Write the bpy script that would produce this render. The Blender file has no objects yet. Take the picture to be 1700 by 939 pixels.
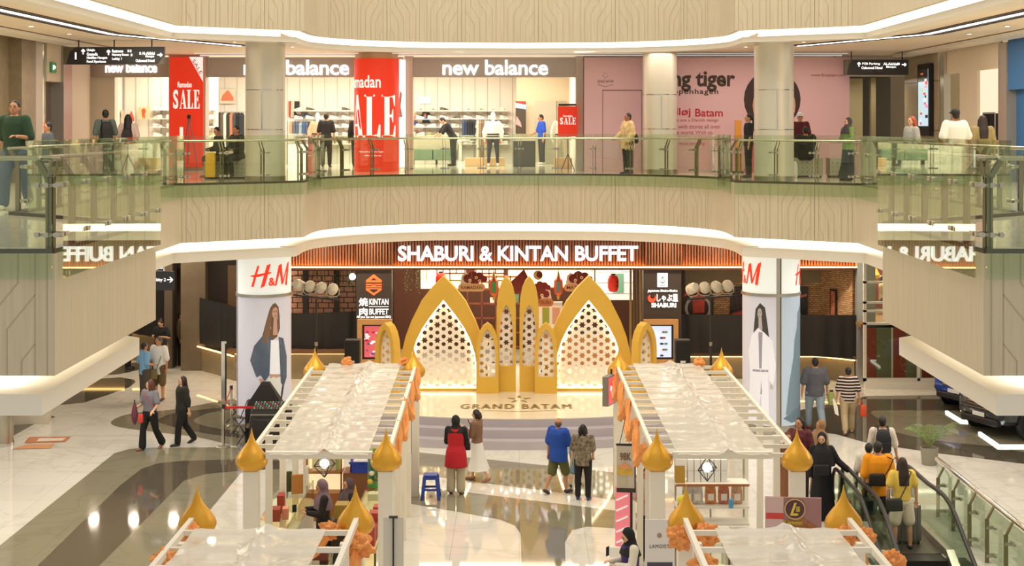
import bpy, math, random
from mathutils import Vector, Matrix, noise
random.seed(7)
PI = math.pi
SC = bpy.context.scene
COL = SC.collection
# ---------------------------------------------------------------- camera, world, light, exposure
F, CX, CY, EZ = 2400.0, 862.0, 208.0, 7.5          # focal length in px of a 1700x939 frame, vanishing point, eye height
cam_d = bpy.data.cameras.new('camera'); cam = bpy.data.objects.new('camera', cam_d); COL.objects.link(cam)
cam.location = (0, 0, EZ); cam.rotation_euler = (PI/2, 0, 0)
cam_d.sensor_fit = 'HORIZONTAL'; cam_d.sensor_width = 36; cam_d.lens = F/1700*36
cam_d.shift_x = (850-CX)/1700; cam_d.shift_y = (CY-469.5)/1700
cam_d.clip_start = .1; cam_d.clip_end = 200
SC.camera = cam
SC.view_settings.view_transform = 'Standard'; SC.view_settings.look = 'None'
SC.view_settings.gamma = 1; SC.view_settings.use_curve_mapping = False
SC.view_settings.exposure = 0.0
SC.render.film_transparent = False
try:
    SC.cycles.max_bounces = 7; SC.cycles.diffuse_bounces = 3; SC.cycles.glossy_bounces = 3
    SC.cycles.transparent_max_bounces = 24; SC.cycles.sample_clamp_indirect = 4; SC.cycles.sample_clamp_direct = 0
    SC.cycles.caustics_reflective = False; SC.cycles.caustics_refractive = False
    SC.cycles.use_denoising = True
except Exception: pass
W = bpy.data.worlds.new('mall_fill'); SC.world = W; W.use_nodes = True  # even fill light in place of the unseen rest of the mall
W.node_tree.nodes['Background'].inputs[0].default_value = (1.0, .93, .82, 1)
W.node_tree.nodes['Background'].inputs[1].default_value = .62
def area(name, loc, sx, sy, power, col=(1, .92, .80), rot=(0, 0, 0)):
    d = bpy.data.lights.new(name, 'AREA'); d.shape = 'RECTANGLE'; d.size = sx; d.size_y = sy; d.energy = power; d.color = col
    o = bpy.data.objects.new(name, d); COL.objects.link(o); o.location = loc; o.rotation_euler = rot
    return o
area('atrium_top_fill', (0, 27, 19), 12, 18, 2300)  # unseen area light added above the void
area('shop_ceiling_lamp', (-5.6, 47.5, 9.5), 13, 5, 950, (1, .93, .82))
area('gallery_lamp', (5.5, 39.6, 9.5), 8, 1.2, 120, (1, .86, .74))
area('gallery_lamp', (-6, 39.8, 9.5), 9, 1.5, 60, (1, .86, .74))
for s in (-1, 1):
    area('gallery_lamp', (9.6*s, 28, 9.5), 1.6, 14, 330, (1, .88, .72))
    for y in (23, 26, 29, 32, 35):
        for x in (8.6, 10.4): area('ground_lamp', (x*s, y, 4.38), .3, .3, 36, (1, .92, .82))
    for x in (4.3, 5.8, 7.3, 8.8): area('facade_fill', (x*s, 41.3, 4.36), .22, .22, 48, (1, .84, .64))  # unseen spots added to brighten the bricks and dark piers
area('restaurant_lamp', (0, 45.2, 4.25), 8, 3, 700, (1, .84, .64))
area('window_room_fill', (11, 43.2, 4.3), 1.5, 2, 170, (1, .8, .55))  # added to brighten the room behind the window, no fixture
for x in (-10.4, -11.6, -12.8): area('far_left_lamp', (x, 43.5, 4.36), .22, .22, 34, (1, .86, .66))
area('corridor_fill', (10.6, 44.6, 8.9), 1.4, .8, 40, (1, .88, .7))  # unseen, added to brighten the corridor walls
area('stage_lamp', (0, 38.6, 4.3), 8, .8, 110, (1, .84, .6))

# ---------------------------------------------------------------- helpers
def G(px, py, z=0.0):
    Y = F*(EZ-z)/(py-CY); return Vector(((px-CX)*Y/F, Y, z))
def P(px, py, Y): return Vector(((px-CX)*Y/F, Y, EZ-(py-CY)*Y/F))
def lin(h):
    h = h.lstrip('#'); c = [int(h[i:i+2], 16)/255 for i in (0, 2, 4)]
    return tuple(x/12.92 if x <= .04045 else ((x+.055)/1.055)**2.4 for x in c)+(1,)
MATS = {}
def mat(hexc, rough=.5, metal=0., emit=0., ecol=None, noise=0., nscale=6., bump=0., spec=.5, stretch=(1, 1, 1), alpha=1., coat=0.):
    key = (hexc, rough, metal, emit, ecol, noise, nscale, bump, spec, stretch, alpha, coat)
    if key in MATS: return MATS[key]
    m = bpy.data.materials.new('m_'+hexc.strip('#')+'_%d' % len(MATS)); m.use_nodes = True
    nt = m.node_tree; b = nt.nodes['Principled BSDF']
    b.inputs['Base Color'].default_value = lin(hexc); b.inputs['Roughness'].default_value = rough
    b.inputs['Metallic'].default_value = metal; b.inputs['Specular IOR Level'].default_value = spec
    b.inputs['Alpha'].default_value = alpha; b.inputs['Coat Weight'].default_value = coat
    if emit:
        b.inputs['Emission Color'].default_value = lin(ecol or hexc); b.inputs['Emission Strength'].default_value = emit
    if noise or bump:
        tc = nt.nodes.new('ShaderNodeTexCoord'); mp = nt.nodes.new('ShaderNodeMapping'); n = nt.nodes.new('ShaderNodeTexNoise')
        mp.inputs['Scale'].default_value = stretch; n.inputs['Scale'].default_value = nscale; n.inputs['Detail'].default_value = 4
        nt.links.new(tc.outputs['Object'], mp.inputs[0]); nt.links.new(mp.outputs[0], n.inputs['Vector'])
        if noise:
            mr = nt.nodes.new('ShaderNodeMapRange'); mr.inputs['From Min'].default_value = .25; mr.inputs['From Max'].default_value = .75
            mr.inputs['To Min'].default_value = 1-noise; mr.inputs['To Max'].default_value = 1+noise*.6
            mx = nt.nodes.new('ShaderNodeMix'); mx.data_type = 'RGBA'; mx.blend_type = 'MULTIPLY'; mx.inputs[0].default_value = 1
            mx.inputs[6].default_value = lin(hexc)
            nt.links.new(n.outputs['Fac'], mr.inputs['Value']); nt.links.new(mr.outputs[0], mx.inputs[7]); nt.links.new(mx.outputs[2], b.inputs['Base Color'])
        if bump:
            bp = nt.nodes.new('ShaderNodeBump'); bp.inputs['Strength'].default_value = bump; bp.inputs['Distance'].default_value = .02
            nt.links.new(n.outputs['Fac'], bp.inputs['Height']); nt.links.new(bp.outputs[0], b.inputs['Normal'])
    MATS[key] = m; return m
def glass_mat(name, tint, base=.04, gain=.96):
    m = bpy.data.materials.new(name); m.use_nodes = True; nt = m.node_tree; nt.nodes.clear()
    out = nt.nodes.new('ShaderNodeOutputMaterial'); mx = nt.nodes.new('ShaderNodeMixShader')
    tr = nt.nodes.new('ShaderNodeBsdfTransparent'); gl = nt.nodes.new('ShaderNodeBsdfGlossy')
    tr.inputs[0].default_value = lin(tint); gl.inputs['Roughness'].default_value = 0; gl.inputs[0].default_value = (.95, 1, .95, 1)
    lw = nt.nodes.new('ShaderNodeLayerWeight'); lw.inputs[0].default_value = .5
    p = nt.nodes.new('ShaderNodeMath'); p.operation = 'POWER'; p.inputs[1].default_value = 5
    a = nt.nodes.new('ShaderNodeMath'); a.operation = 'MULTIPLY_ADD'; a.inputs[1].default_value = gain; a.inputs[2].default_value = base
    nt.links.new(lw.outputs['Facing'], p.inputs[0]); nt.links.new(p.outputs[0], a.inputs[0]); nt.links.new(a.outputs[0], mx.inputs[0])
    nt.links.new(tr.outputs[0], mx.inputs[1]); nt.links.new(gl.outputs[0], mx.inputs[2]); nt.links.new(mx.outputs[0], out.inputs[0])
    return m
GLASS = glass_mat('balustrade_glass', '#F1F7ED', .045, 1.5)
CLEAR = glass_mat('clear_glass', '#F6FAF6')
def TR(x=0, y=0, z=0, rz=0, rx=0, ry=0):
    return Matrix.Translation((x, y, z)) @ Matrix.Rotation(rz, 4, 'Z') @ Matrix.Rotation(rx, 4, 'X') @ Matrix.Rotation(ry, 4, 'Y')
def fill2d(loops, depth=0., bevel=0.):
    """flat shape with holes in x-z, front towards -y, thickness depth going to +y"""
    c = bpy.data.curves.new('tmp', 'CURVE'); c.dimensions = '2D'; c.fill_mode = 'BOTH'; c.extrude = depth/2
    for lp in loops:
        s = c.splines.new('POLY'); s.points.add(len(lp)-1); s.use_cyclic_u = True
        for i, q in enumerate(lp): s.points[i].co = (q[0], q[1], 0, 1)
    o = bpy.data.objects.new('tmp', c); me = bpy.data.meshes.new_from_object(o)
    vs = [Vector((v.co.x, depth/2-v.co.z, v.co.y)) for v in me.vertices]; fs = [tuple(p.vertices) for p in me.polygons]
    bpy.data.objects.remove(o); bpy.data.curves.remove(c); bpy.data.meshes.remove(me)
    return vs, fs
def txt(s, h=None, w=None, ext=.01, bold=0., align='c', shear=0., sp=1., res=3, sy=1.):
    """text as (verts, faces), x-z plane, facing -y; centred unless align l; h = height, w = width of the whole"""
    c = bpy.data.curves.new('tmp', 'FONT'); c.body = s; c.size = 1; c.extrude = 0; c.offset = bold; c.shear = shear; c.resolution_u = res
    c.space_character = sp; c.align_x = 'CENTER'; c.space_line = .85 if '\n' in s else 1
    o = bpy.data.objects.new('tmp', c); me = bpy.data.meshes.new_from_object(o)
    vs = [v.co.copy() for v in me.vertices]; fs = [tuple(p.vertices) for p in me.polygons]
    bpy.data.objects.remove(o); bpy.data.curves.remove(c); bpy.data.meshes.remove(me)
    if not vs: return [], []
    x0, x1 = min(v.x for v in vs), max(v.x for v in vs); y0, y1 = min(v.y for v in vs), max(v.y for v in vs)
    kx = w/(x1-x0) if w else None; ky = h/(y1-y0) if h else None
    kx = kx or ky; ky = ky or kx
    cx = x0 if align == 'l' else (x0+x1)/2; cy = (y0+y1)/2
    n = len(vs)
    fr = [Vector(((v.x-cx)*kx, -ext, (v.y-cy)*ky)) for v in vs]
    if ext <= .0031: return fr, fs
    bk = [Vector((v.x, 0, v.z)) for v in fr]
    from collections import Counter
    ed = Counter()
    for f in fs:
        for i in range(len(f)): ed[frozenset((f[i], f[(i+1) % len(f)]))] += 1
    sides = []
    for f in fs:
        for i in range(len(f)):
            a, b = f[i], f[(i+1) % len(f)]
            if ed[frozenset((a, b))] == 1: sides.append((b, a, a+n, b+n))
    return fr+bk, fs+sides
def arc(cx, cy, r, a0, a1, n): return [(cx+r*math.cos(a0+(a1-a0)*i/n), cy+r*math.sin(a0+(a1-a0)*i/n)) for i in range(n+1)]
class MB:
    def __init__(s, xf=None): s.v, s.f, s.m, s.xf = [], [], [], xf
    def add(s, vs, fs, m=0, xf=None):
        n = len(s.v); t = s.xf @ xf if (s.xf and xf) else (xf or s.xf)
        s.v += [(t @ Vector(q)) for q in vs] if t else [Vector(q) for q in vs]
        s.f += [tuple(i+n for i in f) for f in fs]; s.m += [m]*len(fs); return s
    def box(s, x0, x1, y0, y1, z0, z1, m=0, xf=None):
        return s.add([(x0, y0, z0), (x1, y0, z0), (x1, y1, z0), (x0, y1, z0), (x0, y0, z1), (x1, y0, z1), (x1, y1, z1), (x0, y1, z1)],
                     [(0, 3, 2, 1), (4, 5, 6, 7), (0, 1, 5, 4), (1, 2, 6, 5), (2, 3, 7, 6), (3, 0, 4, 7)], m, xf)
    def loft(s, rings, m=0, xf=None, cap=True, closed=False):
        n = len(rings[0]); vs = [q for r in rings for q in r]; fs = []
        k = len(rings)
        for i in range(k if closed else k-1):
            for j in range(n):
                a = i*n+j; b = i*n+(j+1) % n; i2 = (i+1) % k
                fs.append((a, b, i2*n+(j+1) % n, i2*n+j))
        if cap and not closed: fs.append(tuple(range(n))[::-1]); fs.append(tuple(range((k-1)*n, k*n)))
        return s.add(vs, fs, m, xf)
    def cyl(s, p0, p1, r0, r1=None, n=10, m=0, xf=None):
        p0, p1 = Vector(p0), Vector(p1); r1 = r0 if r1 is None else r1; d = (p1-p0)
        if d.length < 1e-6: return s
        d.normalize(); u = d.cross(Vector((0, 0, 1)) if abs(d.z) < .9 else Vector((1, 0, 0))).normalized(); w = d.cross(u)
        rg = lambda p, r: [p+(u*math.cos(2*PI*i/n)+w*math.sin(2*PI*i/n))*r for i in range(n)]
        return s.loft([rg(p0, r0), rg(p1, r1)], m, xf)
    def bar(s, p0, p1, a, b=None, m=0, up=(0, 0, 1)):
        """rectangular bar a wide (horizontal) b high"""
        p0, p1 = Vector(p0), Vector(p1); b = a if b is None else b; d = (p1-p0).normalized(); up = Vector(up)
        if abs(d.dot(up)) > .95: up = Vector((0, 1, 0))
        u = d.cross(up).normalized()*a/2; w = u.normalized().cross(d)*b/2
        rg = lambda p: [p+u+w, p-u+w, p-u-w, p+u-w]
        return s.loft([rg(p0), rg(p1)], m)
    def tube(s, pts, r, n=8, m=0, xf=None, cap=True):
        pts = [Vector(p) for p in pts]; rings = []; u0 = None
        for i, p in enumerate(pts):
            d = (pts[min(i+1, len(pts)-1)]-pts[max(i-1, 0)]).normalized()
            if u0 is None: u0 = d.cross(Vector((0, 0, 1)) if abs(d.z) < .9 else Vector((1, 0, 0))).normalized()
            u = (u0-d*u0.dot(d)).normalized(); u0 = u; w = d.cross(u); rr = r[i] if isinstance(r, (list, tuple)) else r
            rings.append([p+(u*math.cos(2*PI*j/n)+w*math.sin(2*PI*j/n))*rr for j in range(n)])
        return s.loft(rings, m, xf, cap)
    def lathe(s, prof, n=24, c=(0, 0, 0), m=0, xf=None, flute=0, a=0.):
        rings = []
        for r, z in prof:
            rings.append([(c[0]+r*(1-flute*(j % 2))*math.cos(2*PI*j/n+a), c[1]+r*(1-flute*(j % 2))*math.sin(2*PI*j/n+a), c[2]+z) for j in range(n)])
        return s.loft(rings, m, xf)
    def ell(s, c, r, nu=14, nv=9, m=0, xf=None):
        if not isinstance(r, (list, tuple)): r = (r, r, r)
        rings = []
        for i in range(1, nv):
            t = PI*i/nv; rings.append([(c[0]+r[0]*math.sin(t)*math.cos(2*PI*j/nu), c[1]+r[1]*math.sin(t)*math.sin(2*PI*j/nu), c[2]-r[2]*math.cos(t)) for j in range(nu)])
        n = len(rings); vs = [q for g in rings for q in g]+[(c[0], c[1], c[2]-r[2]), (c[0], c[1], c[2]+r[2])]; fs = []
        for i in range(n-1):
            for j in range(nu): fs.append((i*nu+j, i*nu+(j+1) % nu, (i+1)*nu+(j+1) % nu, (i+1)*nu+j))
        for j in range(nu): fs.append((n*nu, (j+1) % nu, j)); fs.append((n*nu+1, (n-1)*nu+j, (n-1)*nu+(j+1) % nu))
        return s.add(vs, fs, m, xf)
    def prism(s, poly, z0, z1, m=0, xf=None):
        n = len(poly); vs = [(q[0], q[1], z0) for q in poly]+[(q[0], q[1], z1) for q in poly]
        return s.add(vs, [tuple(range(n))[::-1], tuple(range(n, 2*n))]+[(i, (i+1) % n, n+(i+1) % n, n+i) for i in range(n)], m, xf)
    def plate(s, poly, d, m=0, xf=None):
        """polygon in x-z with thickness d towards +y"""
        n = len(poly); vs = [(q[0], 0, q[1]) for q in poly]+[(q[0], d, q[1]) for q in poly]
        return s.add(vs, [tuple(range(n)), tuple(range(n, 2*n))[::-1]]+[((i+1) % n, i, n+i, n+(i+1) % n) for i in range(n)], m, xf)
    def flat(s, loops, d, m=0, xf=None):
        vs, fs = fill2d(loops, d); return s.add(vs, fs, m, xf)
    def text(s, t, xf=None, m=0, **k):
        vs, fs = txt(t, **k); return s.add(vs, fs, m, xf)
    def caps(s, pts, rs, n=10, m=0):
        """chain of tapered capsules"""
        for i in range(len(pts)-1): s.cyl(pts[i], pts[i+1], rs[i], rs[i+1], n, m)
        for p, r in zip(pts, rs): s.ell(p, r, n, 6, m)
        return s
    def bend(s, cx, cy, r, i0=0):
        """wrap verts (x = arc length, y = depth in front of the surface, 0 = on it, neg. outwards) on a vertical cylinder facing -y"""
        for i in range(i0, len(s.v)):
            v = s.v[i]; a = v.x/r; rr = r-v.y; s.v[i] = Vector((cx+rr*math.sin(a), cy-rr*math.cos(a), v.z))
        return s
    def build(s, name, mats, parent=None, smooth=0, bev=0., loc=None, rz=0., local=None):
        me = bpy.data.meshes.new(name); off = Vector(local) if local is not None else Vector((0, 0, 0))
        me.from_pydata([tuple(v-off) for v in s.v], [], s.f); me.update()
        if not isinstance(mats, (list, tuple)): mats = [mats]
        for x in mats: me.materials.append(x)
        if len(mats) > 1: me.polygons.foreach_set('material_index', s.m)
        if smooth:
            me.polygons.foreach_set('use_smooth', [True]*len(me.polygons)); me.set_sharp_from_angle(angle=math.radians(smooth))
        o = bpy.data.objects.new(name, me); COL.objects.link(o)
        if loc is not None: o.location = loc
        elif local is not None and parent is None: o.location = off
        o.rotation_euler.z = rz
        if parent is not None: o.parent = parent
        if bev:
            b = o.modifiers.new('bevel', 'BEVEL'); b.width = bev; b.segments = 2; b.limit_method = 'ANGLE'; b.angle_limit = .6
        return o
def remesh(o, vox, smooth=4):
    r = o.modifiers.new('remesh', 'REMESH'); r.mode = 'VOXEL'; r.voxel_size = vox; r.use_smooth_shade = True
    if smooth: s = o.modifiers.new('smooth', 'SMOOTH'); s.iterations = smooth; s.factor = .5
    return o
def tag(o, label, cat, group=None, kind=None):
    o['label'] = label; o['category'] = cat
    if group: o['group'] = group
    if kind: o['kind'] = kind
    return o
def thing(name, label, cat, loc=(0, 0, 0), rz=0., group=None):
    o = bpy.data.objects.new(name, None); COL.objects.link(o); o.empty_display_size = .1
    o.location = loc; o.rotation_euler.z = rz
    return tag(o, label, cat, group)
def struct(o): o['kind'] = 'structure'; return o
def dup(root, loc, rz=None, label=None, group=None):
    r = root.copy(); COL.objects.link(r); r.location = loc
    if rz is not None: r.rotation_euler.z = rz
    if label: r['label'] = label
    if group: r['group'] = group
    for ch in list(root.children):
        c = ch.copy(); COL.objects.link(c); c.parent = r
        for g in list(ch.children):
            d = g.copy(); COL.objects.link(d); d.parent = c
    return r
WHITE = mat('#F2EEE6', .5); STEEL = mat('#B9B4A6', .28, 1.); CHROME = mat('#D8D6D0', .12, 1.); BLACK = mat('#17161A', .5)
DARK = mat('#2B2622', .6); REDM = mat('#E8341C', .5)
# ================================================================ SETTING: floors, slabs, fascias
def mirror(p): return [(-x, y) for x, y in reversed(p)]
def catmull(pts, n=6, closed=False):
    out = []; N = len(pts)
    for i in range(N if closed else N-1):
        g = lambda k: Vector(pts[k % N] if closed else pts[max(0, min(N-1, k))])
        a, b, c, d = g(i-1), g(i), g(i+1), g(i+2)
        for j in range(n):
            t = j/n; out.append(tuple(.5*((2*b)+(c-a)*t+(2*a-5*b+4*c-d)*t*t+(3*b-a-3*c+d)*t**3)))
    if not closed: out.append(tuple(pts[-1]))
    return out
_curve = catmull([(-5.08, 34.1), (-5.09, 34.9), (-5.07, 35.7), (-4.95, 36.4), (-4.5, 37.25), (-3.6, 38.15), (-2.2, 38.78), (0, 39.0)], 5)
LEFT = [(-7.6, 15.25), (-4.9, 15.25), (-4.94, 19.65), (-7.55, 21.9), (-7.58, 32.4)]
PATH = LEFT+_curve+mirror(LEFT+_curve)[1:]
SIMPLE = LEFT+[_curve[0]]+_curve[10:]+mirror(LEFT+[_curve[0]]+_curve[10:])[1:]
def offs(path, d):
    """offset away from the void (left of the walking direction)"""
    out = []; n = len(path)
    for i in range(n):
        a, b, c = Vector(path[max(i-1, 0)]), Vector(path[i]), Vector(path[min(i+1, n-1)])
        d1 = (b-a).normalized() if i else (c-b).normalized(); d2 = (c-b).normalized() if i < n-1 else d1
        n1, n2 = Vector((-d1.y, d1.x)), Vector((-d2.y, d2.x)); m = (n1+n2)
        k = m.length
        m = m/k if k > 1e-6 else n1
        q = b+m*(d/max(.45, m.dot(n1))); out.append((q.x, q.y))
    return out
def strip(mb, path, o0, o1, z0, z1, m=0):
    A, B = offs(path, o0), offs(path, o1); rings = []
    for a, b in zip(A, B): rings.append([(a[0], a[1], z0), (b[0], b[1], z0), (b[0], b[1], z1), (a[0], a[1], z1)])
    return mb.loft(rings, m)
M_FASC = mat('#CEC0A4', .55, noise=.10, nscale=3, stretch=(7, 7, .35)); M_LINE = mat('#B3A581', .6)
M_LIP = mat('#EFE8D8', .5); M_COVE = mat('#FFF6E4', .5, emit=2.6, ecol='#FFF3DC')
M_CEIL = mat('#EFE0C8', .6); M_STEELD = mat('#6B6252', .4, .8)
class Walk:
    def __init__(s, path):
        s.p = [Vector(q) for q in path]; s.l = [0.]
        for a, b in zip(s.p, s.p[1:]): s.l.append(s.l[-1]+(b-a).length)
    def at(s, t):
        for i in range(len(s.p)-1):
            if t <= s.l[i+1] or i == len(s.p)-2:
                k = (t-s.l[i])/(s.l[i+1]-s.l[i]); d = (s.p[i+1]-s.p[i]).normalized(); return s.p[i]+(s.p[i+1]-s.p[i])*k, d
PAT = [[(0, 0), (0, 1)], [(.1, 0), (.1, 1)], [(.9, 0), (.9, 1)], [(.24, 0), (.24, .24), (.47, .52), (.47, 1)], [(.42, 0), (.42, .14), (.64, .40), (.64, 1)],
       [(.1, .34), (.33, .62), (.33, 1)], [(.1, .74), (.21, .88), (.21, 1)], [(.62, 0), (.62, .08), (.8, .32), (.8, 1)]]
def fascia(name, z0, z1):
    mb = MB(); strip(mb, PATH, 0, .12, z0, z1, 0)
    w = Walk(PATH); T = w.l[-1]
    spans = [(0.05, 2.62), (w.l[4]+.02, w.l[5]), (w.l[5]+2.6, T-w.l[5]-2.6), (T-w.l[5], T-w.l[4]-.02), (T-2.62, T-.05)]
    H = 1.29
    for a, b in spans:
        n = max(1, round((b-a)/1.06)); L = (b-a)/n
        for i in range(n):
            for ln in PAT:
                for (u0, v0), (u1, v1) in zip(ln, ln[1:]):
                    k = max(1, int(abs(u1-u0)*3+.9)) if u1 != u0 else 1
                    for q in range(k):
                        qa, qb = q/k, (q+1)/k; pts = []
                        for t in (qa, qb):
                            u, v = u0+(u1-u0)*t, v0+(v1-v0)*t
                            if i % 2: u = 1-u
                            c, d = w.at(a+(i+u)*L); nn = Vector((d.y, -d.x)); z = z0+H*(1-v); c = c+nn*.004
                            pts.append((c, d, z))
                        (ca, da, za), (cb, db, zb) = pts; hw = .0055
                        if abs(u1-u0) < 1e-6:
                            A = ca-da*hw; B = ca+da*hw; qd = [(A.x, A.y, za), (B.x, B.y, za), (B.x, B.y, zb), (A.x, A.y, zb)]
                        else: qd = [(ca.x, ca.y, za+hw*1.3), (ca.x, ca.y, za-hw*1.3), (cb.x, cb.y, zb-hw*1.3), (cb.x, cb.y, zb+hw*1.3)]
                        mb.add(qd, [(0, 1, 2, 3)], 1)
    return struct(mb.build(name, [M_FASC, M_LINE]))
fascia('trim_1', 4.86, 6.15); fascia('trim_2', 9.73, 11.6)
for nm, zb in (('trim_3', 4.40), ('trim_4', 9.46)):
    mb = MB(); strip(mb, PATH, .20, .62, zb, zb+(.23 if zb < 6 else .13), 0); struct(mb.build(nm, M_LIP))
for nm, zb in (('trim_5', 4.63), ('trim_6', 9.59)):
    mb = MB(); strip(mb, PATH, .60, .64, zb, zb+.3, 0); struct(mb.build(nm, M_COVE))
def slab(name, o, z0, z1, m):
    p = offs(SIMPLE, o); mb = MB(); mb.prism(p+[(22, 15.25+o), (22, 58), (-22, 58), (-22, 15.25+o)], z0, z1); return struct(mb.build(name, m))
# polished gallery floor
def tile_mat(name, base, joint, scale, rough, vein=.12, mortar=.004, c2=None):
    m = bpy.data.materials.new(name); m.use_nodes = True; nt = m.node_tree; b = nt.nodes['Principled BSDF']; L = nt.links
    tc = nt.nodes.new('ShaderNodeTexCoord'); br = nt.nodes.new('ShaderNodeTexBrick'); br.offset = 0; br.inputs['Scale'].default_value = scale
    br.inputs['Brick Width'].default_value = 1; br.inputs['Row Height'].default_value = 1; br.inputs['Mortar Size'].default_value = mortar
    br.inputs['Mortar Smooth'].default_value = 0; br.inputs['Color1'].default_value = lin(base); br.inputs['Color2'].default_value = lin(c2 or base); br.inputs['Mortar'].default_value = lin(joint)
    n = nt.nodes.new('ShaderNodeTexNoise'); n.inputs['Scale'].default_value = .55; n.inputs['Detail'].default_value = 8; n.inputs['Distortion'].default_value = 1.6
    r = nt.nodes.new('ShaderNodeValToRGB'); r.color_ramp.elements[0].position = .47; r.color_ramp.elements[1].position = .56
    r.color_ramp.elements[0].color = (1, 1, 1, 1); r.color_ramp.elements[1].color = (1, 1, 1, 1); e = r.color_ramp.elements.new(.5); e.color = (1-vein, 1-vein, 1-vein*1.1, 1)
    mx = nt.nodes.new('ShaderNodeMix'); mx.data_type = 'RGBA'; mx.blend_type = 'MULTIPLY'; mx.inputs[0].default_value = 1
    L.new(tc.outputs['Object'], br.inputs['Vector']); L.new(tc.outputs['Object'], n.inputs['Vector']); L.new(n.outputs['Fac'], r.inputs[0])
    L.new(br.outputs['Color'], mx.inputs[6]); L.new(r.outputs[0], mx.inputs[7]); L.new(mx.outputs[2], b.inputs['Base Color'])
    b.inputs['Roughness'].default_value = rough; b.inputs['Specular IOR Level'].default_value = .75
    return m
M_MARB = tile_mat('white_marble', '#E7E3D8', '#C4BDAC', .83, .035, c2='#E2DDD0')
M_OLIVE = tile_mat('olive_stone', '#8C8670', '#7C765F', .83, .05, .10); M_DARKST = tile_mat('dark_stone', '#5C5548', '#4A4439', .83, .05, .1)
M_GFL = tile_mat('gallery_stone', '#E6DCC8', '#C2B69E', 1.2, .08, .05)
slab('floor_gallery', .02, 5.95, 6.15, M_GFL); slab('ceiling_ground', .6, 4.42, 4.5, M_CEIL); slab('ceiling_gallery', .6, 9.62, 9.7, M_CEIL)
mb = MB(); strip(mb, PATH, .0, .16, 6.15, 6.2); struct(mb.build('baseboard_gallery', mat('#4A4132', .4, .3)))
# ground floor: marble plus inlaid bands of olive and dark stone, one object
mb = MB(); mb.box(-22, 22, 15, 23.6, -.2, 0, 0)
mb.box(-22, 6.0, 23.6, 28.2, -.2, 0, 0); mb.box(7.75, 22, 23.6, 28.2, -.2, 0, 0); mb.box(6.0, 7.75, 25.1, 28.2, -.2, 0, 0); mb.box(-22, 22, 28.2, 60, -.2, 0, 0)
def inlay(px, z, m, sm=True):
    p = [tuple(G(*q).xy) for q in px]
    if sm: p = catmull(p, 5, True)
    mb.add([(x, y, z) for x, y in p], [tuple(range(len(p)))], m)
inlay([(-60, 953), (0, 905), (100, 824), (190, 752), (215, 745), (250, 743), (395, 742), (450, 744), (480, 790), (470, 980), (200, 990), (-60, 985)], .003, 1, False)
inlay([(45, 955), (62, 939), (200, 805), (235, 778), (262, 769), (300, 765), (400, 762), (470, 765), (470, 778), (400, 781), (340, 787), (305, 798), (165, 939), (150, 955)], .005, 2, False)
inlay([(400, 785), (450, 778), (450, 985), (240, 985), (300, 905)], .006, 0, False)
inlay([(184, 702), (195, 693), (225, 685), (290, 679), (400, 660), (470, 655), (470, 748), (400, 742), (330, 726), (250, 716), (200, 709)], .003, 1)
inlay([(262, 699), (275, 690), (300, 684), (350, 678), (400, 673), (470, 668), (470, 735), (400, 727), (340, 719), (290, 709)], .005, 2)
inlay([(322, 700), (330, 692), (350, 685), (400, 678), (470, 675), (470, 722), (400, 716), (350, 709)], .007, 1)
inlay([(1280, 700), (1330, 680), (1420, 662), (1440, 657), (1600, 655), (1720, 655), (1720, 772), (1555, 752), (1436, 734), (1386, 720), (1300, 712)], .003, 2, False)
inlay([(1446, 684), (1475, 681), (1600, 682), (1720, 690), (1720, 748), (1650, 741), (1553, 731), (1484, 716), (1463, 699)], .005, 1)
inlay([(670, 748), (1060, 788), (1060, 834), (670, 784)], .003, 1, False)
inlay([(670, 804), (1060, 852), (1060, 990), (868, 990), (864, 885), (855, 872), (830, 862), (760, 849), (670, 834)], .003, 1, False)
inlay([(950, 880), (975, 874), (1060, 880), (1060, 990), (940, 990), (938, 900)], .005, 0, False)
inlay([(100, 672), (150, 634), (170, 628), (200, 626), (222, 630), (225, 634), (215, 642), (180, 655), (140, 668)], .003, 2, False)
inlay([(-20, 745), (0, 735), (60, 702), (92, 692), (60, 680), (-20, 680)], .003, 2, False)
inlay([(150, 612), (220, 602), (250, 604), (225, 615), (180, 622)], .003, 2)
struct(mb.build('floor', [M_MARB, M_OLIVE, M_DARKST]))

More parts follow.
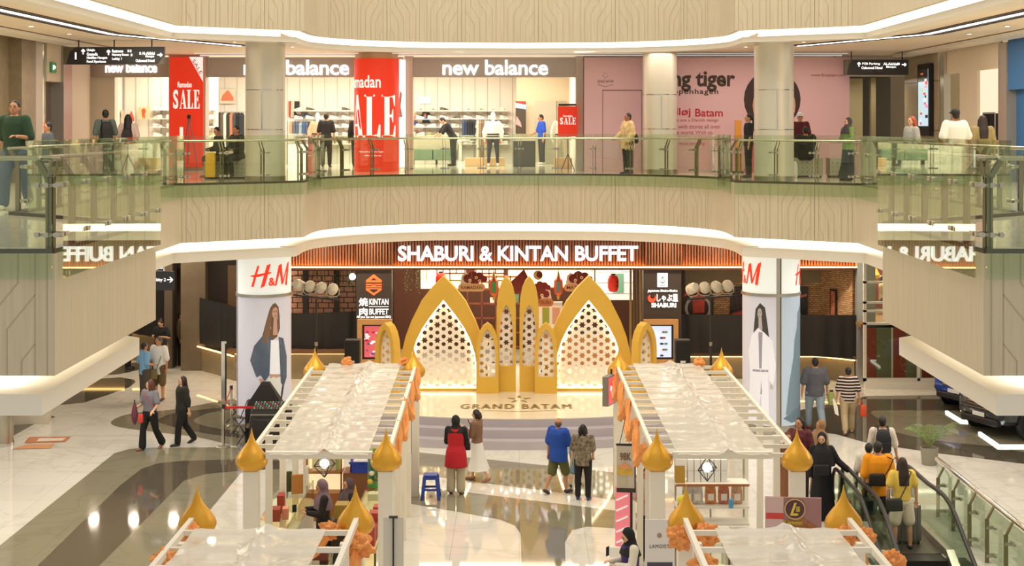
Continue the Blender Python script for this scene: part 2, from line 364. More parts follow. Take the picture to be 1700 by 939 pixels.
# ---------------------------------------------------------------- glass balustrades
M_POST = mat('#8E8468', .35, .9); M_RAIL = mat('#C9C2AC', .2, 1.)
def balustrade(name, path, label, step=1.02, post_end=True, zf=6.15, glass_lo=-.27):
    w = Walk(path); T = w.l[-1]; n = max(1, round(T/step)); c0 = w.at(T/2)[0]
    root = thing(name, label, 'railing', (c0.x, c0.y, zf)); loc = Vector((c0.x, c0.y, zf))
    nrm = lambda d: Vector((-d.y, d.x))
    for i in range(n):
        a, b = T*i/n+.008, T*(i+1)/n-.008; k = 4
        pts = [w.at(a+(b-a)*j/k) for j in range(k+1)]; mb = MB()
        mb.loft([[(q.x-nn.x*.07, q.y-nn.y*.07, zf+glass_lo), (q.x-nn.x*.058, q.y-nn.y*.058, zf+glass_lo), (q.x-nn.x*.058, q.y-nn.y*.058, zf+1.12), (q.x-nn.x*.07, q.y-nn.y*.07, zf+1.12)]
                 for q, nn in [(p, nrm(d)) for p, d in pts]])
        mb.build('glass_panel', GLASS, root, local=loc)
    for i in range(n+1):
        if not post_end and i in (0, n): continue
        t = min(max(T*i/n, .07), T-.07); q, d = w.at(t); nn = nrm(d); mb = MB(); up = lambda o, z: Vector((q.x+nn.x*o, q.y+nn.y*o, zf+z))
        for s in (-.035, .035):
            e = Vector((d.x*s, d.y*s, 0))
            mb.bar(up(.10, 0)+e, up(.10, .80)+e, .012, .06, up=(nn.x, nn.y, 0)); mb.bar(up(.10, .78)+e, up(.22, .97)+e, .012, .05, up=(nn.x, nn.y, 0))
        po = mb.build('post', M_POST, root, local=loc)
        for z in (.2, .72):
            cb = MB(); cb.bar(up(.13, z), up(-.085, z), .05, .05)
            for s in (-.1, .1): e = Vector((d.x*s, d.y*s, 0)); cb.cyl(up(-.075, z)+e, up(-.03, z)+e, .028, n=8)
            cb.bar(up(-.03, z)-Vector((d.x*.1, d.y*.1, 0)), up(-.03, z)+Vector((d.x*.1, d.y*.1, 0)), .03, .03)
            c = cb.build('clamp', STEEL, po)
            for v in c.data.vertices: v.co -= loc
    hb = MB(); hb.tube([(q[0], q[1], zf+1.0) for q in offs([tuple(w.at(T*i/(n*3))[0]) for i in range(n*3+1)], .22)], .026, 8)
    hb.build('handrail', M_RAIL, root, smooth=40, local=loc)
    return root
balustrade('balustrade', [(-7.6, 15.25), (-4.9, 15.25)], 'glass balustrade on the front edge of the near left balcony', 1.25)
balustrade('balustrade', [(-4.9, 15.32), (-4.94, 19.65)], 'reflecting glass balustrade along the inner side of the near left balcony', .9)
balustrade('balustrade', [(-7.55, 22.0), (-7.58, 32.35)], 'glass balustrade running back along the left gallery', 1.03)
balustrade('balustrade', [(-7.58, 32.4), (-5.08, 34.1)], 'slanted glass balustrade in front of the left grey column')
balustrade('balustrade', _curve[2:]+mirror(_curve[2:])[1:], 'curved glass balustrade at the far side of the void', 1.03)
balustrade('balustrade', mirror([(-7.58, 32.4), (-5.08, 34.1)]), 'slanted glass balustrade in front of the right grey column')
balustrade('balustrade', mirror([(-7.55, 22.0), (-7.58, 32.35)]), 'glass balustrade running back along the right gallery', 1.03)
balustrade('balustrade', mirror([(-4.9, 15.32), (-4.94, 19.65)]), 'reflecting glass balustrade along the inner side of the near right balcony', .9)
balustrade('balustrade', mirror([(-7.6, 15.25), (-4.9, 15.25)]), 'glass balustrade on the front edge of the near right balcony', 1.25)

# ---------------------------------------------------------------- gallery level: columns, walls, ceiling lines
M_COL = mat('#D6D0BE', .32, .3); 
def column(x, y, r, label, z0=6.15, z1=9.62):
    t = thing('column', label, 'column', (x, y, z0)); h = z1-z0
    MB().lathe([(r, 0), (r, h-.09)], 40).build('shaft', M_COL, t, smooth=40)
    MB().lathe([(r-.03, h-.1), (r-.03, h)], 40).build('cap_ring', CHROME, t, smooth=40)
    for z in (1.24, 2.2): MB().lathe([(r+.004, z), (r+.004, z+.02)], 40).build('seam', CHROME, t, smooth=40)
    MB().box(-.012, .012, -r-.004, -r+.02, 1.26, 2.2).build('joint', CHROME, t)
    MB().lathe([(r+.012, 0), (r+.012, .12)], 40).build('skirting', STEEL, t, smooth=40)
    return t
column(-6.2, 35.3, .48, 'round grey metal column on the left of the gallery, before the shoe shop')
column(6.22, 35.3, .48, 'round grey metal column on the right of the gallery, before the pink hoarding')
column(3.95, 40.6, .48, 'round grey metal column close in front of the pink hoarding lettering')
def wallbox(name, x0, x1, y0, y1, z0, z1, m): mb = MB(); mb.box(x0, x1, y0, y1, z0, z1); return struct(mb.build(name, m))
M_WALLB = mat('#E2D3BB', .6, noise=.04, nscale=2); M_STONE = mat('#8A7B62', .35, noise=.22, nscale=5); M_TAUPE = mat('#A89880', .4, noise=.10, nscale=3)
# left side wall of the gallery
wallbox('wall_left_near', -12.6, -12.0, 20, 34.1, 6.15, 9.62, M_STONE)
wallbox('wall_left_stone', -12.3, -11.7, 34.0, 35.0, 6.15, 9.62, M_STONE)
wallbox('wall_left_panel', -12.2, -11.7, 35.0, 35.5, 6.15, 9.62, mat('#BDB9AE', .35, .3))
wallbox('trim_10', -11.85, -11.7, 35.5, 35.58, 6.15, 9.62, CHROME); 
wallbox('window_3', -11.80, -11.76, 35.58, 35.9, 6.15, 9.62, CLEAR)
wallbox('wall_left_door_head', -12.2, -11.72, 35.9, 37.0, 8.6, 9.62, M_WALLB)
wallbox('door_1', -12.1, -12.0, 35.9, 37.0, 6.15, 8.6, mat('#7B655C', .5))
wallbox('trim_11', -12.0, -11.66, 37.0, 37.7, 6.15, 9.62, mat('#B4B2AE', .25, .6))
mb = MB(); mb.prism([(-11.7, 37.7), (-12.9, 43.5), (-13.4, 43.5), (-12.2, 37.7)][::-1], 6.15, 9.62); struct(mb.build('wall_left_shop', mat('#DDCDB6', .5)))
# right side wall of the gallery
wallbox('wall_right_stone', 11.7, 12.4, 40.4, 43.9, 6.15, 9.62, mat('#B8A88E', .35, noise=.1, nscale=4, stretch=(1, 1, 3)))
for z in (7.35, 8.75): wallbox('trim_12' if z < 8 else 'trim_13', 11.69, 11.75, 40.4, 43.9, z, z+.015, DARK)
wallbox('window_4', 11.74, 11.8, 39.85, 40.4, 6.15, 9.3, CLEAR); wallbox('trim_14', 11.62, 11.8, 39.55, 39.9, 6.15, 9.5, mat('#C9C3B4', .25, .6))
M_IVORY = mat('#EADBC2', .6)
wallbox('wall_right_head', 11.7, 11.78, 35.2, 39.55, 8.9, 9.62, M_IVORY)
wallbox('wall_right_pier', 11.7, 11.78, 37.9, 38.4, 6.15, 8.9, M_IVORY); wallbox('wall_right_pier_b', 11.7, 11.78, 36.95, 37.9, 6.15, 8.9, M_IVORY); wallbox('wall_right_pier_c', 11.7, 11.78, 35.2, 35.3, 6.15, 8.9, M_IVORY)
wallbox('wall_right_shop', 13.6, 13.8, 34.5, 47.5, 6.15, 9.62, mat('#F6EEDC', .6, emit=.75, ecol='#FFF3DA'))  # emission in the wall colour stands in for a brightly lit shop
wallbox('trim_15', 11.66, 12.0, 34.6, 35.2, 6.15, 9.5, mat('#B9AFA0', .3, .5))
wallbox('wall_right_blue', 11.7, 12.2, 31, 34.6, 8.35, 9.62, mat('#2F6FA8', .5)); wallbox('wall_right_blue_b', 11.9, 12.3, 31, 34.6, 6.15, 8.35, mat('#2C6AA3', .5))
wallbox('wall_right_near', 12.0, 12.6, 20, 31, 6.15, 9.62, M_IVORY)
# corridor beside the hoarding
wallbox('wall_corridor_head', 9.6, 11.8, 43.9, 44.2, 9.0, 9.62, mat('#D6D2CA', .5)); wallbox('wall_corridor_back', 9.2, 12.2, 47.5, 47.8, 6.15, 9.62, mat('#3A352C', .5))
wallbox('wall_corridor_left', 9.5, 11.0, 46.3, 46.6, 6.15, 9.0, mat('#A89C78', .5)); wallbox('trim_16', 11.1, 11.25, 45.6, 45.8, 6.15, 9.0, mat('#8A7D60', .4)); wallbox('trim_17', 9.6, 11.8, 43.85, 43.9, 8.98, 9.02, WHITE)
wallbox('wall_back', -22, 22, 56, 56.3, 0, 11, M_WALLB)
# ceiling slots with a light line, cove edges
M_LED = mat('#FFFFFF', .4, emit=5., ecol='#F4F2FF')
line = [(-9.55, 20), (-9.45, 33.4), (-7.4, 38.4), (-4, 41.6), (0, 42.6)]; mb = MB(); strip(mb, line[:3], -.03, .03, 9.596, 9.618); strip(mb, mirror(line[:3]), -.03, .03, 9.596, 9.618); struct(mb.build('trim_18', M_LED))
mb = MB(); 
for o in (-.32, -.2, .14, .26): strip(mb, line[1:3], o, o+.07, 9.6, 9.618); strip(mb, line[:2], o, o+.07, 9.6, 9.618); strip(mb, mirror(line[1:3]), o, o+.07, 9.6, 9.618); strip(mb, mirror(line[:2]), o, o+.07, 9.6, 9.618)
struct(mb.build('trim_19', mat('#3A342A', .5)))
mb = MB(); 
for s in (-1, 1): mb.box(min(11.05*s, 11.6*s), max(11.05*s, 11.6*s), 18, 42.8, 9.52, 9.6)
struct(mb.build('trim_20', M_LIP))
mb = MB(); mb.box(-9.5, 9.6, 43.0, 43.06, 9.56, 9.6); mb.box(-9.5, 9.6, 42.2, 42.24, 9.585, 9.61); struct(mb.build('trim_21', mat('#FFFFFF', .4, emit=.3)))
M_DL = mat('#FFF8EA', .4, emit=5.)
for s in (-1, 1):
    first = None
    for i, (x, y) in enumerate([(8.65, 22+2.0*k) for k in range(7)]+[(10.4, 23+2.6*k) for k in range(5)]+[(7.2, 36.6), (6.1, 38.9), (4.4, 40.5), (2.3, 41.3), (.7, 41.4)]):
        lab = 'small round downlight in the %s gallery ceiling' % ('left' if s < 0 else 'right')
        if first is None:
            first = thing('downlight', lab, 'ceiling light', (x*s, y, 9.617), 0, 'downlights in the %s gallery ceiling' % ('left' if s < 0 else 'right'))
            MB().lathe([(.075, 0), (.075, -.012), (.055, -.012), (.055, -.002)], 16).build('rim', WHITE, first, smooth=30)
            MB().lathe([(.05, -.004), (.05, -.010)], 14).build('lens', M_DL, first)
        else: dup(first, (x*s, y, 9.617))
# ================================================================ GROUND LEVEL: restaurant front
M_SLAT = mat('#7A4A2C', .5, noise=.25, nscale=4, stretch=(8, 8, .5)); M_SLATD = mat('#4B2D1C', .6); M_GLOW = mat('#FFB45A', .4, emit=32., ecol='#FFA048')
M_DKWOOD = mat('#3A302A', .5, noise=.2, nscale=3, stretch=(20, 20, 1)); M_CLOTH = mat('#1D1916', .85, bump=.6, nscale=5, stretch=(3, 3, .4))
M_STBASE = mat('#8C7C5E', .4, noise=.12, nscale=2); M_FRAME = mat('#B98B55', .5, noise=.1, nscale=6, stretch=(1, 1, 6))
def brick_mat(name, c1, c2, mortar, sc):
    m = bpy.data.materials.new(name); m.use_nodes = True; nt = m.node_tree; b = nt.nodes['Principled BSDF']; L = nt.links
    tc = nt.nodes.new('ShaderNodeTexCoord'); sp = nt.nodes.new('ShaderNodeSeparateXYZ'); cb = nt.nodes.new('ShaderNodeCombineXYZ'); ad = nt.nodes.new('ShaderNodeMath'); ad.operation = 'SUBTRACT'
    br = nt.nodes.new('ShaderNodeTexBrick'); br.inputs['Scale'].default_value = sc; br.inputs['Color1'].default_value = lin(c1); br.inputs['Color2'].default_value = lin(c2); br.inputs['Mortar'].default_value = lin(mortar)
    br.inputs['Mortar Size'].default_value = .03; br.inputs['Bias'].default_value = -.1
    L.new(tc.outputs['Object'], sp.inputs[0]); L.new(sp.outputs[0], ad.inputs[0]); L.new(sp.outputs[1], ad.inputs[1]); L.new(ad.outputs[0], cb.inputs[0]); L.new(sp.outputs[2], cb.inputs[1])
    L.new(cb.outputs[0], br.inputs['Vector']); L.new(br.outputs['Color'], b.inputs['Base Color']); b.inputs['Roughness'].default_value = .8
    return m
M_BRICK = brick_mat('old_brick', '#D0A878', '#A87850', '#6E5238', 4.2)
# header with vertical slats and a warm strip lamp
mb = MB(); mb.box(-6.8, 9.85, 42.25, 42.5, 3.36, 4.42, 1)
x = -6.78
while x < 9.8:
    dy = -.16 if -4.75 < x < -3.7 or 3.64 < x < 4.75 else 0
    mb.box(x, x+.05, 42.2+dy, 42.26, 3.42, 4.42, 0); x += .085
struct(mb.build('wall_front_header', [M_SLAT, M_SLATD]))
mb = MB(); mb.box(-6.8, 9.85, 42.02, 42.5, 3.30, 3.36); struct(mb.build('trim_30', mat('#4A2418', .5)))
mb = MB(); mb.box(-6.8, 9.85, 42.09, 42.15, 3.36, 3.385); struct(mb.build('trim_31', M_GLOW))
mb = MB(); mb.text('SHABURI & KINTAN BUFFET', TR(-.035, 42.08, 3.78), w=6.98, h=.45, ext=.1, bold=.024, sp=.97)
tag(mb.build('lettering_sign', mat('#F4F6FA', .4, emit=1.0, ecol='#EEF3FF')), 'big white block letters across the brown slatted restaurant front', 'sign')
# inside of the restaurant
wallbox('wall_restaurant_back', -4.2, 4.2, 48.5, 48.7, 0, 4.42, mat('#5A3626', .7)); wallbox('wall_restaurant_left', -4.9, -4.7, 43.2, 48.5, 0, 4.42, mat('#8B5B48', .7)); wallbox('wall_restaurant_right', 4.75, 4.95, 43.2, 48.5, 0, 4.42, mat('#4A382A', .7))
wallbox('ceiling_restaurant', -4.8, 4.9, 42.5, 48.6, 4.3, 4.42, mat('#3A2C22', .7))
M_BACKLIT = mat('#FFF0CC', .5, emit=1.1, ecol='#FFE7B4')
t = thing('lattice_lightbox', 'backlit cream panels behind a dark red lattice high in the restaurant', 'light panel', (-1.4, 46.2, 2.28))
MB().box(-1.75, .9, .04, .1, 0, 1.35).build('light_panel', M_BACKLIT, t)
for xx in (-1.5, .6): MB().cyl((xx, .07, 1.35), (xx, .07, 2.03), .015, n=6).build('hanger', DARK, t)
mb = MB(); ML = mat('#5E1F16', .5)
for bx in (-1.25, .0):
    for u0, u1, v0, v1 in [(0, .03, .0, 1.35), (.2, .23, .5, 1.35), (.42, .45, 0, 1.35), (.62, .65, .5, 1.35), (.9, .93, 0, 1.35), (0, .93, .48, .51), (.2, .42, .85, .88), (.45, .62, 1.1, 1.13), (.62, .9, .85, .88), (.1, .42, .2, .23), (.45, .9, .25, .28)]: mb.box(bx+u0, bx+u1, -.01, .04, v0, v1)
mb.box(-.3, -.02, -.02, .05, .2, 1.35); mb.build('lattice', ML, t)
t = thing('ceiling_lightbox', 'wide cream backlit panel with small dots above the restaurant entrance', 'light panel', (1.05, 46.3, 2.32))
MB().box(-1.4, 1.35, 0, .08, 0, 1.2).build('light_panel', M_BACKLIT, t)
mb = MB()
for i in range(11):
    for j in range(5): mb.box(-1.3+i*.25+.12*(j % 2), -1.28+i*.25+.12*(j % 2), -.006, 0, .12+j*.22, .14+j*.22)
mb.build('dots', mat('#C99A5A', .5), t)
MB().box(-1.42, 1.37, -.02, .1, -.06, 0).build('ledge', mat('#6A2A1C', .5), t)
t = thing('white_screen', 'pale blue white panelled screen right of the cream light panel', 'panel', (3.05, 46.4, 1.9))
MB().box(-.6, .6, 0, .1, 0, 2.4).build('panel', mat('#D8E2E2', .5, emit=.25), t)
mb = MB()
for i in range(6): mb.box(-.6, .6, -.01, 0, .35*i+.2, .35*i+.215)
mb.build('joints', mat('#8FA0A0', .5), t)
MB().box(-.05, .3, -.03, 0, .25, .85).build('green_panel', mat('#6FA08A', .5), t)
t = thing('louvre_screen', 'brown vertical louvre screen beside the red paper lantern', 'screen', (3.75, 43.6, 0))
for k in range(9): MB().box(-.42+k*.1, -.36+k*.1, -.03, .06, 0, 3.3).build('louvre', mat('#6E573E', .5) if k % 3 else mat('#A58A5E', .4), t)
# open shelf
t = thing('lattice_shelf', 'open brown shelf unit holding small boxes behind the left gold arch', 'shelf', (-.75, 45.6, 0))
ms = mat('#7A3E28', .5)
for xx in (-.9, -.45, 0, .45, .85): MB().box(xx, xx+.04, 0, .3, 0, 2.75).build('upright', ms, t)
for zz in (.5, .95, 1.4, 1.85, 2.3, 2.7): MB().box(-.9, .89, 0, .3, zz, zz+.04).build('shelf_board', ms, t)
rr = random.Random(3); 
for k in range(14):
    c = rr.choice(['#D8C09A', '#B8502E', '#C8D4D4', '#6A8A5A', '#E8C070', '#9A5A3A', '#F0E8DA']); zz = rr.choice([.54, .99, 1.44, 1.89, 2.34]); xx = -.84+(k % 7)*.245
    if k and k % 7 == 0: pass
    o = MB().box(-.07, .07, -.08, .08, 0, rr.uniform(.12, .32)).build('storage_box', mat(c, .6), loc=(-.75+xx+.04*(k//7), 45.72+.001*k, zz), bev=.01)
    tag(o, 'small box standing on the open brown shelf in the restaurant', 'box', 'boxes on the restaurant shelf')
t = thing('sushi_counter', 'dark counter with warm wood front inside the restaurant', 'counter', (1.9, 45.2, 0))
MB().box(-1.5, 1.3, 0, .7, 0, 1.0).build('body', mat('#B07A48', .5, noise=.2, nscale=3, stretch=(10, 1, 1)), t); MB().box(-1.55, 1.35, -.05, .75, 1.0, 1.05).build('top', DARK, t)
t = thing('menu_stand', 'white notice stand with two coloured menus right of the slim gold arches', 'stand', (.95, 43.8, 0))
MB().box(-.36, .36, 0, .06, 1.35, 2.05).build('board', WHITE, t); MB().box(-.36, .36, 0, .1, 2.05, 2.15).build('head', mat('#D8D4CC', .5), t)
MB().box(-.25, -.04, -.012, 0, 1.48, 1.98).build('menu', mat('#9AA23A', .5), t); MB().box(.05, .28, -.012, 0, 1.48, 1.98).build('menu', mat('#D8A08A', .5), t)
for sx in (-.3, .26): MB().box(sx, sx+.04, 0, .05, 0, 1.35).build('leg', DARK, t)
# hanging Ramadan boards
def cloud(mb, cx, cz, s, m):
    for dx, dz, r in ((-.28, .02, .16), (-.08, .12, .19), (.16, .08, .18), (.34, 0, .13), (0, -.02, .2)): mb.flat([[(cx+dx*s+r*s*math.cos(a*PI/8), cz+dz*s+r*s*math.sin(a*PI/8)) for a in range(16)]], .02, m, TR(0, random.uniform(-.004, .004), 0))
def hangboard(px, py, Y, text, label, w=.82, col='#D9AE78', flip=1):
    p = P(px, py, Y); t = thing('hanging_board', label, 'decoration', p)
    MB().flat([arc(w/2-.12, 0, .12, -PI/2, PI/2, 6)+arc(-w/2+.12, 0, .12, PI/2, 3*PI/2, 6)], .03).build('name_plate', mat(col, .6), t)
    mb = MB(); cloud(mb, .1*flip, .25, .8, 0); mb.build('cloud', mat('#7A1F14', .6), t)
    mb = MB(); mb.flat([[(-.34, .12), (-.30, .36), (-.2, .44), (-.02, .38), (.02, .12)]], .02, 0, TR(0, .012, 0) @ Matrix.Diagonal((flip, 1, 1, 1))); mb.build('gate_shape', mat('#E8DCC8', .6), t)
    for fx, fz in ((-.05, .22), (.14, .3), (.24, .2)):
        MB().flat([arc(fx*flip, fz, .05, 0, 2*PI, 8)[:-1], arc(fx*flip, fz, .02, 0, 2*PI, 6)[:-1]], .012, 0, TR(0, -.02, 0)).build('flower', mat('#F0D8B0', .6), t)
    if text: MB().text(text, TR(0, -.001, 0), h=.1, w=w*.78, ext=.006, bold=.01).build('lettering', mat('#7A3A1C', .6), t)
    MB().cyl((.0, 0, .3), (0, 0, 4.31-p.z), .006, n=5).build('cord', mat('#B8A080', .6), t)
hangboard(783, 477, 43.6, 'RAMADAN', 'hanging RAMADAN board with red cloud beside the left gold arch')
hangboard(897, 502, 43.6, 'MATSURI', 'hanging MATSURI board with red cloud between slim and large gold arch', .8, '#C07A4C', -1)
hangboard(958, 477, 43.6, 'MATSURI', 'half hidden hanging MATSURI board behind the right large gold arch', .8)
p = P(870, 474, 43.4); t = thing('hanging_arch', 'dark red arch and crescent decoration hanging between the two slim gold arches', 'decoration', p)
MB().flat([[(-.5, -.2), (-.42, .1), (-.2, .3), (0, .5), (.1, .3), (.3, -.1), (.2, -.2)]], .03).build('arch_board', mat('#7A1F14', .6), t)
mb = MB(); mb.flat([arc(.42, .32, .14, 0, 2*PI, 16)[:-1]], .03, 0, TR(0, -.03, 0)); mb.build('moon_disc', mat('#6A1A12', .6), t)
mb = MB(); mb.flat([arc(.42, .32, .125, .8, 5.5, 14)+arc(.47, .34, .1, 5.2, 1.1, 12)], .012, 0, TR(0, -.05, 0)); mb.build('crescent', mat('#D8A868', .6), t)
MB().cyl((.1, .02, .3), (.1, .02, 4.31-p.z), .006, n=5).build('cord', DARK, t); mb = MB(); cloud(mb, .52, -.05, .6, 0); mb.build('cloud', mat('#7A1F14', .6), t)
def lampion(px, py, Y, s, cap, mid, label):
    p = P(px, py, Y); t = thing('hanging_lantern', label, 'lantern', p)
    MB().lathe([(.05*s, -.3*s), (.13*s, -.2*s), (.15*s, 0), (.13*s, .2*s), (.05*s, .3*s)], 6).build('body', mat(cap, .5), t)
    MB().box(-.06*s, .06*s, -.16*s, -.13*s, -.16*s, .16*s).build('pane', mat(mid, .4, emit=.15), t)
    MB().lathe([(.06*s, .3*s), (.03*s, .42*s), (.002, .55*s)], 6).build('finial', mat('#C9A24A', .4, .6), t)
    MB().lathe([(.03*s, -.42*s), (.06*s, -.3*s)], 6).build('tip', mat('#C9A24A', .4, .6), t)
    MB().cyl((0, 0, .5*s), (0, 0, max(.6*s, 4.3-p.z)), .006, n=5).build('cord', DARK, t)
lampion(820, 476, 43.3, .95, '#C8552C', '#2E8A3A', 'small orange lantern with green pane beside the RAMADAN board')
lampion(927, 475, 43.3, .95, '#D8582C', '#5A7A72', 'small orange lantern with grey pane hanging before the cream panel')
def paperlantern(px, py, Y, label, s=1.):
    p = P(px, py, Y); t = thing('paper_lantern', label, 'lantern', p)
    MB().lathe([(.07*s, -.25*s), (.12*s, -.23*s), (.16*s, -.12*s), (.165*s, 0), (.16*s, .12*s), (.12*s, .23*s), (.07*s, .25*s)], 20).build('shade', mat('#D6301C', .6, emit=.15, bump=.2), t, smooth=60)
    MB().lathe([(.07*s, .25*s), (.07*s, .29*s)], 12).build('cap', BLACK, t)
    MB().cyl((0, 0, .29*s), (0, 0, 4.31-p.z), .006, n=5).build('cord', WHITE, t)
    mb = MB()
    for z in (.06, -.06): mb.box(.08*s, .13*s, -.16*s, -.10*s, z*s-.04, z*s+.03)
    mb.build('mark', mat('#5A1A10', .6), t)
paperlantern(1018, 470, 43.0, 'red paper lantern hanging right of the right gold arch'); paperlantern(732, 466, 44.5, 'red paper lantern half hidden by the tip of the left gold arch')
def vine(px, py, Y, n, drop, label, seed):
    rr = random.Random(seed); p = P(px, py, Y); t = thing('hanging_plant', label, 'plant', p); mb = MB()
    for k in range(n):
        x = rr.uniform(-.22, .22); L = drop*rr.uniform(.4, 1)
        for j in range(int(L*26)):
            c = Vector((x+rr.uniform(-.05, .05), rr.uniform(-.08, .08), -j/26)); a = rr.uniform(0, 6.3); s = .045
            d = Vector((math.cos(a)*s, math.sin(a)*s*.6, -.035)); e = Vector((-d.y, d.x, .01))*.5
            mb.add([c, c+d*.5+e, c+d, c+d*.5-e], [(0, 1, 2, 3)])
    mb.build('foliage', mat('#6E7A3E', .7), t); mb = MB()
    for k in range(3): mb.cyl((-.1+.1*k, 0, -drop*.7), (-.1+.1*k, 0, .2), .008, n=4)
    mb.cyl((-.2, 0, .2), (.2, 0, .2), .02, n=5); mb.cyl((0, 0, .2), (0, 0, (4.31 if Y > 43 else 4.43)-p.z), .008, n=4); mb.build('stem', mat('#5A4A2A', .7), t)
vine(683, 446, 43.3, 8, .75, 'trailing green plant hanging right of the dark pillar', 1); vine(702, 446, 44.5, 7, .5, 'trailing plant deeper in the restaurant by the dark pillar', 2)
vine(980, 446, 45.5, 5, .25, 'small trailing plant above the pale blue screen', 3)
for k, (px, d) in enumerate([(520, .35), (533, .4), (560, .55), (575, .6), (590, .7)]):
    vine(px, 448, 42.85, 6, d, 'trailing green plant hanging over the %s' % ['leftmost part of the wooden lattice', 'lattice above the spotlights', 'lattice right of the spotlights', 'lattice beside the round white lamp', 'lattice next to the black logo pillar'][k], 10+k)
# pillars with logos
def logo_pillar(x0, x1, label):
    t = thing('sign_pillar', label, 'pillar', ((x0+x1)/2, 42.3, 0)); w = (x1-x0)/2
    MB().box(-w, w, -.2, .3, 0, 3.3).build('cladding', M_DKWOOD, t)
    return t
t = logo_pillar(-4.75, -3.72, 'dark pillar with the orange hexagon logo, left of the gold arches')
mo = mat('#F4642E', .5, emit=.9); R6 = lambda r, cz: [(r*math.sin(k*PI/3), cz+r*math.cos(k*PI/3)) for k in range(6)]
mb = MB(); L = TR(0, -.21, 2.87)
mb.flat([[(-.23, .12), (-.23, .06), (.23, .06), (.23, .12), (0, .30)], [(-.1, .12), (0, .2), (.1, .12)]], .03, 0, L)
for z0, z1, s in ((-.02, .02, .23), (-.085, -.05, .23)): mb.flat([[(-s, z0), (s, z0), (s, z1), (-s, z1)]], .03, 0, L)
mb.box(-.06, .06, 0, .03, -.05, .02, 0, L)
mb.flat([[(-.23, -.11), (.23, -.11), (.23, -.16), (0, -.32), (-.23, -.16)], [(-.12, -.14), (-.12, -.17), (0, -.25), (.12, -.17), (.12, -.14)]], .03, 0, L)
mb.build('hexagon_logo', mo, t)
mw = mat('#FFFFFF', .5, emit=1.0)
mb = MB(); mb.text('KINTAN', TR(.15, -.2, 2.37), w=.56, h=.17, ext=.03, bold=.008); mb.text('BUFFET', TR(.15, -.2, 2.08), w=.56, h=.17, ext=.03, bold=.008); mb.box(-.14, .43, -.225, -.2, 2.22, 2.235)
mb.build('lettering', mw, t)
mb = MB(); mb.text('焼', TR(-.3, -.2, 2.36), w=.26, h=.24, ext=.03, bold=.015); mb.text('肉', TR(-.3, -.2, 2.08), w=.24, h=.22, ext=.03, bold=.015); mb.build('characters', mw, t)
mb = MB(); mb.text('All you can eat Japanese BBQ', TR(0, -.2, 1.92), w=1.0, h=.09, ext=.02, bold=.02); mb.build('tagline', mw, t)
t = logo_pillar(3.62, 4.72, 'dark pillar with white lettering, right of the gold arches')
MB().flat([[(q[0]-.13+(.26 if i in (1, 2) else 0)*0, q[1]) for i, q in enumerate([])] or [(-.15, 2.8), (.15, 2.8), (.15, 3.2), (-.15, 3.2)]], .03, 0, TR(0, -.23, 0)).build('badge', mw, t)
mb = MB(); mb.flat([[(-.08, 2.94), (-.04, 3.05), (0, 3.15), (.04, 3.05), (.08, 2.94), (0, 2.9)], [(-.05, 2.95), (0, 3.08), (.05, 2.95)]], .01, 0, TR(0, -.24, 0)); mb.box(-.006, .006, -.24, -.232, 2.9, 3.1); mb.box(-.08, .08, -.238, -.232, 2.84, 2.86); mb.build('emblem', mat('#8A9A96', .5), t)
mb = MB(); mb.text('Japanese Shabu-Shabu', TR(0, -.2, 2.68), w=.86, h=.085, ext=.03, bold=.02); mb.text('しゃぶ里', TR(.14, -.2, 2.48), w=.62, h=.22, ext=.03, bold=.02); mb.text('SHABURI', TR(.04, -.2, 2.27), w=.72, h=.13, ext=.03, bold=.03); mb.build('lettering', mw, t)
mb = MB(); mb.flat([arc(-.31, 2.47, .12, 2.2, 7.2, 14)+arc(-.29, 2.52, .07, 6.9, 2.6, 10)], .03, 0, TR(0, -.23, 0)); mb.build('red_bowl', mat('#F04A2A', .5, emit=.8), t)
# menu screens
def menu_screen(x, label, bg, items):
    t = thing('menu_screen', label, 'screen', (x, 41.95, .55))
    mb = MB(); mb.flat([[(-.5, 0), (.5, 0), (.5, 1.32), (-.5, 1.32)], [(-.36, .16), (.36, .16), (.36, 1.17), (-.36, 1.17)]], .14); mb.build('wooden_frame', M_FRAME, t)
    MB().box(-.36, .36, .06, .14, .16, 1.17).build('bezel', BLACK, t); MB().box(-.3, .3, .045, .06, .22, 1.12).build('display', mat(bg, .3, emit=.8), t)
    rr = random.Random(len(label))
    mi = [mat(c, .4, emit=.6) for c in items]
    for k in range(26 if len(items) > 4 else 9):
        if len(items) > 4: cx, cz, r = rr.uniform(-.24, .24), rr.uniform(.3, .98), rr.uniform(.03, .06)
        else: cx, cz, r = (.08, .14, .02)[k % 3], .95-.17*(k//2), .045
        MB().flat([[(cx+r*1.3*math.cos(a*PI/4), cz+r*.7*math.sin(a*PI/4)) for a in range(8)]], .004, 0, TR(0, .036-.0006*k, 0)).build('menu_picture', mi[k % len(items)], t)
    MB().box(-.55, .55, .0, .5, -.55, -.02).build('plinth', M_DKWOOD, t)
menu_screen(-4.2, 'wood framed screen showing red food dishes, left of the gold arches', '#B8505A', ['#E8E0E8', '#A02030', '#D8B8C8', '#6A3A70', '#F0F0F0', '#C06050'])
menu_screen(4.12, 'wood framed screen with pale blue menu, right of the gold arches', '#B8C8E8', ['#8A3A2A', '#4A7A3A', '#2A2A2A'])
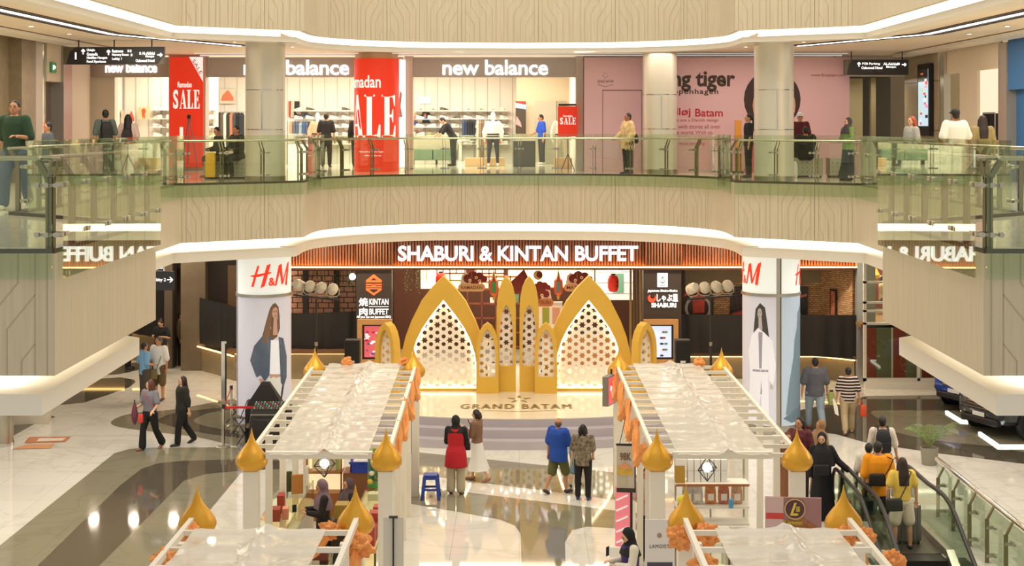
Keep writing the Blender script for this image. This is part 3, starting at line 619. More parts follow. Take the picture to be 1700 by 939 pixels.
# left bay
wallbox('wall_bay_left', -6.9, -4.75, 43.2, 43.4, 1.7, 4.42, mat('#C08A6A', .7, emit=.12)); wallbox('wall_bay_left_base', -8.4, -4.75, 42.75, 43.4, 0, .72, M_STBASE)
wallbox('trim_32', -8.6, -4.75, 42.55, 43.4, .78, .9, mat('#6A4A2E', .5)); wallbox('trim_33', -8.4, -4.75, 42.62, 42.66, .755, .775, mat('#FFD890', .4, emit=5., ecol='#FFCB78'))
t = thing('wooden_lattice', 'dark wooden lattice screen with brick pattern above the black cloth', 'screen', (-5.8, 42.95, 1.9)); mb = MB()
for i in range(9): mb.box(-.98, 1.05, 0, .04, .16*i, .16*i+.025)
rr = random.Random(5)
for i in range(8):
    for j in range(7): xx = -.95+.3*j+(.15 if i % 2 else 0)+rr.uniform(-.03, .03); mb.box(xx, xx+.025, 0, .04, .16*i, .16*i+.18)
mb.build('lattice', mat('#2E2018', .6), t)
for xx in (-.62, .3): MB().box(xx, xx+.16, -.05, .06, -1.0, 1.4).build('post', mat('#241A14', .6), t)
t = thing('pendant_lamp', 'round white glowing pendant lamp left of the hexagon logo', 'lamp', P(585, 459, 42.8)); MB().ell((0, 0, 0), .1).build('globe', mat('#FFFFFF', .4, emit=2.5), t, smooth=60); MB().cyl((0, 0, .1), (0, 0, .3), .01, n=6).build('cord', BLACK, t)
def cloth(name, pts_top, pts_bot, label, n=40, amp=.03):
    """hanging cloth between a top and a bottom edge (two points each)"""
    mb = MB(); rt = Vector(pts_top[0]); rows = []
    a0, a1, b0, b1 = [Vector(q) for q in (*pts_top, *pts_bot)]
    for off in (0, .012):
        for r in range(5):
            for i in range(n+1):
                u = i/n; a = a0.lerp(a1, u); b = b0.lerp(b1, u); q = a.lerp(b, r/4); q.y += amp*math.sin(u*n*.9+math.sin(u*13)*2)*(r/4*.6+.4)+off; rows.append(q)
    W_ = n+1; fs = []
    for k in range(2):
        for r in range(4):
            for i in range(n):
                a = k*5*W_+r*W_+i; fs.append((a, a+W_, a+W_+1, a+1) if k == 0 else (a, a+1, a+W_+1, a+W_))
    mb.add(rows, fs); o = mb.build(name, M_CLOTH, smooth=60, local=tuple(b0)); return tag(o, label, 'cloth')
cloth('black_cloth', [(-6.95, 42.7, 1.92), (-4.76, 42.7, 2.02)], [(-6.95, 42.72, .86), (-4.76, 42.72, .92)], 'black cloth hung across the left bay under the wooden lattice')
# far left front
mb = MB(); mb.prism([(-8.35, 42.45), (-9.1, 43.5), (-9.1, 44), (-8.2, 43)], 0, .72); mb.prism([(-9.1, 43.5), (-9.96, 44.5), (-9.9, 45), (-9.0, 44)], 0, .72); struct(mb.build('wall_front_left_base', M_STBASE))
wallbox('wall_front_left', -9.9, -6.9, 44.6, 44.8, .7, 4.42, mat('#2E241C', .6)); wallbox('wall_front_left_pier', -10.35, -9.6, 44.2, 45.2, 0, 4.42, mat('#6E5F4C', .5, noise=.15, nscale=3)); wallbox('wall_front_left_pier_b', -10.95, -10.7, 44.6, 45.2, 0, 4.42, mat('#5E5040', .5))
wallbox('wall_front_far', -14, -10.9, 46.2, 46.5, 0, .95, M_STBASE); wallbox('wall_front_far_top', -14, -10.9, 46.6, 46.8, .9, 4.42, mat('#3A2E24', .6)); wallbox('trim_34', -14, -10.9, 46.1, 46.2, .9, .94, mat('#FFD890', .4, emit=4., ecol='#FFCB78'))
mb = MB(); mb.bar((-8.38, 42.35, .745), (-9.98, 44.4, .745), .05, .03); struct(mb.build('trim_35', mat('#FFD890', .4, emit=5., ecol='#FFCB78')))
cloth('black_cloth', [(-9.75, 44.1, 2.25), (-8.0, 42.4, 2.1)], [(-9.75, 44.1, .85), (-8.0, 42.4, .8)], 'black cloth at the dark front left of the left poster column', 30)
cloth('black_cloth', [(-13, 46.05, 2.3), (-10.95, 45.2, 2.4)], [(-13, 46.05, 1.0), (-10.95, 45.2, .8)], 'black cloth behind the woman looking into her bag', 24)
wallbox('trim_36', -8.95, -8.4, 44.4, 44.6, 1.4, 3.2, mat('#6A5238', .5))
t = thing('direction_sign', 'black Lobby 2 sign with arrow half hidden by the left balcony', 'sign', P(270, 466, 38))
MB().box(-.5, .3, 0, .1, -.25, .25).build('board', mat('#26262A', .4), t); mb = MB(); mb.text('Lobby 2', TR(-.1, 0, .02), h=.11, ext=.006, bold=.015); mb.bar((.12, -.005, .03), (.26, -.005, .03), .006, .025); mb.bar((.19, -.005, .1), (.265, -.005, .03), .006, .025); mb.bar((.19, -.005, -.04), (.265, -.005, .03), .006, .025); mb.build('lettering', mw, t)
MB().cyl((0, .05, .25), (0, .05, 4.4-t.location.z), .012, n=6).build('hanger', DARK, t)
t = thing('wall_emblem', 'dark wall panel with glowing white curved lines at the far left', 'sign', P(268, 452, 46.0)); MB().box(-.5, .4, 0, .05, -.3, .35).build('board', BLACK, t)
mb = MB(); mb.tube([(-.3+.5*math.cos(a*.16), -.03, -.3+.6*math.sin(a*.16)) for a in range(11)], .016, 5); mb.box(-.4, .1, -.03, 0, .02, .05); mb.box(-.4, .1, -.03, 0, .12, .15); mb.build('light_lines', mw, t)
# right bay: bricks, pictures
wallbox('wall_bay_right', 4.75, 9.0, 43.3, 43.5, .7, 2.8, M_BRICK); wallbox('wall_bay_right_top', 4.75, 9.0, 43.25, 43.5, 2.8, 4.42, mat('#8A7A5C', .7, bump=.8, nscale=9))
mb = MB(); mb.prism([(9.0, 43.3), (9.75, 42.3), (9.9, 42.4), (9.2, 43.5)], .7, 4.42); struct(mb.build('wall_bay_right_return', M_BRICK))
mb = MB(); mb.prism([(4.75, 42.9), (8.9, 42.9), (9.78, 42.2), (9.78, 43.5), (4.75, 43.5)], 0, .62); struct(mb.build('wall_bay_right_base', M_STBASE))
mb = MB(); mb.prism([(4.75, 42.72), (8.9, 42.72), (9.8, 42.05), (9.8, 43.5), (4.75, 43.5)], .68, .78); struct(mb.build('trim_37', mat('#4A3524', .5)))
mb = MB(); mb.bar((4.75, 42.8, .66), (8.9, 42.8, .66), .05, .03); mb.bar((8.9, 42.8, .66), (9.78, 42.12, .66), .05, .03); struct(mb.build('trim_38', mat('#FFD890', .4, emit=5., ecol='#FFCB78')))
cloth('black_cloth', [(4.8, 42.68, 1.92), (9.85, 42.1, 1.98)], [(4.8, 42.7, .84), (9.85, 42.12, .72)], 'wide black cloth hung across the right brick bay', 70)
t = thing('food_picture', 'food picture of red meat over a round pot on the brick wall', 'picture', P(1159, 503, 43.22)); MB().box(-.46, .46, 0, .06, -.52, .5).build('panel', mat('#3A2A20', .4), t)
MB().flat([arc(0, -.15, .4, 0, 2*PI, 24)[:-1], arc(0, -.15, .32, 0, 2*PI, 24)[:-1]], .02, 0, TR(0, -.02, 0)).build('pot_rim', mat('#C8C0B0', .4), t); MB().flat([[(-.16, -.3), (.18, -.28), (.2, .22), (.05, .28), (-.18, .24)]], .02, 0, TR(0, -.03, 0)).build('meat', mat('#D85040', .5, noise=.3, nscale=9), t); MB().flat([[(-.44, .2), (.1, .35), (.3, .48), (-.3, .46)]], .02, 0, TR(0, -.025, 0)).build('meat_slice', mat('#D8705A', .5), t)
t = thing('grill_picture', 'food picture of meat on a dark grill beside the right poster column', 'picture', P(1232, 503, 43.22)); MB().box(-.35, .5, 0, .06, -.52, .5).build('panel', mat('#2A2018', .4), t)
mb = MB()
for k in range(7): mb.bar((-.34, -.01, -.3+.12*k), (.45, -.01, -.05+.12*k if k < 4 else .46), .01, .012); mb.bar((-.34+.12*k, -.01, .46), (-.34+.12*k+.15, -.01, -.5), .01, .012)
mb.build('grill_bars', mat('#6A4A38', .4), t); MB().flat([[(-.3, -.5), (.4, -.4), (.45, -.05), (.1, -.2), (-.3, -.3)]], .02, 0, TR(0, -.03, 0)).build('meat', mat('#C84A34', .5), t)
t = thing('dark_picture', 'tall dark picture of an orange dish right of the right poster column', 'picture', P(1327, 506, 43.23)); MB().box(-.3, .25, 0, .06, -.55, .55).build('panel', mat('#241C18', .4), t); MB().flat([[(-.3, .2), (.22, .34), (.22, .27), (-.3, .12)]], .02, 0, TR(0, -.02, 0)).build('orange_stripe', mat('#D8704A', .5), t); MB().flat([[(-.2, -.35), (.05, -.32), (.0, -.15), (-.1, -.18)]], .02, 0, TR(0, -.02, 0)).build('plate', mat('#E0D0B0', .5), t)
t = thing('narrow_picture', 'narrow colourful picture on the angled brick wall', 'picture', (9.3, 42.8, 2.1), math.atan2(-1, .75)); MB().box(-.12, .12, -.02, .02, -.5, .55).build('panel', mat('#241C18', .4), t); MB().box(-.08, .08, -.03, -.02, -.45, .5).build('print', mat('#B06A4A', .5, noise=.5, nscale=8), t)
# aluminium post, stone pier and the tall white framed window
wallbox('trim_40', 9.82, 10.02, 42.0, 42.3, 0, 4.42, mat('#C8CCCC', .3, .6)); wallbox('wall_window_pier', 10.0, 10.35, 42.0, 42.6, 0, 4.42, mat('#77745E', .6, noise=.12, nscale=8))
M_WF = mat('#E4DECE', .5)
wz = wallbox('wall_window_base', 9.85, 12.4, 41.15, 41.35, 0, .22, M_WF)
mb = MB()
for xx in (9.82, 11.35, 12.35): mb.box(xx, xx+.08, 41.2, 41.3, .2, 4.42)
for zz in (2.42, 1.82, 2.18 - .0, 3.0): mb.box(9.82, 12.4, 41.2, 41.3, zz, zz+.06)
mb.box(9.82, 12.4, 41.2, 41.3, .2, .3)
struct(mb.build('window_1', M_WF)); wallbox('window_2', 9.85, 12.4, 41.24, 41.25, .25, 4.4, CLEAR)
mb = MB(); mr, mg, mc = 0, 1, 2; xx = 9.9
for k in range(9):
    w_ = (.36, .42, .1)[k % 3] if k % 3 != 2 else .05
    mb.box(xx, xx+w_, 41.5, 41.55, .25, 1.8, (0, 1, 2)[k % 3] if k % 3 != 2 else 2); xx += w_
struct(mb.build('wall_window_stripes', [mat('#8E3A22', .6), mat('#6E6E50', .6), mat('#D8D0B8', .6)]))
wallbox('wall_window_back', 9.8, 13, 45.2, 45.4, 1.6, 4.42, mat('#7A3422', .7, emit=.12)); wallbox('floor_window_room', 9.8, 13, 41.5, 45.4, 1.7, 1.8, mat('#8A6A3E', .6))  # red back wall glows faintly to make the room look lit
t = thing('arched_room_divider', 'cream arched frame divider inside the tall white window', 'divider', (10.6, 44.2, 1.8)); mc = mat('#E0C690', .6)
for xx in (-.7, -.05, .6): MB().box(xx, xx+.07, 0, .06, 0, 2.0).build('upright', mc, t)
for xx in (-.33, .32): MB().tube([(xx+.33*math.cos(a*PI/12), .03, 2.0+.4*math.sin(a*PI/12)) for a in range(13)], .035, 6).build('arch', mc, t)
for zz in (1.05, 1.55): MB().box(-.7, .67, 0, .05, zz, zz+.06).build('rail', mc, t)
MB().box(-.68, -.05, .1, .12, .0, 1.5).build('grey_panel', mat('#8A8672', .6), t); MB().lathe([(.02, .9), (.14, 1.05), (.16, 1.15), (.05, 1.35)], 8, (.25, -.1, 0)).build('ornament', mat('#C8A03A', .4, .3), t)

# ---------------------------------------------------------------- poster columns
M_LB = mat('#EDF2EC', .4, emit=.42, ecol='#F2F8F2'); M_PO = mat('#D8D8E4', .35, emit=.16, ecol='#DCDCEA')
def poster_column(x, y, r, label):
    t = thing('poster_column', label, 'column', (x, y, 0))
    MB().lathe([(r-.05, 0), (r-.05, .24)], 48).build('base', mat('#B8B4A8', .25, .5), t, smooth=40)
    MB().lathe([(r, .24), (r, 3.36)], 64).build('poster', M_PO, t, smooth=40)
    MB().lathe([(r+.03, 3.36), (r+.03, 3.43)], 48).build('ring', STEEL, t, smooth=40)
    MB().lathe([(r, 3.43), (r, 4.42)], 64).build('light_box', M_LB, t, smooth=40)
    return t
def onto(t, name, r, mat_, fn, d=.004):
    mb = MB(); fn(mb)
    # subdivide along x so flat pieces follow the curve
    import bmesh
    bm = bmesh.new(); vs = [bm.verts.new(v) for v in mb.v]
    for f in mb.f:
        try: bm.faces.new([vs[i] for i in f])
        except ValueError: pass
    xs = [v.co.x for v in bm.verts]; a, b = min(xs), max(xs); k = max(2, int((b-a)/.12))
    for i in range(1, k): bmesh.ops.bisect_plane(bm, geom=bm.verts[:]+bm.edges[:]+bm.faces[:], plane_co=(a+(b-a)*i/k, 0, 0), plane_no=(1, 0, 0))
    bm.verts.index_update(); o = MB(); o.v = [v.co.copy() for v in bm.verts]; o.f = [tuple(q.index for q in f.verts) for f in bm.faces]; o.m = [0]*len(o.f); bm.free()
    for v in o.v: v.y -= d
    o.bend(0, 0, r); return o.build(name, mat_, t)
def pf(*polys): return lambda mb: [mb.add([(q[0], 0, q[1]) for q in p], [tuple(range(len(p)))]) for p in polys]
def strip_v(t, r, ang, w, m): x = ang*r; onto(t, 'metal_strip', r, m, pf([(x-w/2, .24), (x+w/2, .24), (x+w/2, 4.42), (x-w/2, 4.42)]), .012)
def hm(t, r, ang, w):
    def f(mb):
        o = ang*r; k = w/1.05
        for p in ([(-.50, .0), (-.43, .0), (-.28, .52), (-.34, .50)], [(-.26, -.03), (-.15, .02), (.0, .55), (-.10, .52)], [(-.55, .26), (-.40, .22), (.0, .32), (.02, .36), (-.3, .31)],
                  [(.10, .02), (.15, .02), (.30, .54), (.21, .50)], [(.21, .50), (.30, .54), (.36, .06), (.30, .03)], [(.30, .03), (.36, .06), (.55, .56), (.50, .52)], [(.42, .02), (.50, .0), (.60, .58), (.50, .52)]):
            mb.add([(o+q[0]*k, 0, 3.62+q[1]) for q in p], [tuple(range(len(p)))])
        mb.text('&', TR(o+.03*k, 0, 3.74), h=.2, w=.17, ext=.001, bold=.03)
    onto(t, 'red_letters', r, mat('#F0391C', .5, emit=.5), f, .008)
r = .66
t = poster_column(-6.25, 35.4, r, 'round poster column on the left with woman in blue jacket and red letters'); hm(t, r, .42, 1.0)
strip_v(t, r, -1.35, .07, STEEL); strip_v(t, r, -1.1, .04, mat('#9A927E', .3, .9))
o = .42*r; S = lambda pts, k=1.: [(o+x*k, z) for x, z in pts]
el = lambda cx, cz, rx, rz: [(cx+rx*math.cos(a*PI/8), cz+rz*math.sin(a*PI/8)) for a in range(16)]
onto(t, 'poster_hair', r, mat('#7A5C48', .6), pf(S([(-.24, 2.3), (-.16, 2.6), (-.08, 2.9), (-.02, 3.1), (.05, 3.2), (.12, 3.22), (.2, 3.12), (.23, 2.9), (.24, 2.6), (.16, 2.4), (.0, 2.3), (-.1, 2.2)])), .004)
onto(t, 'poster_face', r, mat('#D8AC94', .6), pf(S([(.05, 2.45), (.07, 2.85), (.15, 2.85), (.18, 2.45)]), S(el(.11, 2.98, .08, .14)), S([(-.28, 1.42), (-.18, 1.42), (-.12, 1.16), (-.22, 1.2)]), S([(-.02, 1.52), (.28, 1.48), (.28, 1.4), (-.02, 1.42)])), .007)
onto(t, 'poster_features', r, mat('#5A3A30', .6), pf(S(el(.085, 3.01, .014, .008)), S(el(.14, 3.01, .014, .008)), S(el(.115, 2.91, .02, .01)), S([(.065, 3.035), (.1, 3.04), (.1, 3.03)]), S([(.125, 3.04), (.16, 3.035), (.125, 3.03)])), .009)
onto(t, 'poster_lock', r, mat('#8A6A52', .6), pf(S([(-.2, 2.3), (-.12, 2.7), (-.03, 3.0), (.06, 3.16), (.03, 2.95), (.0, 2.7), (-.03, 2.45), (-.1, 2.25)]), S([(.17, 3.1), (.2, 2.8), (.2, 2.5), (.16, 2.6), (.17, 2.9)])), .012)
onto(t, 'poster_top', r, mat('#EEF0F4', .6, emit=.2), pf(S([(-.06, 2.35), (.26, 2.3), (.27, 1.5), (-.04, 1.52)])), .009)
onto(t, 'poster_jacket', r, mat('#5E6C80', .6, noise=.3, nscale=3), pf(S([(-.5, 1.85), (-.4, 2.2), (-.15, 2.5), (.0, 2.4), (-.03, 1.5), (-.14, 1.35), (-.24, 1.5), (-.34, 1.45)]), S([(.2, 2.4), (.34, 2.35), (.46, 1.9), (.46, 1.4), (.34, 1.15), (.26, 1.3)])), .011)
onto(t, 'poster_trousers', r, mat('#DEDDD6', .6, emit=.2), pf(S([(-.06, 1.45), (.32, 1.42), (.34, .3), (.12, .3), (.13, .9), (.0, .3), (-.3, .3)])), .008)
onto(t, 'poster_belt', r, mat('#3A3C44', .6), pf(S([(.3, 1.2), (.36, 1.2), (.24, .6), (.2, .6)]), S([(-.16, 1.25), (-.11, 1.2), (-.16, .95), (-.2, .97)])), .012)
t = poster_column(6.2, 35.6, .70, 'round poster column on the right with grey woman in white suit'); r = .70
hm(t, r, -1.32, 1.0); hm(t, r, 1.35, .8); strip_v(t, r, .10, .12, STEEL); strip_v(t, r, .16, .03, mat('#6A6458', .3, .9))
o = -.55*r
onto(t, 'poster_hair', r, mat('#4A4644', .6), pf(S([(-.2, 2.25), (-.16, 2.7), (-.12, 3.05), (0, 3.2), (.12, 3.1), (.18, 2.7), (.24, 2.2), (.14, 2.1), (.1, 2.4), (-.08, 2.45)])), .004)
onto(t, 'poster_face', r, mat('#C8C0BE', .6), pf(S(el(-.01, 2.95, .06, .125)), S([(-.04, 2.55), (-.04, 2.85), (.04, 2.85), (.06, 2.55)]), S([(.26, 1.3), (.34, 1.28), (.3, 1.12), (.24, 1.15)])), .007)
onto(t, 'poster_features', r, mat('#4A4442', .6), pf(S(el(-.035, 2.98, .012, .008)), S(el(.015, 2.98, .012, .008)), S(el(-.012, 2.885, .018, .009))), .011)
onto(t, 'poster_suit', r, mat('#E6E5EC', .6, emit=.25), pf(S([(-.34, 2.0), (-.24, 2.4), (-.05, 2.6), (.1, 2.5), (.3, 2.3), (.38, 1.7), (.32, 1.2), (.22, 1.35), (.2, 1.6), (.22, .3), (.06, .3), (.02, 1.0), (-.08, .3), (-.36, .3), (-.28, 1.5)])), .010)
onto(t, 'poster_shadow', r, mat('#A8A6B4', .6), pf(S([(-.04, 2.5), (.06, 2.5), (.04, 1.62), (-.02, 1.62)]), S([(-.2, 1.58), (.2, 1.6), (.2, 1.55), (-.2, 1.53)]), S([(.01, 1.0), (.03, 1.35), (.05, 1.0)])), .013)
onto(t, 'blue_panel', r, mat('#B4C4D4', .5, emit=.25), pf([(.2*r, .24), (1.45*r, .24), (1.45*r, 3.36), (.2*r, 3.36)]), .003)
onto(t, 'blue_figure', r, mat('#7F97A8', .5), pf([(.35*r, .5), (.5*r, 1.3), (.7*r, 1.9), (.75*r, 2.3), (.9*r, 2.6), (.95*r, 2.95), (1.4*r, 3.2), (1.4*r, .5)]), .005)
onto(t, 'blue_foot', r, mat('#6E8698', .5), pf([(.25*r, .42), (.6*r, .3), (1.4*r, .34), (1.4*r, .7), (.7*r, .6)]), .007)

# ---------------------------------------------------------------- stage with gold arches
M_ST = mat('#B7AEB2', .6, noise=.06, nscale=2, bump=.15); M_STTOP = mat('#EADCC0', .16, noise=.06, nscale=1.2, stretch=(.4, 6, 1))
t = thing('stage', 'low curved stage with three cloth covered steps under the gold arches', 'stage', (0, 37, 0))
def sect(R, c=42.4-37, X=4.4, yb=2.3):
    a = math.asin(min(1, X/R)); return [(R*math.sin(-a+2*a*i/40), c-R*math.cos(-a+2*a*i/40)) for i in range(41)]+[(X, yb), (-X, yb)]
MB().prism(sect(9.0), 0, .2).build('step', M_ST, t); MB().prism(sect(8.7), .2, .4).build('step', M_ST, t); MB().prism(sect(8.4), .4, .585).build('step', M_ST, t)
MB().prism(sect(8.38), .585, .6).build('top', M_STTOP, t)
mb = MB(); vs, fs = txt('GRAND BATAM', h=.58, w=2.7, ext=0, bold=0, sp=1.25)
for dx, dz in ((-.022, 0), (.022, 0), (0, -.02), (0, .02), (0, 0)): mb.add([(q.x+dx, q.z+dz, 0) for q in vs], fs, 0, TR(-.08, -1.5, .602+abs(dx)*.02+dz*.01))
for k in range(5):
    a = PI/2+k*2*PI/5; c = Vector((.0, -.55)); d = Vector((math.cos(a), math.sin(a)*1.6)); e = Vector((-math.sin(a), math.cos(a)*1.6)); q = [c+d*.12+e*.06, c+d*.32+e*.02, c+d*.32-e*.02, c+d*.12-e*.06]
    mb.add([(v.x, v.y, .602) for v in q], [(0, 3, 2, 1)])
for sx in (-1, 1): mb.add([(0, -2.15, .602), (.9*sx, -2.02, .602), (.9*sx, -1.98, .602), (0, -2.1, .602)], [(0, 1, 2, 3)])
mb.build('floor_lettering', mat('#8E763E', .5), t)
M_GOLD = mat('#DFB142', .5, noise=.05, nscale=3); M_GOLDE = mat('#E9D0B0', .5); M_LAT = mat('#F4ECDC', .5); M_LEDW = mat('#FFF6E0', .4, emit=9., ecol='#FFF2D8')
def sh_clip(poly, clip):
    out = poly
    for i in range(len(clip)):
        a, b = Vector(clip[i]), Vector(clip[(i+1) % len(clip)]); inp, out = out, []
        side = lambda p: (b.x-a.x)*(p[1]-a.y)-(b.y-a.y)*(p[0]-a.x)
        for j in range(len(inp)):
            p, q = inp[j-1], inp[j]; sp, sq = side(p), side(q)
            if sp*sq < 0: t = sp/(sp-sq); out.append((p[0]+(q[0]-p[0])*t, p[1]+(q[1]-p[1])*t))
            if sq >= 0: out.append(q)
        if len(out) < 3: return []
    return out
def sym(half): return [(x, z) for x, z in half]+[(-x, z) for x, z in reversed(half) if x > 1e-6]   # from the base right, up, down left
def inset(poly, d):
    n = len(poly); out = []
    for i in range(n):
        a, b, c = Vector(poly[i-1]), Vector(poly[i]), Vector(poly[(i+1) % n]); n1 = Vector((-(b-a).y, (b-a).x)).normalized(); n2 = Vector((-(c-b).y, (c-b).x)).normalized(); m = (n1+n2).normalized(); q = b+m*d/max(.4, m.dot(n1)); out.append((q.x, q.y))
    return out
def lattice_loops(panel, dx, dz, z0, hx, st, parity=0):
    holes = []; clip = inset(panel, .014); zt = max(q[1] for q in panel); xm = max(q[0] for q in panel)
    n = int(xm/dx)+1
    for i in range(-n, n+1):
        for k in range(-2, int(zt/dz)+3):
            odd = (i+parity) % 2; z = z0-k*dz+(dz/2 if odd else 0); star = odd and k % 2
            p = [(i*dx+(st if j % 2 == 0 else st*.56)*math.cos(j*PI/6), z+(st if j % 2 == 0 else st*.56)*math.sin(j*PI/6)) for j in range(12)] if star else [(i*dx+hx*math.sin(j*PI/3), z+hx*math.cos(j*PI/3)) for j in range(6)][::-1]
            c = sh_clip(p, clip)
            if len(c) > 2:
                ar = abs(sum(c[j-1][0]*c[j][1]-c[j][0]*c[j-1][1] for j in range(len(c))))/2
                if ar > .0012: holes.append(c)
    return [panel]+holes
def gold_arch(x, y, rz, outer, inner, zi, label, depth=.3, pat=(.165, .2, .06, .098), parity=0, led=True):
    t = thing('gold_arch', label, 'decoration arch', (x, y, .6), rz)
    O = sym(outer); I = sym(inner)
    if zi < .02:       # the opening runs to the floor: cut the frame's foot
        MB().flat([[(q[0], q[1]) for q in outer]+[(-q[0], q[1]) for q in reversed(outer) if q[0] > 1e-6]+[(-inner[0][0], 0)]+[(-q[0], q[1]) for q in inner if q[0] > 1e-6]+[inner[-1]]+[(q[0], q[1]) for q in reversed(inner) if q[0] > 1e-6]], depth).build('frame', M_GOLD, t)
    else: MB().flat([O, I], depth).build('frame', M_GOLD, t)
    zt = inner[-1][1]
    MB().flat(lattice_loops(I, pat[0], pat[1], zt-.17 if led else zt-.1, pat[2], pat[3], parity), .03, 0, TR(0, depth*.5, 0)).build('lattice', M_LAT, t)
    if led:
        mb = MB(); J = inset(I, .022)
        for a, b in zip(J, J[1:]+J[:1]): mb.bar((a[0], depth*.36, a[1]), (b[0], depth*.36, b[1]), .025, .02)
        mb.build('led_strip', M_LEDW, t)
    return t
big_o = [(1.17, 0), (1.15, .5), (1.09, .95), (.98, 1.42), (.83, 1.82), (.58, 2.32), (.3, 2.68), (0, 2.98)]
big_i = [(.885, .06), (.88, .5), (.82, .95), (.70, 1.32), (.55, 1.62), (.345, 1.92), (.16, 2.16), (0, 2.36)]
gold_arch(-1.975, 37.6, 0, big_o, big_i, .06, 'large gold pointed arch with white star lattice on the left of the stage')
gold_arch(1.81, 37.6, 0, big_o, big_i, .06, 'large gold pointed arch with white star lattice on the right of the stage')
def slim(w, h, sh): return [(w, 0), (w, sh), (w*.93, sh+(h-sh)*.35), (w*.72, sh+(h-sh)*.66), (w*.4, sh+(h-sh)*.88), (0, h)]
def slimi(w, z0, h, sh): return [(w, z0), (w, sh), (w*.93, sh+(h-sh)*.35), (w*.72, sh+(h-sh)*.66), (w*.4, sh+(h-sh)*.88), (0, h)]
for X, nm in ((-.336, 'left'), (.258, 'right')): gold_arch(X, 37.45, 0, slim(.25, 2.98, 2.1), slimi(.18, .66, 2.26, 1.45), .66, 'tall slim gold arch, the %s one of the middle pair' % nm, .25, (.145, .2, .055, .09), 1, False)
for X, nm in ((-.82, 'left'), (.69, 'right')): gold_arch(X, 37.2, 0, slim(.29, 1.82, 1.1), slimi(.215, .42, 1.66, .95), .42, 'short gold arch in front of the middle pair, %s of the stage centre' % nm, .22, (.15, .2, .055, .09), 1, False)
gold_arch(-3.45, 37.0, -.5, slim(.29, 1.85, 1.15), slimi(.2, .3, 1.68, 1.0), .3, 'short gold arch turned inward at the left end of the stage', .3, (.15, .2, .055, .09), 1, False)
gold_arch(3.28, 37.0, .5, slim(.29, 1.85, 1.15), slimi(.2, .3, 1.68, 1.0), .3, 'short gold arch turned inward at the right end of the stage', .3, (.15, .2, .055, .09), 1, False)
# loudspeakers and spot stands
def loudspeaker(px, label):
    t = thing('loudspeaker', label, 'speaker', ((px-CX)*39/F, 39.6, 0))
    MB().box(-.21, .21, 0, .36, .95, 1.62).build('cabinet', mat('#1E1C1C', .6), t, bev=.02); MB().box(-.18, .18, -.015, 0, 1.0, 1.56).build('grille', mat('#121212', .8, bump=.3, nscale=60), t); MB().box(-.07, .07, -.03, -.014, 1.0, 1.06).build('badge', mat('#D8D8D0', .5), t)
    MB().cyl((0, .18, .0), (0, .18, .95), .02).build('pole', BLACK, t)
    for a in (0, 2.1, 4.2): MB().cyl((0, .18, .4), (.32*math.cos(a), .18+.32*math.sin(a), .015), .012, n=6).build('leg', BLACK, t)
loudspeaker(580, 'black loudspeaker left of the gold arches'); loudspeaker(1138, 'black loudspeaker right of the gold arches')
def spot_stand(px, tilt, label):
    X = (px-CX)*39/F; t = thing('spotlight_stand', label, 'light stand', (X, 39.0, 0)); mk = mat('#3A3632', .5, .4)
    MB().cyl((0, 0, 0), (0, 0, 1.6), .035).build('lower_pole', mk, t); MB().cyl((0, 0, 1.6), (0, 0, 2.82), .024).build('upper_pole', mk, t); MB().lathe([(.05, 1.56), (.05, 1.66)], 10).build('collar', STEEL, t)
    MB().bar((-.62, 0, 2.86+.62*tilt), (.62, 0, 2.86-.62*tilt), .05, .05).build('crossbar', mk, t)
    for a in (.5, 2.6, 4.7): MB().cyl((0, 0, .5), (.5*math.cos(a), .5*math.sin(a), .015), .015, n=6).build('leg', mk, t)
    for k in range(4):
        xx = -.48+.31*k; l = thing('par_spotlight', 'white spotlight can, %s of four on the %s stand' % (['first', 'second', 'third', 'last'][k], 'left' if px < 800 else 'right'), 'spotlight', (X+xx, 39.0, 2.93-xx*tilt), [-.5, .25, .5, .3][k]*(1 if px < 800 else -1), 'spotlights on the %s stand' % ('left' if px < 800 else 'right'))
        mw_ = mat('#D8D2C0', .5)
        MB().lathe([(.14, -.16), (.145, -.1), (.14, .06), (.10, .15), (.05, .17)], 18, (0, 0, 0), 0, TR(0, 0, .22, 0, 1.2)).build('can', mw_, l, smooth=40)
        MB().tube([(-.17, 0, .22), (-.17, 0, .06), (-.1, 0, .0), (.1, 0, .0), (.17, 0, .06), (.17, 0, .22)], .014, 6).build('yoke', mat('#B8B09C', .5), l); MB().lathe([(.13, -.17), (.13, -.155)], 16, (0, 0, 0), 0, TR(0, 0, .22, 0, 1.2)).build('lens', mat('#8A8878', .2), l)
        MB().box(-.05, .05, .06, .12, .25, .33).build('vents', mat('#7A7668', .5), l)
spot_stand(525, .12, 'black tripod stand with crossbar of spotlights, left of the stage'); spot_stand(1180, -.08, 'black tripod stand with crossbar of spotlights, right of the stage')
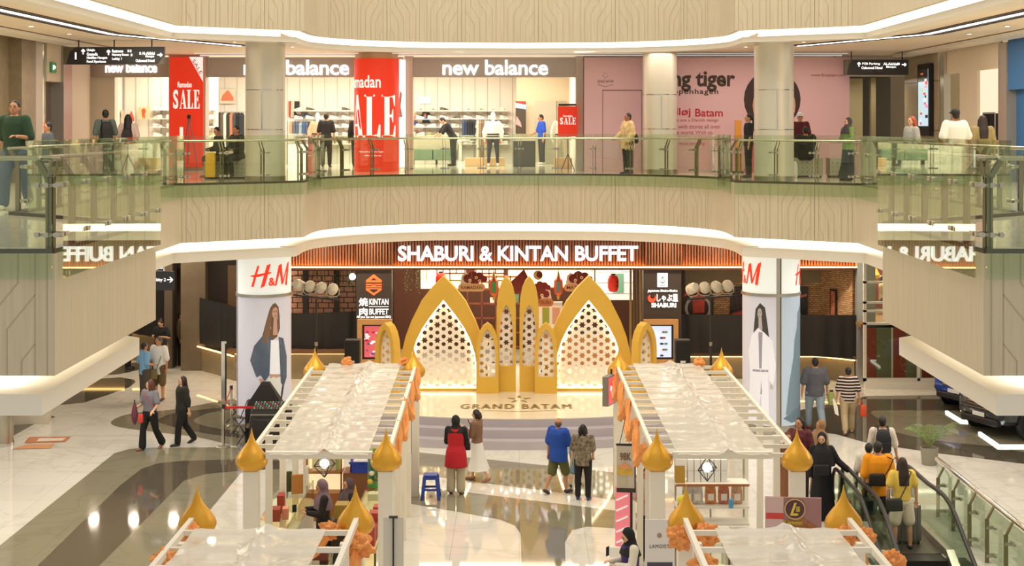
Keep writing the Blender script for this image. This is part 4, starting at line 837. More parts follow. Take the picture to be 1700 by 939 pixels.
# ================================================================ GALLERY SHOPS
FZ = 6.15
M_SHOPW = mat('#F4EEE2', .6); M_HEAD = mat('#B5AAA0', .3, .5); M_LETT = mat('#FFFFFF', .4, emit=1.1); M_PLY = mat('#E0B98C', .6, noise=.06, nscale=4)
wallbox('wall_shop_back', -13.5, 1.9, 52, 52.2, FZ, 9.62, M_SHOPW); wallbox('wall_shop_right', 1.75, 1.9, 43.6, 52, FZ, 9.62, M_SHOPW); wallbox('wall_shop_left', -13.6, -13.4, 43.5, 52, FZ, 9.62, M_SHOPW)
mb = MB()
for k in range(34): mb.box(-13.3+k*.45, -13.285+k*.45, 51.985, 52, FZ, 9.6)
struct(mb.build('trim_50', mat('#C9BFAE', .6)))
wallbox('wall_shop_store_room', -.1, 1.75, 50.8, 52, FZ, 9.62, mat('#E2CFAE', .6)); wallbox('door_2', .55, 1.3, 50.74, 50.8, FZ, 8.35, mat('#C9C0A8', .5)); wallbox('door_3', 1.32, 1.62, 50.72, 50.8, FZ, 8.35, mat('#B4AB92', .5))
for k, (a, b) in enumerate([(-12.9, -10.52), (-9.42, -3.5), (-3.3, 1.87)]): wallbox('wall_shop_header_%s' % 'abc'[k], a, b, 43.5, 43.8, 8.95, 9.55, M_HEAD)
wallbox('wall_shop_pier', -10.52, -9.42, 43.4, 43.9, FZ, 9.62, mat('#CFC3B4', .4)); wallbox('wall_shop_pier_b', -3.45, -3.2, 43.4, 43.9, FZ, 9.62, mat('#D9CDBE', .4)); wallbox('wall_shop_pier_c', 1.7, 1.92, 43.3, 43.9, FZ, 9.62, mat('#D5CABC', .35))
wallbox('wall_shop_left_pier', -12.95, -12.2, 43.6, 44, FZ, 8.95, mat('#E6DCCB', .5))
for x, w, h, nm in ((-.72, 3.17, .46, 'right'), (-6.7, 3.17, .46, 'middle'), (-11.67, 1.55, .32, 'left')):
    mb = MB(); mb.text('new balance', TR(x, 43.5, 9.24), w=w, h=h, ext=.06, bold=.016, sp=.97)
    tag(mb.build('shop_sign', M_LETT), 'glowing white new balance lettering over the %s shop bay' % nm, 'sign')
t = thing('vertical_lightbox', 'bright white vertical light panel right of the red round column', 'light panel', (-3.55, 43.3, FZ)); MB().box(-.13, .13, 0, .08, .1, 3.3).build('diffuser', mat('#FFFFFF', .4, emit=1.3), t); MB().box(-.15, .15, .08, .12, .05, 3.35).build('frame', WHITE, t)
MB().flat([[(-.1, 1.6), (-.02, 2.4), (.04, 2.3), (.0, 1.9), (.06, 1.6)]], .006, 0, TR(0, -.008, 0)).build('pale_mark', mat('#C9CCD0', .5), t)
# NB emblem on the left shop wall
t = thing('emblem_sign', 'glowing white NB emblem on the beige wall left of the shoe shop', 'sign', (-12.15, 39.7, 7.55), math.atan2(5.8, -1.2)-PI)
Rr = TR(0, -.05, 0); mb = MB(); mb.text('NB', TR(.05, -.05, 0), h=.56, w=.85, ext=.05, bold=.06, shear=.25)
for k in range(4): mb.box(-.62+.05*k, -.38, -.1, -.05, -.27+.15*k, -.19+.15*k)
mb.build('letters', M_LETT, t)
# serif letters for the sale banners
def serif(ch):
    S = .13
    if ch == 'L': return [[(0, 0), (.6, 0), (.6, .3), (.55, .3), (.48, .07), (.3, .05), (.3, .95), (.4, .96), (.4, 1), (0, 1), (0, .96), (.1, .95), (.1, .05), (0, .04)]]
    if ch == 'E': return [[(0, 0), (.6, 0), (.6, .28), (.55, .28), (.48, .06), (.3, .05), (.3, .48), (.4, .47), (.44, .36), (.48, .36), (.48, .66), (.44, .66), (.4, .54), (.3, .53), (.3, .95), (.46, .94), (.53, .74), (.58, .74), (.58, 1), (0, 1), (0, .96), (.1, .95), (.1, .05), (0, .04)]]
    if ch == 'A': return [[(0, 0), (.24, 0), (.24, .04), (.15, .05), (.2, .26), (.42, .26), (.46, .05), (.38, .04), (.38, 0), (.74, 0), (.74, .04), (.67, .05), (.44, 1), (.34, 1), (.09, .05), (0, .04)], [(.21, .31), (.31, .76), (.41, .31)]]
def serif_word(mb, w, x0, z0, h, kx, ext, adv={'S': .62, 'A': .74, 'L': .64, 'E': .66}):
    x = x0
    for c in w:
        if c == 'S': vs, fs = txt('S', h=h*1.03, w=.52*kx, ext=ext, bold=.03); mb.add(vs, fs, 0, TR(x+.27*kx, ext/2, z0+h/2))
        else: mb.flat([[(x+q[0]*kx, z0+q[1]*h) for q in lp] for lp in serif(c)], ext, 0, TR(0, -ext/2, 0))
        x += adv[c]*kx*1.02
    return x
M_RED = mat('#EE3A1E', .45, emit=.35); M_SW = mat('#FFFFFF', .5, emit=.5)
t = thing('sale_banner', 'tall red Ramadan SALE banner with white corner on the shop pier', 'banner', (-9.97, 43.3, FZ+.1))
MB().box(-.5, .5, 0, .06, 0, 3.3).build('panel', M_RED, t)
mb = MB(); serif_word(mb, 'SALE', -.4, 1.75, .56, .3, .012); mb.text('Ramadan', TR(-.05, 0, 2.47), h=.17, w=.42, ext=.01, bold=.02); mb.build('lettering', M_SW, t)
MB().add([(.08, -.004, 3.3), (.5, -.004, 2.55), (.5, -.004, 3.3)], [(0, 1, 2)]).build('white_corner', M_SW, t)
MB().text('SALE', TR(.33, -.006, 3.0, 0, 0, 1.05), h=.11, w=.5, ext=.003).build('corner_lettering', mat('#D83A2A', .5), t)
MB().box(-.2, -.1, -.004, 0, .85, 1.2).build('price_label', M_SW, t)
t = thing('camera_tripod', 'thin tripod standing in front of the red banner on the pier', 'tripod', (-9.75, 42.7, FZ)); mk = mat('#8A6A78', .4, .3)
for a in (.6, 2.7, 4.8): MB().cyl((.02*math.cos(a), .02*math.sin(a), 1.55), (.28*math.cos(a), .28*math.sin(a), .01), .016, n=6).build('leg', mk, t)
MB().box(-.05, .05, -.04, .04, 1.55, 1.66).build('head', BLACK, t)
r = .66; t = thing('sale_column', 'round column wrapped in a red SALE screen in front of the shoe shop', 'column', (-4.2, 42.6, FZ))
MB().lathe([(r, 0), (r, .06), (r, 3.3)], 56).build('red_screen', M_RED, t, smooth=40); MB().lathe([(r-.03, 3.3), (r-.03, 3.46)], 48).build('top_ring', mat('#C9A98A', .3, .5), t, smooth=40)
mb = MB(); serif_word(mb, 'SALE', -1.42, 1.0, 1.24, .80, .006); mb.text('Ramadan', TR(-.46, 0, 2.62), h=.36, w=1.28, ext=.006, bold=.015); mb.text('Terms and conditions Apply', TR(-.12, 0, .58), h=.06, w=.75, ext=.006); mb.text('while supplies last', TR(-.05, 0, .47), h=.06, w=.5, ext=.006)
for v in mb.v: v.y -= .006
mb.bend(0, 0, r); mb.build('lettering', M_SW, t)
t = thing('sale_stand', 'small red Ramadan SALE poster on a black tripod at the shop entrance', 'sign', (1.45, 43.0, FZ))
MB().box(-.3, .28, 0, .03, 1.02, 1.92).build('poster', M_RED, t); mb = MB(); serif_word(mb, 'SALE', -.24, 1.38, .2, .178, .008); mb.text('Ramadan', TR(0, 0, 1.63), h=.06, w=.28, ext=.008, bold=.02); mb.build('lettering', M_SW, t); MB().box(-.28, .24, 0, .02, 1.93, 1.99).build('clip', BLACK, t)
for a in (-PI/2, .6, 2.5): MB().cyl((0, .05, .5), (.24*math.cos(a), .05+.24*math.sin(a), .01), .012, n=6).build('leg', BLACK, t)
MB().cyl((0, .05, .4), (0, .05, 1.05), .014, n=6).build('pole', BLACK, t)
# shoes on the back wall
def shoe_mesh(L=.3, H=.1, W=.1):
    mb = MB(); out = []
    for k in range(9):
        u = k/8; x = -L/2+L*u; w = W*(.35+.65*math.sin(PI*min(1, max(.06, u*.85+.1)))); out.append((x, w))
    for z0, z1, s, m in ((0, .03, 1., 0),): mb.loft([[(x, -w/2, z0), (x, w/2, z0), (x, w/2, z1), (x, -w/2, z1)] for x, w in out], 0)
    hs = [.085, .1, .1, .085, .085, .07, .055, .045, .035]
    mb.loft([[(x, -w*.42, .03), (x, w*.42, .03), (x, w*.3, .03+h*H/.1), (x, -w*.3, .03+h*H/.1)] for (x, w), h in zip(out, hs)], 1)
    mb.box(-L*.05, L*.2, -W*.46, W*.46, .04, .075, 2); return mb
SHOEC = [('#F4F2EC', '#E9E4DA', '#C8C2B6'), ('#F4F2EC', '#D9DEE4', '#5E7AA8'), ('#EFE6D2', '#B8AE6A', '#7A7040'), ('#F4F2EC', '#C9D8C0', '#7FA080'), ('#E8E4DC', '#6A6458', '#3A362E'), ('#F4F2EC', '#F0D8D4', '#D89088')]
shoe_proto = []
rr = random.Random(11); M_SHELF = mat('#EDE6D8', .5)
ROWS = [('top', 8.02), ('second', 7.73), ('third', 7.44), ('fourth', 7.13), ('lowest', 6.83)]
for bay, x0, n, Y in (('right', -3.55, 8, 51.75), ('middle', -7.9, 6, 51.75), ('left', -12.15, 5, 48.6)):
    for ri, (rn, z) in enumerate(ROWS):
        if bay == 'left' and ri == 0: z -= .0
        t = thing('shoe_shelf', 'white display ledge, %s row on the wall of the %s shop bay' % (rn, bay), 'shelf', (x0+(n-1)*.215, Y, z))
        MB().box(-(n-1)*.215-.2, (n-1)*.215+.2, -.15, .2, -.02, 0).build('ledge', M_SHELF, t)
        for k in range(n): MB().add([(-.1+k*.43-(n-1)*.215, -.1, -.02), (.1+k*.43-(n-1)*.215, -.1, -.02), (.06+k*.43-(n-1)*.215, .1, -.14), (-.06+k*.43-(n-1)*.215, .1, -.14)], [(0, 1, 2, 3)]).build('bracket', mat('#D5CCBC', .6), t)
        for k in range(n):
            c = rr.randrange(len(SHOEC)); c = 0 if rr.random() < .45 else c
            while len(shoe_proto) < len(SHOEC): shoe_proto.append(None)
            lab = 'display shoe on the %s ledge of the %s shop bay' % (rn, bay); grp = 'shoes on the %s ledge of the %s bay' % (rn, bay)
            if shoe_proto[c] is None: o = shoe_proto[c] = shoe_mesh().build('display_shoe', [mat(q, .6) for q in SHOEC[c]])
            else: o = shoe_proto[c].copy(); COL.objects.link(o)
            o.location = (x0+k*.43+rr.uniform(-.02, .02), Y-.04, z+.001); o.rotation_euler.z = rr.choice([.25, -.2, PI-.2]); tag(o, lab, 'shoe', grp)
wallbox('wall_shop_left_display', -13.3, -10.2, 48.8, 49.0, FZ, 9.62, M_SHOPW)
mb = MB()
for k in range(7): mb.box(-12.95+k*.43, -12.93+k*.43, 48.785, 48.8, FZ, 9.6)
struct(mb.build('trim_51', mat('#C9BFAE', .6)))
def picture(px0, px1, py0, py1, Y, label, bg, blobs, name='wall_picture'):
    a, b = P(px0, py1, Y), P(px1, py0, Y); t = thing(name, label, 'picture', ((a.x+b.x)/2, Y, a.z)); w, h = b.x-a.x, b.z-a.z
    MB().box(-w/2, w/2, 0, .03, 0, h).build('print', mat(bg, .5), t)
    for i, (c, pts) in enumerate(blobs): MB().flat([[(-w/2+q[0]*w, q[1]*h) for q in pts]], .006, 0, TR(0, -.007-.002*i, 0)).build('printed_shape', mat(c, .5), t)
fig = [(.4, .1), (.35, .5), (.3, .75), (.45, .9), (.6, .9), (.7, .7), (.6, .45), (.65, .1), (.55, .1), (.5, .4), (.48, .1)]
heap = [(.1, .2), (.2, .55), (.4, .8), (.55, .95), (.7, .75), (.9, .45), (.92, .2)]
shoe_ = [(.05, .2), (.1, .5), (.35, .7), (.55, .5), (.9, .4), (.95, .2)]
picture(193, 205, 183, 210, 48.5, 'picture of a person in grey coat in the left shop bay', '#E6C8A8', [('#7A7068', fig)])
picture(211, 224, 183, 206, 48.5, 'picture of a red heap in the left shop bay, above the small still life', '#E8D8C8', [('#E8523A', heap)])
picture(229, 248, 178, 198, 48.5, 'picture of a jumping red figure in the left shop bay', '#EAC89A', [('#C85A3A', fig)])
picture(211, 224, 211, 231, 48.5, 'lowest picture in the left shop bay, small red still life', '#DCC8B8', [('#B86A5A', heap), ('#F0EAE0', shoe_)])
picture(364, 390, 148, 172, 51.9, 'picture of an orange tower of shoes above the left clothes rail', '#F0E0C8', [('#E8825A', heap)])
picture(479, 497, 168, 194, 51.9, 'picture of coats in black, white and rust in the middle bay', '#20201E', [('#C8C4BA', [(.2, 0), (.25, 1), (.55, 1), (.5, 0)]), ('#B8552C', [(0, 0), (0, 1), (.2, 1), (.18, 0)])])
picture(500, 519, 184, 196, 51.9, 'small picture of blue shoes above the middle clothes rail', '#B8A08A', [('#4A5A9A', shoe_)])
picture(683, 695, 189, 212, 51.9, 'picture of a red and blue shoe at the left of the right bay', '#C8B8A0', [('#3E58A8', shoe_), ('#D86A4A', [(.3, .5), (.5, .9), (.8, .7), (.6, .5)])])
picture(698, 717, 186, 204, 51.9, 'dark picture of a running shoe in the right bay', '#3A4A40', [('#5A78B8', shoe_), ('#D8907A', [(.3, .5), (.3, .9), (.5, .9), (.5, .5)])])
picture(682, 694, 216, 236, 51.9, 'lowest picture in the right bay, a sitting person in white', '#9A6A5A', [('#E8E4DC', fig)])
picture(856, 873, 168, 222, 50.5, 'tall picture of clothes beside the store room wall', '#4A4034', [('#A8D0E8', [(0, .8), (0, .95), (1, .9), (1, .75)]), ('#D83A2A', [(0, .95), (.2, 1), (1, 1), (.9, .9)]), ('#E8A0A0', [(0, .3), (.1, .55), (.5, .35), (.6, .2)])])
picture(696, 715, 160, 172, 51.95, 'faint white lightbox plate high in the right bay', '#FFFFFF', [], 'light_plate')
# clothes rails
def clothes_rail(px0, px1, pyt, Y, cols, L, label, gl):
    a, b = P(px0, pyt, Y), P(px1, pyt, Y); w = b.x-a.x; t = thing('clothes_rail', label, 'clothes rail', ((a.x+b.x)/2, Y, FZ)); z = a.z-FZ
    MB().cyl((-w/2-.08, 0, z), (w/2+.08, 0, z), .014, n=6).build('bar', STEEL, t)
    for s in (-1, 1): MB().box(s*(w/2+.08)-.015, s*(w/2+.08)+.015, -.015, .015, 0, z+.02).build('upright', STEEL, t)
    MB().box(-w/2-.09, w/2+.09, -.2, .2, 0, .02).build('foot', STEEL, t)
    n = len(cols)
    for k, c in enumerate(cols):
        x = a.x+w*(k+.5)/n; mb = MB(); q = .9*w/n/2; rings = []
        for zz, hw in ((0, .05), (-.06, .2), (-.12, .24), (-L*.5, .22), (-L, .25)): rings.append([(-q*(.5 if zz > -.05 else 1), -hw, zz), (q*(.5 if zz > -.05 else 1), -hw, zz), (q*(.5 if zz > -.05 else 1), hw, zz), (-q*(.5 if zz > -.05 else 1), hw, zz)])
        mb.loft(rings); o = mb.build('hanging_garment', mat(c, .85), loc=(x, Y, a.z-.02), smooth=30); tag(o, gl, 'clothes', gl[:40])
clothes_rail(362, 404, 186, 51.2, ['#3A3A3E', '#6A5A4A', '#E0DAD0', '#2A3A34', '#C07A5A', '#4A4A50', '#222226', '#303438'], 1.35, 'left clothes rail of long dark and white garments behind the grey column', 'long garment on the rail behind the left grey column')
clothes_rail(481, 530, 201, 51.0, ['#E8906A', '#5A6068', '#4A5A70', '#8A9A9A', '#3E5A8A', '#505860', '#3A4048', '#2A2C30', '#3A3C3A'], .42, 'clothes rail of short grey and blue tops in the middle bay', 'short top on the middle bay clothes rail')
clothes_rail(767, 789, 197, 50.4, ['#3A4A68', '#2A3448', '#22242A', '#1E2026', '#26282E'], .56, 'clothes rail with dark shorts in the right bay', 'dark shorts on the rail left of the mannequin')
clothes_rail(791, 808, 198, 50.3, ['#C8C0B0', '#8A7A60', '#7A6248', '#A8987A'], 1.35, 'clothes rail with long brown trousers beside the mannequin', 'long brown trousers on the rail beside the mannequin')
def blk(name, label, cat, px0, px1, py0, Y, d, m, z0=0., parts=None, bev=.01):
    a, b = P(px0, py0, Y), P(px1, py0, Y); o = MB().box(-(b.x-a.x)/2, (b.x-a.x)/2, 0, d, z0, a.z-FZ).build(name, m, loc=((a.x+b.x)/2, Y, FZ), bev=bev); return tag(o, label, cat)
t = thing('shop_bench', 'green padded bench with beige back panel in the right bay', 'bench', (-3.0, 50.0, FZ))
for k in range(2): MB().box(-.78+.8*k, .0+.8*k, 0, .55, .14, .52).build('seat_cushion', mat('#6E8268', .7), t, bev=.03)
MB().box(-.8, .85, .55, .62, .14, .98).build('back_panel', mat('#C9BCA2', .6), t)
for sx in (-.7, .1, .7): MB().box(sx, sx+.04, .1, .5, 0, .14).build('leg', DARK, t)
t = thing('fitting_table', 'white fitting counter with trainers beside the green bench', 'table', (-1.7, 50.3, FZ)); MB().box(-.45, .45, 0, .4, .78, .82).build('top', WHITE, t); MB().box(.3, .4, .02, .38, 0, .78).build('side', WHITE, t); MB().box(-.4, -.3, .02, .38, 0, .78).build('side', WHITE, t)
for x, y, z in ((-2.05, 50.15, FZ+.821), (-1.85, 50.25, FZ+.821), (-1.95, 49.4, FZ+.001), (-1.75, 49.3, FZ+.001)):
    o = shoe_proto[0].copy(); COL.objects.link(o); o.location = (x, y, z); o.rotation_euler.z = .3; tag(o, 'white trainer %s' % ('on the fitting counter' if z > FZ+.5 else 'on the floor below the bending assistant'), 'shoe', 'white trainers around the fitting counter' if z > FZ+.5 else 'trainers on the floor by the assistant')
blk('display_plinth', 'plywood display plinth left of the white mannequin', 'plinth', 772, 803, 262, 47.5, .6, M_PLY); blk('display_plinth', 'plywood display plinth behind the legs of the white mannequin', 'plinth', 805, 838, 262, 48.3, .6, M_PLY); blk('display_plinth', 'plywood plinth behind the small red sale poster', 'plinth', 920, 950, 262, 45.2, .5, M_PLY)
blk('shop_counter', 'dark panelled cash counter right of the mannequin', 'counter', 852, 889, 234, 47.0, .8, mat('#4E4A42', .5, noise=.15, nscale=4, stretch=(12, 1, .3)))
blk('display_cabinet', 'low white cabinet under the middle clothes rail', 'cabinet', 478, 520, 240, 49.0, .6, WHITE)
def mannequin(x, y, label, jac, trim, leg):
    t = thing('mannequin', label, 'mannequin', (x, y, FZ)); mw_ = mat('#F4F2EE', .4)
    b = MB(); b.ell((0, 0, 1.68), (.08, .1, .12)); b.caps([(0, 0, 1.6), (0, 0, 1.45)], [.05, .06]); b.loft([[(w*math.cos(a*PI/8), d*math.sin(a*PI/8), z) for a in range(16)] for z, w, d in ((.9, .16, .1), (1.1, .13, .09), (1.3, .18, .1), (1.45, .14, .08))])
    for s in (-1, 1): b.caps([(s*.09, 0, .92), (s*.13, 0, .5), (s*.15, .02, .1)], [.085, .06, .04]); b.caps([(s*.17, 0, 1.42), (s*.27, 0, 1.15), (s*.27, -.06, .9)], [.05, .04, .03]); b.ell((s*.15, -.06, .04), (.045, .13, .04)); b.ell((s*.27, -.08, .85), (.03, .04, .08))
    remesh(b.build('body', mw_, t), .02, 2)
    j = MB(); j.loft([[(w*math.cos(a*PI/8), d*math.sin(a*PI/8), z) for a in range(16)] for z, w, d in ((1.0, .2, .14), (1.2, .2, .14), (1.38, .21, .14), (1.48, .12, .1))])
    for s in (-1, 1): j.caps([(s*.18, 0, 1.42), (s*.29, 0, 1.14), (s*.28, -.06, .92)], [.085, .075, .06])
    remesh(j.build('jacket', mat(jac, .8), t), .02, 3)
    MB().lathe([(.15, -.02), (.155, .03)], 14, (0, 0, 1.05), 0, Matrix.Diagonal((1.38, .97, 1, 1))).build('waist_bag', mat('#2E2C30', .7), t)
    l = MB()
    for s in (-1, 1): l.caps([(s*.09, 0, .94), (s*.13, 0, .5), (s*.15, .02, .14)], [.105, .07, .05])
    l.ell((0, 0, .95), (.18, .12, .1)); remesh(l.build('leggings', mat(leg, .8), t), .02, 2)
    for s in (-1, 1): MB().box(s*.24-.03, s*.24+.03, -.03, .08, .75, 1.1).build('side_panel', mat(trim, .7), t)
    MB().lathe([(.2, 0), (.2, .012)], 20).build('base_plate', CHROME, t)
mannequin(-.86, 47.6, 'white mannequin in pale jacket and black leggings in the right bay', '#EFEAE2', '#E8622C', '#3A383C'); mannequin(1.35, 46.6, 'mannequin in cream coat half hidden by the small sale poster', '#E8E2D2', '#D8CEB8', '#D9CDB6')
mannequin(-7.0, 50.2, 'mannequin in salmon top beside the middle clothes rail', '#EE9A78', '#E88A68', '#F0E8E0')
# pink hoarding
M_PINK = mat('#DDB4BA', .55, bump=.05, nscale=2)
t = thing('pink_hoarding', 'long pink hoarding wall with flying tiger lettering on the gallery', 'hoarding', (5.7, 41.8, FZ))
MB().box(-3.82, 3.85, 0, .12, 0, 3.32).build('panel', M_PINK, t)
def hx(px): return (px-CX)*41.8/F-5.7
def hz(py): return EZ-(py-CY)*41.8/F-FZ
mk = mat('#3A2A1C', .6)
mb = MB(); 
for a, b, c, d in ((1000, 1001, 150, 286), (1065, 1066, 150, 286), (1000, 1066, 149, 150.5)): mb.box(hx(a), hx(b), -.008, 0, hz(d), hz(c))
mb.build('door_outline', mat('#8A6A6E', .5), t)
mb = MB(); mb.text('flying tiger', TR(hx(1148), 0, hz(134)), w=2.52, h=.62, ext=.008, bold=.03); mb.text('copenhagen', TR(hx(1151), 0, hz(153)), w=1.44, h=.2, ext=.008, bold=.015, sp=1.15); mb.build('dark_lettering', mk, t)
for wd, px, w_ in (('Halløj', 1122, .85), ('Batam', 1177, .8)): MB().text(wd, TR(hx(px), 0, hz(187)), w=w_, h=.28 if px < 1150 else .23, ext=.008, bold=.015).build('red_heading', mat('#B81C28', .6), t)
mb = MB()
for s, px, py in (('We are a Danish design', 1193, 200), ('brand with stores all over', 1196, 210), ('the world. With us,', 1184, 220), ('you get a richer', 1146, 230), ('most amazing', 1170, 239)):
    vs, fs = txt(s, h=.12, w=.062*len(s), ext=.006); x1 = max(v.x for v in vs); mb.add(vs, fs, 0, TR(hx(px)-x1, 0, hz(py)))
mb.text('www.flyingtiger.com', TR(hx(1375), 0, hz(125)), w=.99, h=.1, ext=.006); mb.text('@flyingtiger', TR(hx(1392), 0, hz(236)), w=.5, h=.07, ext=.006)
mb.build('red_small_print', mat('#B05058', .6), t)
mb = MB(); mb.text('GRAND BATAM', TR(hx(1005), 0, hz(135)), w=.46, h=.08, ext=.006, sp=1.2)
for k in range(5): a = PI/2+k*2*PI/5; mb.bar((hx(1005)+.05*math.cos(a), -.004, hz(125)+.05*math.sin(a)), (hx(1005)+.09*math.cos(a+.5), -.004, hz(125)+.09*math.sin(a+.5)), .008, .015)
for s in (-1, 1): mb.bar((hx(1005), -.004, hz(144)), (hx(1005)+s*.23, -.004, hz(140)), .008, .012)
mb.build('mall_logo', mat('#7A5A5E', .6), t)
e = lambda cx, cz, rx, rz: [(hx(cx)+rx*math.cos(a*PI/12), hz(cz)+rz*math.sin(a*PI/12)) for a in range(24)]
MB().flat([e(1282, 165, .82, .85)], .006, 0, TR(0, -.007, 0)).build('portrait_hair', mat('#3A2620', .6), t); MB().flat([e(1285, 175, .62, .7)], .006, 0, TR(0, -.014, 0)).build('portrait_face', mat('#D89A80', .6), t)
MB().flat([[(hx(1235), 0), (hx(1245), hz(240)), (hx(1290), hz(215)), (hx(1335), hz(245)), (hx(1345), 0)]], .006, 0, TR(0, -.011, 0)).build('portrait_dress', mat('#E06A78', .6), t)
# signs under the ceiling
MSB = mat('#2A2A2A', .35)
def arrow(mb, x, z, s, d):
    if d == 'u': mb.bar((x, -.012, z-s), (x, -.012, z+s), .008, .03, up=(1, 0, 0)); mb.bar((x-s*.7, -.012, z+s*.2), (x, -.012, z+s), .008, .03); mb.bar((x+s*.7, -.012, z+s*.2), (x, -.012, z+s), .008, .03)
    else: mb.bar((x-s, -.012, z), (x+s, -.012, z), .008, .03); mb.bar((x+s*.2, -.012, z+s*.7), (x+s, -.012, z), .008, .03); mb.bar((x+s*.2, -.012, z-s*.7), (x+s, -.012, z), .008, .03)
t = thing('direction_sign', 'long black hanging direction sign with number 1 on the left gallery', 'sign', (-10.05, 35.8, 9.22), -.06)
MB().box(-1.27, 1.27, 0, .12, -.21, .22).build('board', MSB, t)
MB().add([(-1.27, -.004, -.21), (-1.2, -.004, -.21), (-1.1, -.004, .1), (-.95, -.004, .22), (-1.27, -.004, .22)], [(0, 1, 2, 3, 4)]).build('end_plate', mat('#6A6450', .4, .4), t); MB().add([(1.27, -.004, -.21), (1.27, -.004, .0), (1.12, -.004, -.21)], [(0, 1, 2)]).build('corner_plate', mat('#6A6450', .4, .4), t)
MB().text('1', TR(-.95, 0, 0), h=.17, ext=.012, bold=.03).build('number', M_LETT, t)
for q in ((-.76, .1, .06, 'u'), (-.12, .08, .06, 'u'), (1.17, .02, .06, 'r')): mb = MB(); arrow(mb, *q); mb.build('arrow', M_LETT, t)
for s, x, z in (('Uniqlo', -.67, .14), ('Gramedia', -.67, .045), ('Haidilao Huoguo', -.67, -.05), ('Food Xperience', -.67, -.145), ('Restroom', -.03, .12), ('Nursery Room', -.03, .02), ('Lobby 1', -.03, -.08)): MB().text(s, TR(x, 0, z), h=.078, ext=.01, bold=.012, align='l', w=.042*len(s)*.82).build('lettering', M_LETT, t)
for s, x, z in (('Al-Akhlal', .88, .06), ('Mosque', .92, -.02), ('Oakwood Hotel', .8, -.12)): MB().text(s, TR(x, 0, z), h=.075, ext=.01, bold=.012, w=.036*len(s)).build('lettering', M_LETT, t)
for x, z in ((.36, .12), (.42, .12), (.44, .02), (.66, .06)): MB().box(x, x+.035, -.01, 0, z-.03, z+.03).build('pictogram', M_LETT, t)
for x in (-.9, 0, .95): MB().cyl((x, .06, .22), (x, .06, .4), .015, n=6).build('rod', DARK, t)
t = thing('direction_sign', 'black hanging direction sign with Parking over the right corridor', 'sign', (10.18, 41.2, 9.15))
MB().box(-.91, .91, 0, .12, -.21, .22).build('board', MSB, t); MB().add([(-.91, -.004, -.21), (-.85, -.004, -.21), (-.78, -.004, .1), (-.68, -.004, .22), (-.91, -.004, .22)], [(0, 1, 2, 3, 4)]).build('end_plate', mat('#6A6450', .4, .4), t)
for q in ((-.5, .08, .06, 'u'), (.78, .08, .06, 'r')): mb = MB(); arrow(mb, *q); mb.build('arrow', M_LETT, t)
for s, x, z in (('P2B Parking', -.15, .1), ('Oakwood Hotel', -.13, -.01), ('Al-Akhlal', .4, .1), ('Mosque', .42, .01)): MB().text(s, TR(x, 0, z), h=.08, ext=.01, bold=.012, w=.046*len(s)).build('lettering', M_LETT, t)
MB().box(.6, .66, -.01, 0, .07, .13).build('pictogram', M_LETT, t); MB().cyl((.75, .06, .22), (.75, .06, .46), .015, n=6).build('rod', DARK, t); MB().cyl((-.7, .06, .22), (-.7, .06, .46), .015, n=6).build('rod', DARK, t)
t = thing('exit_sign', 'small green emergency exit sign above the brown door on the left', 'sign', (-11.68, 36.25, 8.95), PI/2); MB().box(-.18, .18, -.02, .03, -.13, .13).build('plate', mat('#1E7A4A', .5, emit=.3), t); mb = MB(); mb.box(-.1, -.02, -.026, -.02, -.06, .06); mb.bar((.0, -.023, .05), (.08, -.023, -.02), .006, .03); mb.bar((.02, -.023, -.02), (.12, -.023, .03), .006, .03); mb.build('pictogram', M_LETT, t)
t = thing('digital_totem', 'tall black digital screen with colourful adverts on the right stone wall', 'screen', (11.57, 41.4, 7.2), -PI/2)
MB().box(-.62, .62, 0, .1, 0, 2.06).build('casing', BLACK, t); MB().box(-.5, .5, -.008, 0, .28, 1.9).build('display', mat('#B8D4E4', .3, emit=.9), t)
cs = ['#E83A3A', '#F4F4F4', '#2A2A30', '#D85A3A', '#E8D87A', '#F0A0B8']; rr = random.Random(4)
for k in range(16): x, z = rr.uniform(-.45, .3), .32+.095*k; MB().box(x, x+rr.uniform(.1, .3), -.014-.0004*k, -.008, z, z+rr.uniform(.05, .1)).build('advert', mat(cs[k % 6], .3, emit=.7), t)
MB().box(-.5, .5, -.012, -.008, 1.55, 1.9).build('dark_field', mat('#2A2A30', .3), t)
# planters with seats and small things on the gallery
def perforated_bench(x, y, w, label):
    t = thing('planter_bench', label, 'bench', (x, y, FZ)); MB().box(-w/2, w/2, 0, .5, .04, .5).build('box', mat('#A9A592', .5), t, bev=.01); mb = MB()
    for i in range(int(w/.13)):
        for j in range(3): mb.box(-w/2+.06+i*.13, -w/2+.08+i*.13, -.004, 0, .13+j*.12, .15+j*.12)
    mb.build('holes', DARK, t); MB().box(-w/2+.03, w/2-.03, .03, .47, 0, .04).build('foot', DARK, t)
perforated_bench(-7.35, 36.6, 1.3, 'grey perforated box bench under the two seated people on the left'); perforated_bench(7.4, 37.6, 1.0, 'grey perforated box bench in front of the seated person on the right'); perforated_bench(8.6, 37.7, 1.0, 'grey perforated box bench behind the woman in green')
t = thing('wooden_totem', 'small orange wooden post standing before the pink hoarding', 'post', (6.25, 41.2, FZ)); MB().box(-.09, .09, 0, .12, 0, 1.5).build('post', mat('#D8923A', .5), t); MB().box(-.14, .14, -.05, .17, 0, .04).build('foot', DARK, t)
t = thing('shop_rack', 'rack of black clothes in the bright shop at the far right', 'clothes rail', (12.9, 39.7, FZ), -PI/2)
MB().cyl((-.5, 0, 1.7), (.5, 0, 1.7), .015, n=6).build('bar', STEEL, t)
for s in (-.5, .5): MB().cyl((s, 0, 0), (s, 0, 1.7), .015, n=6).build('upright', STEEL, t)
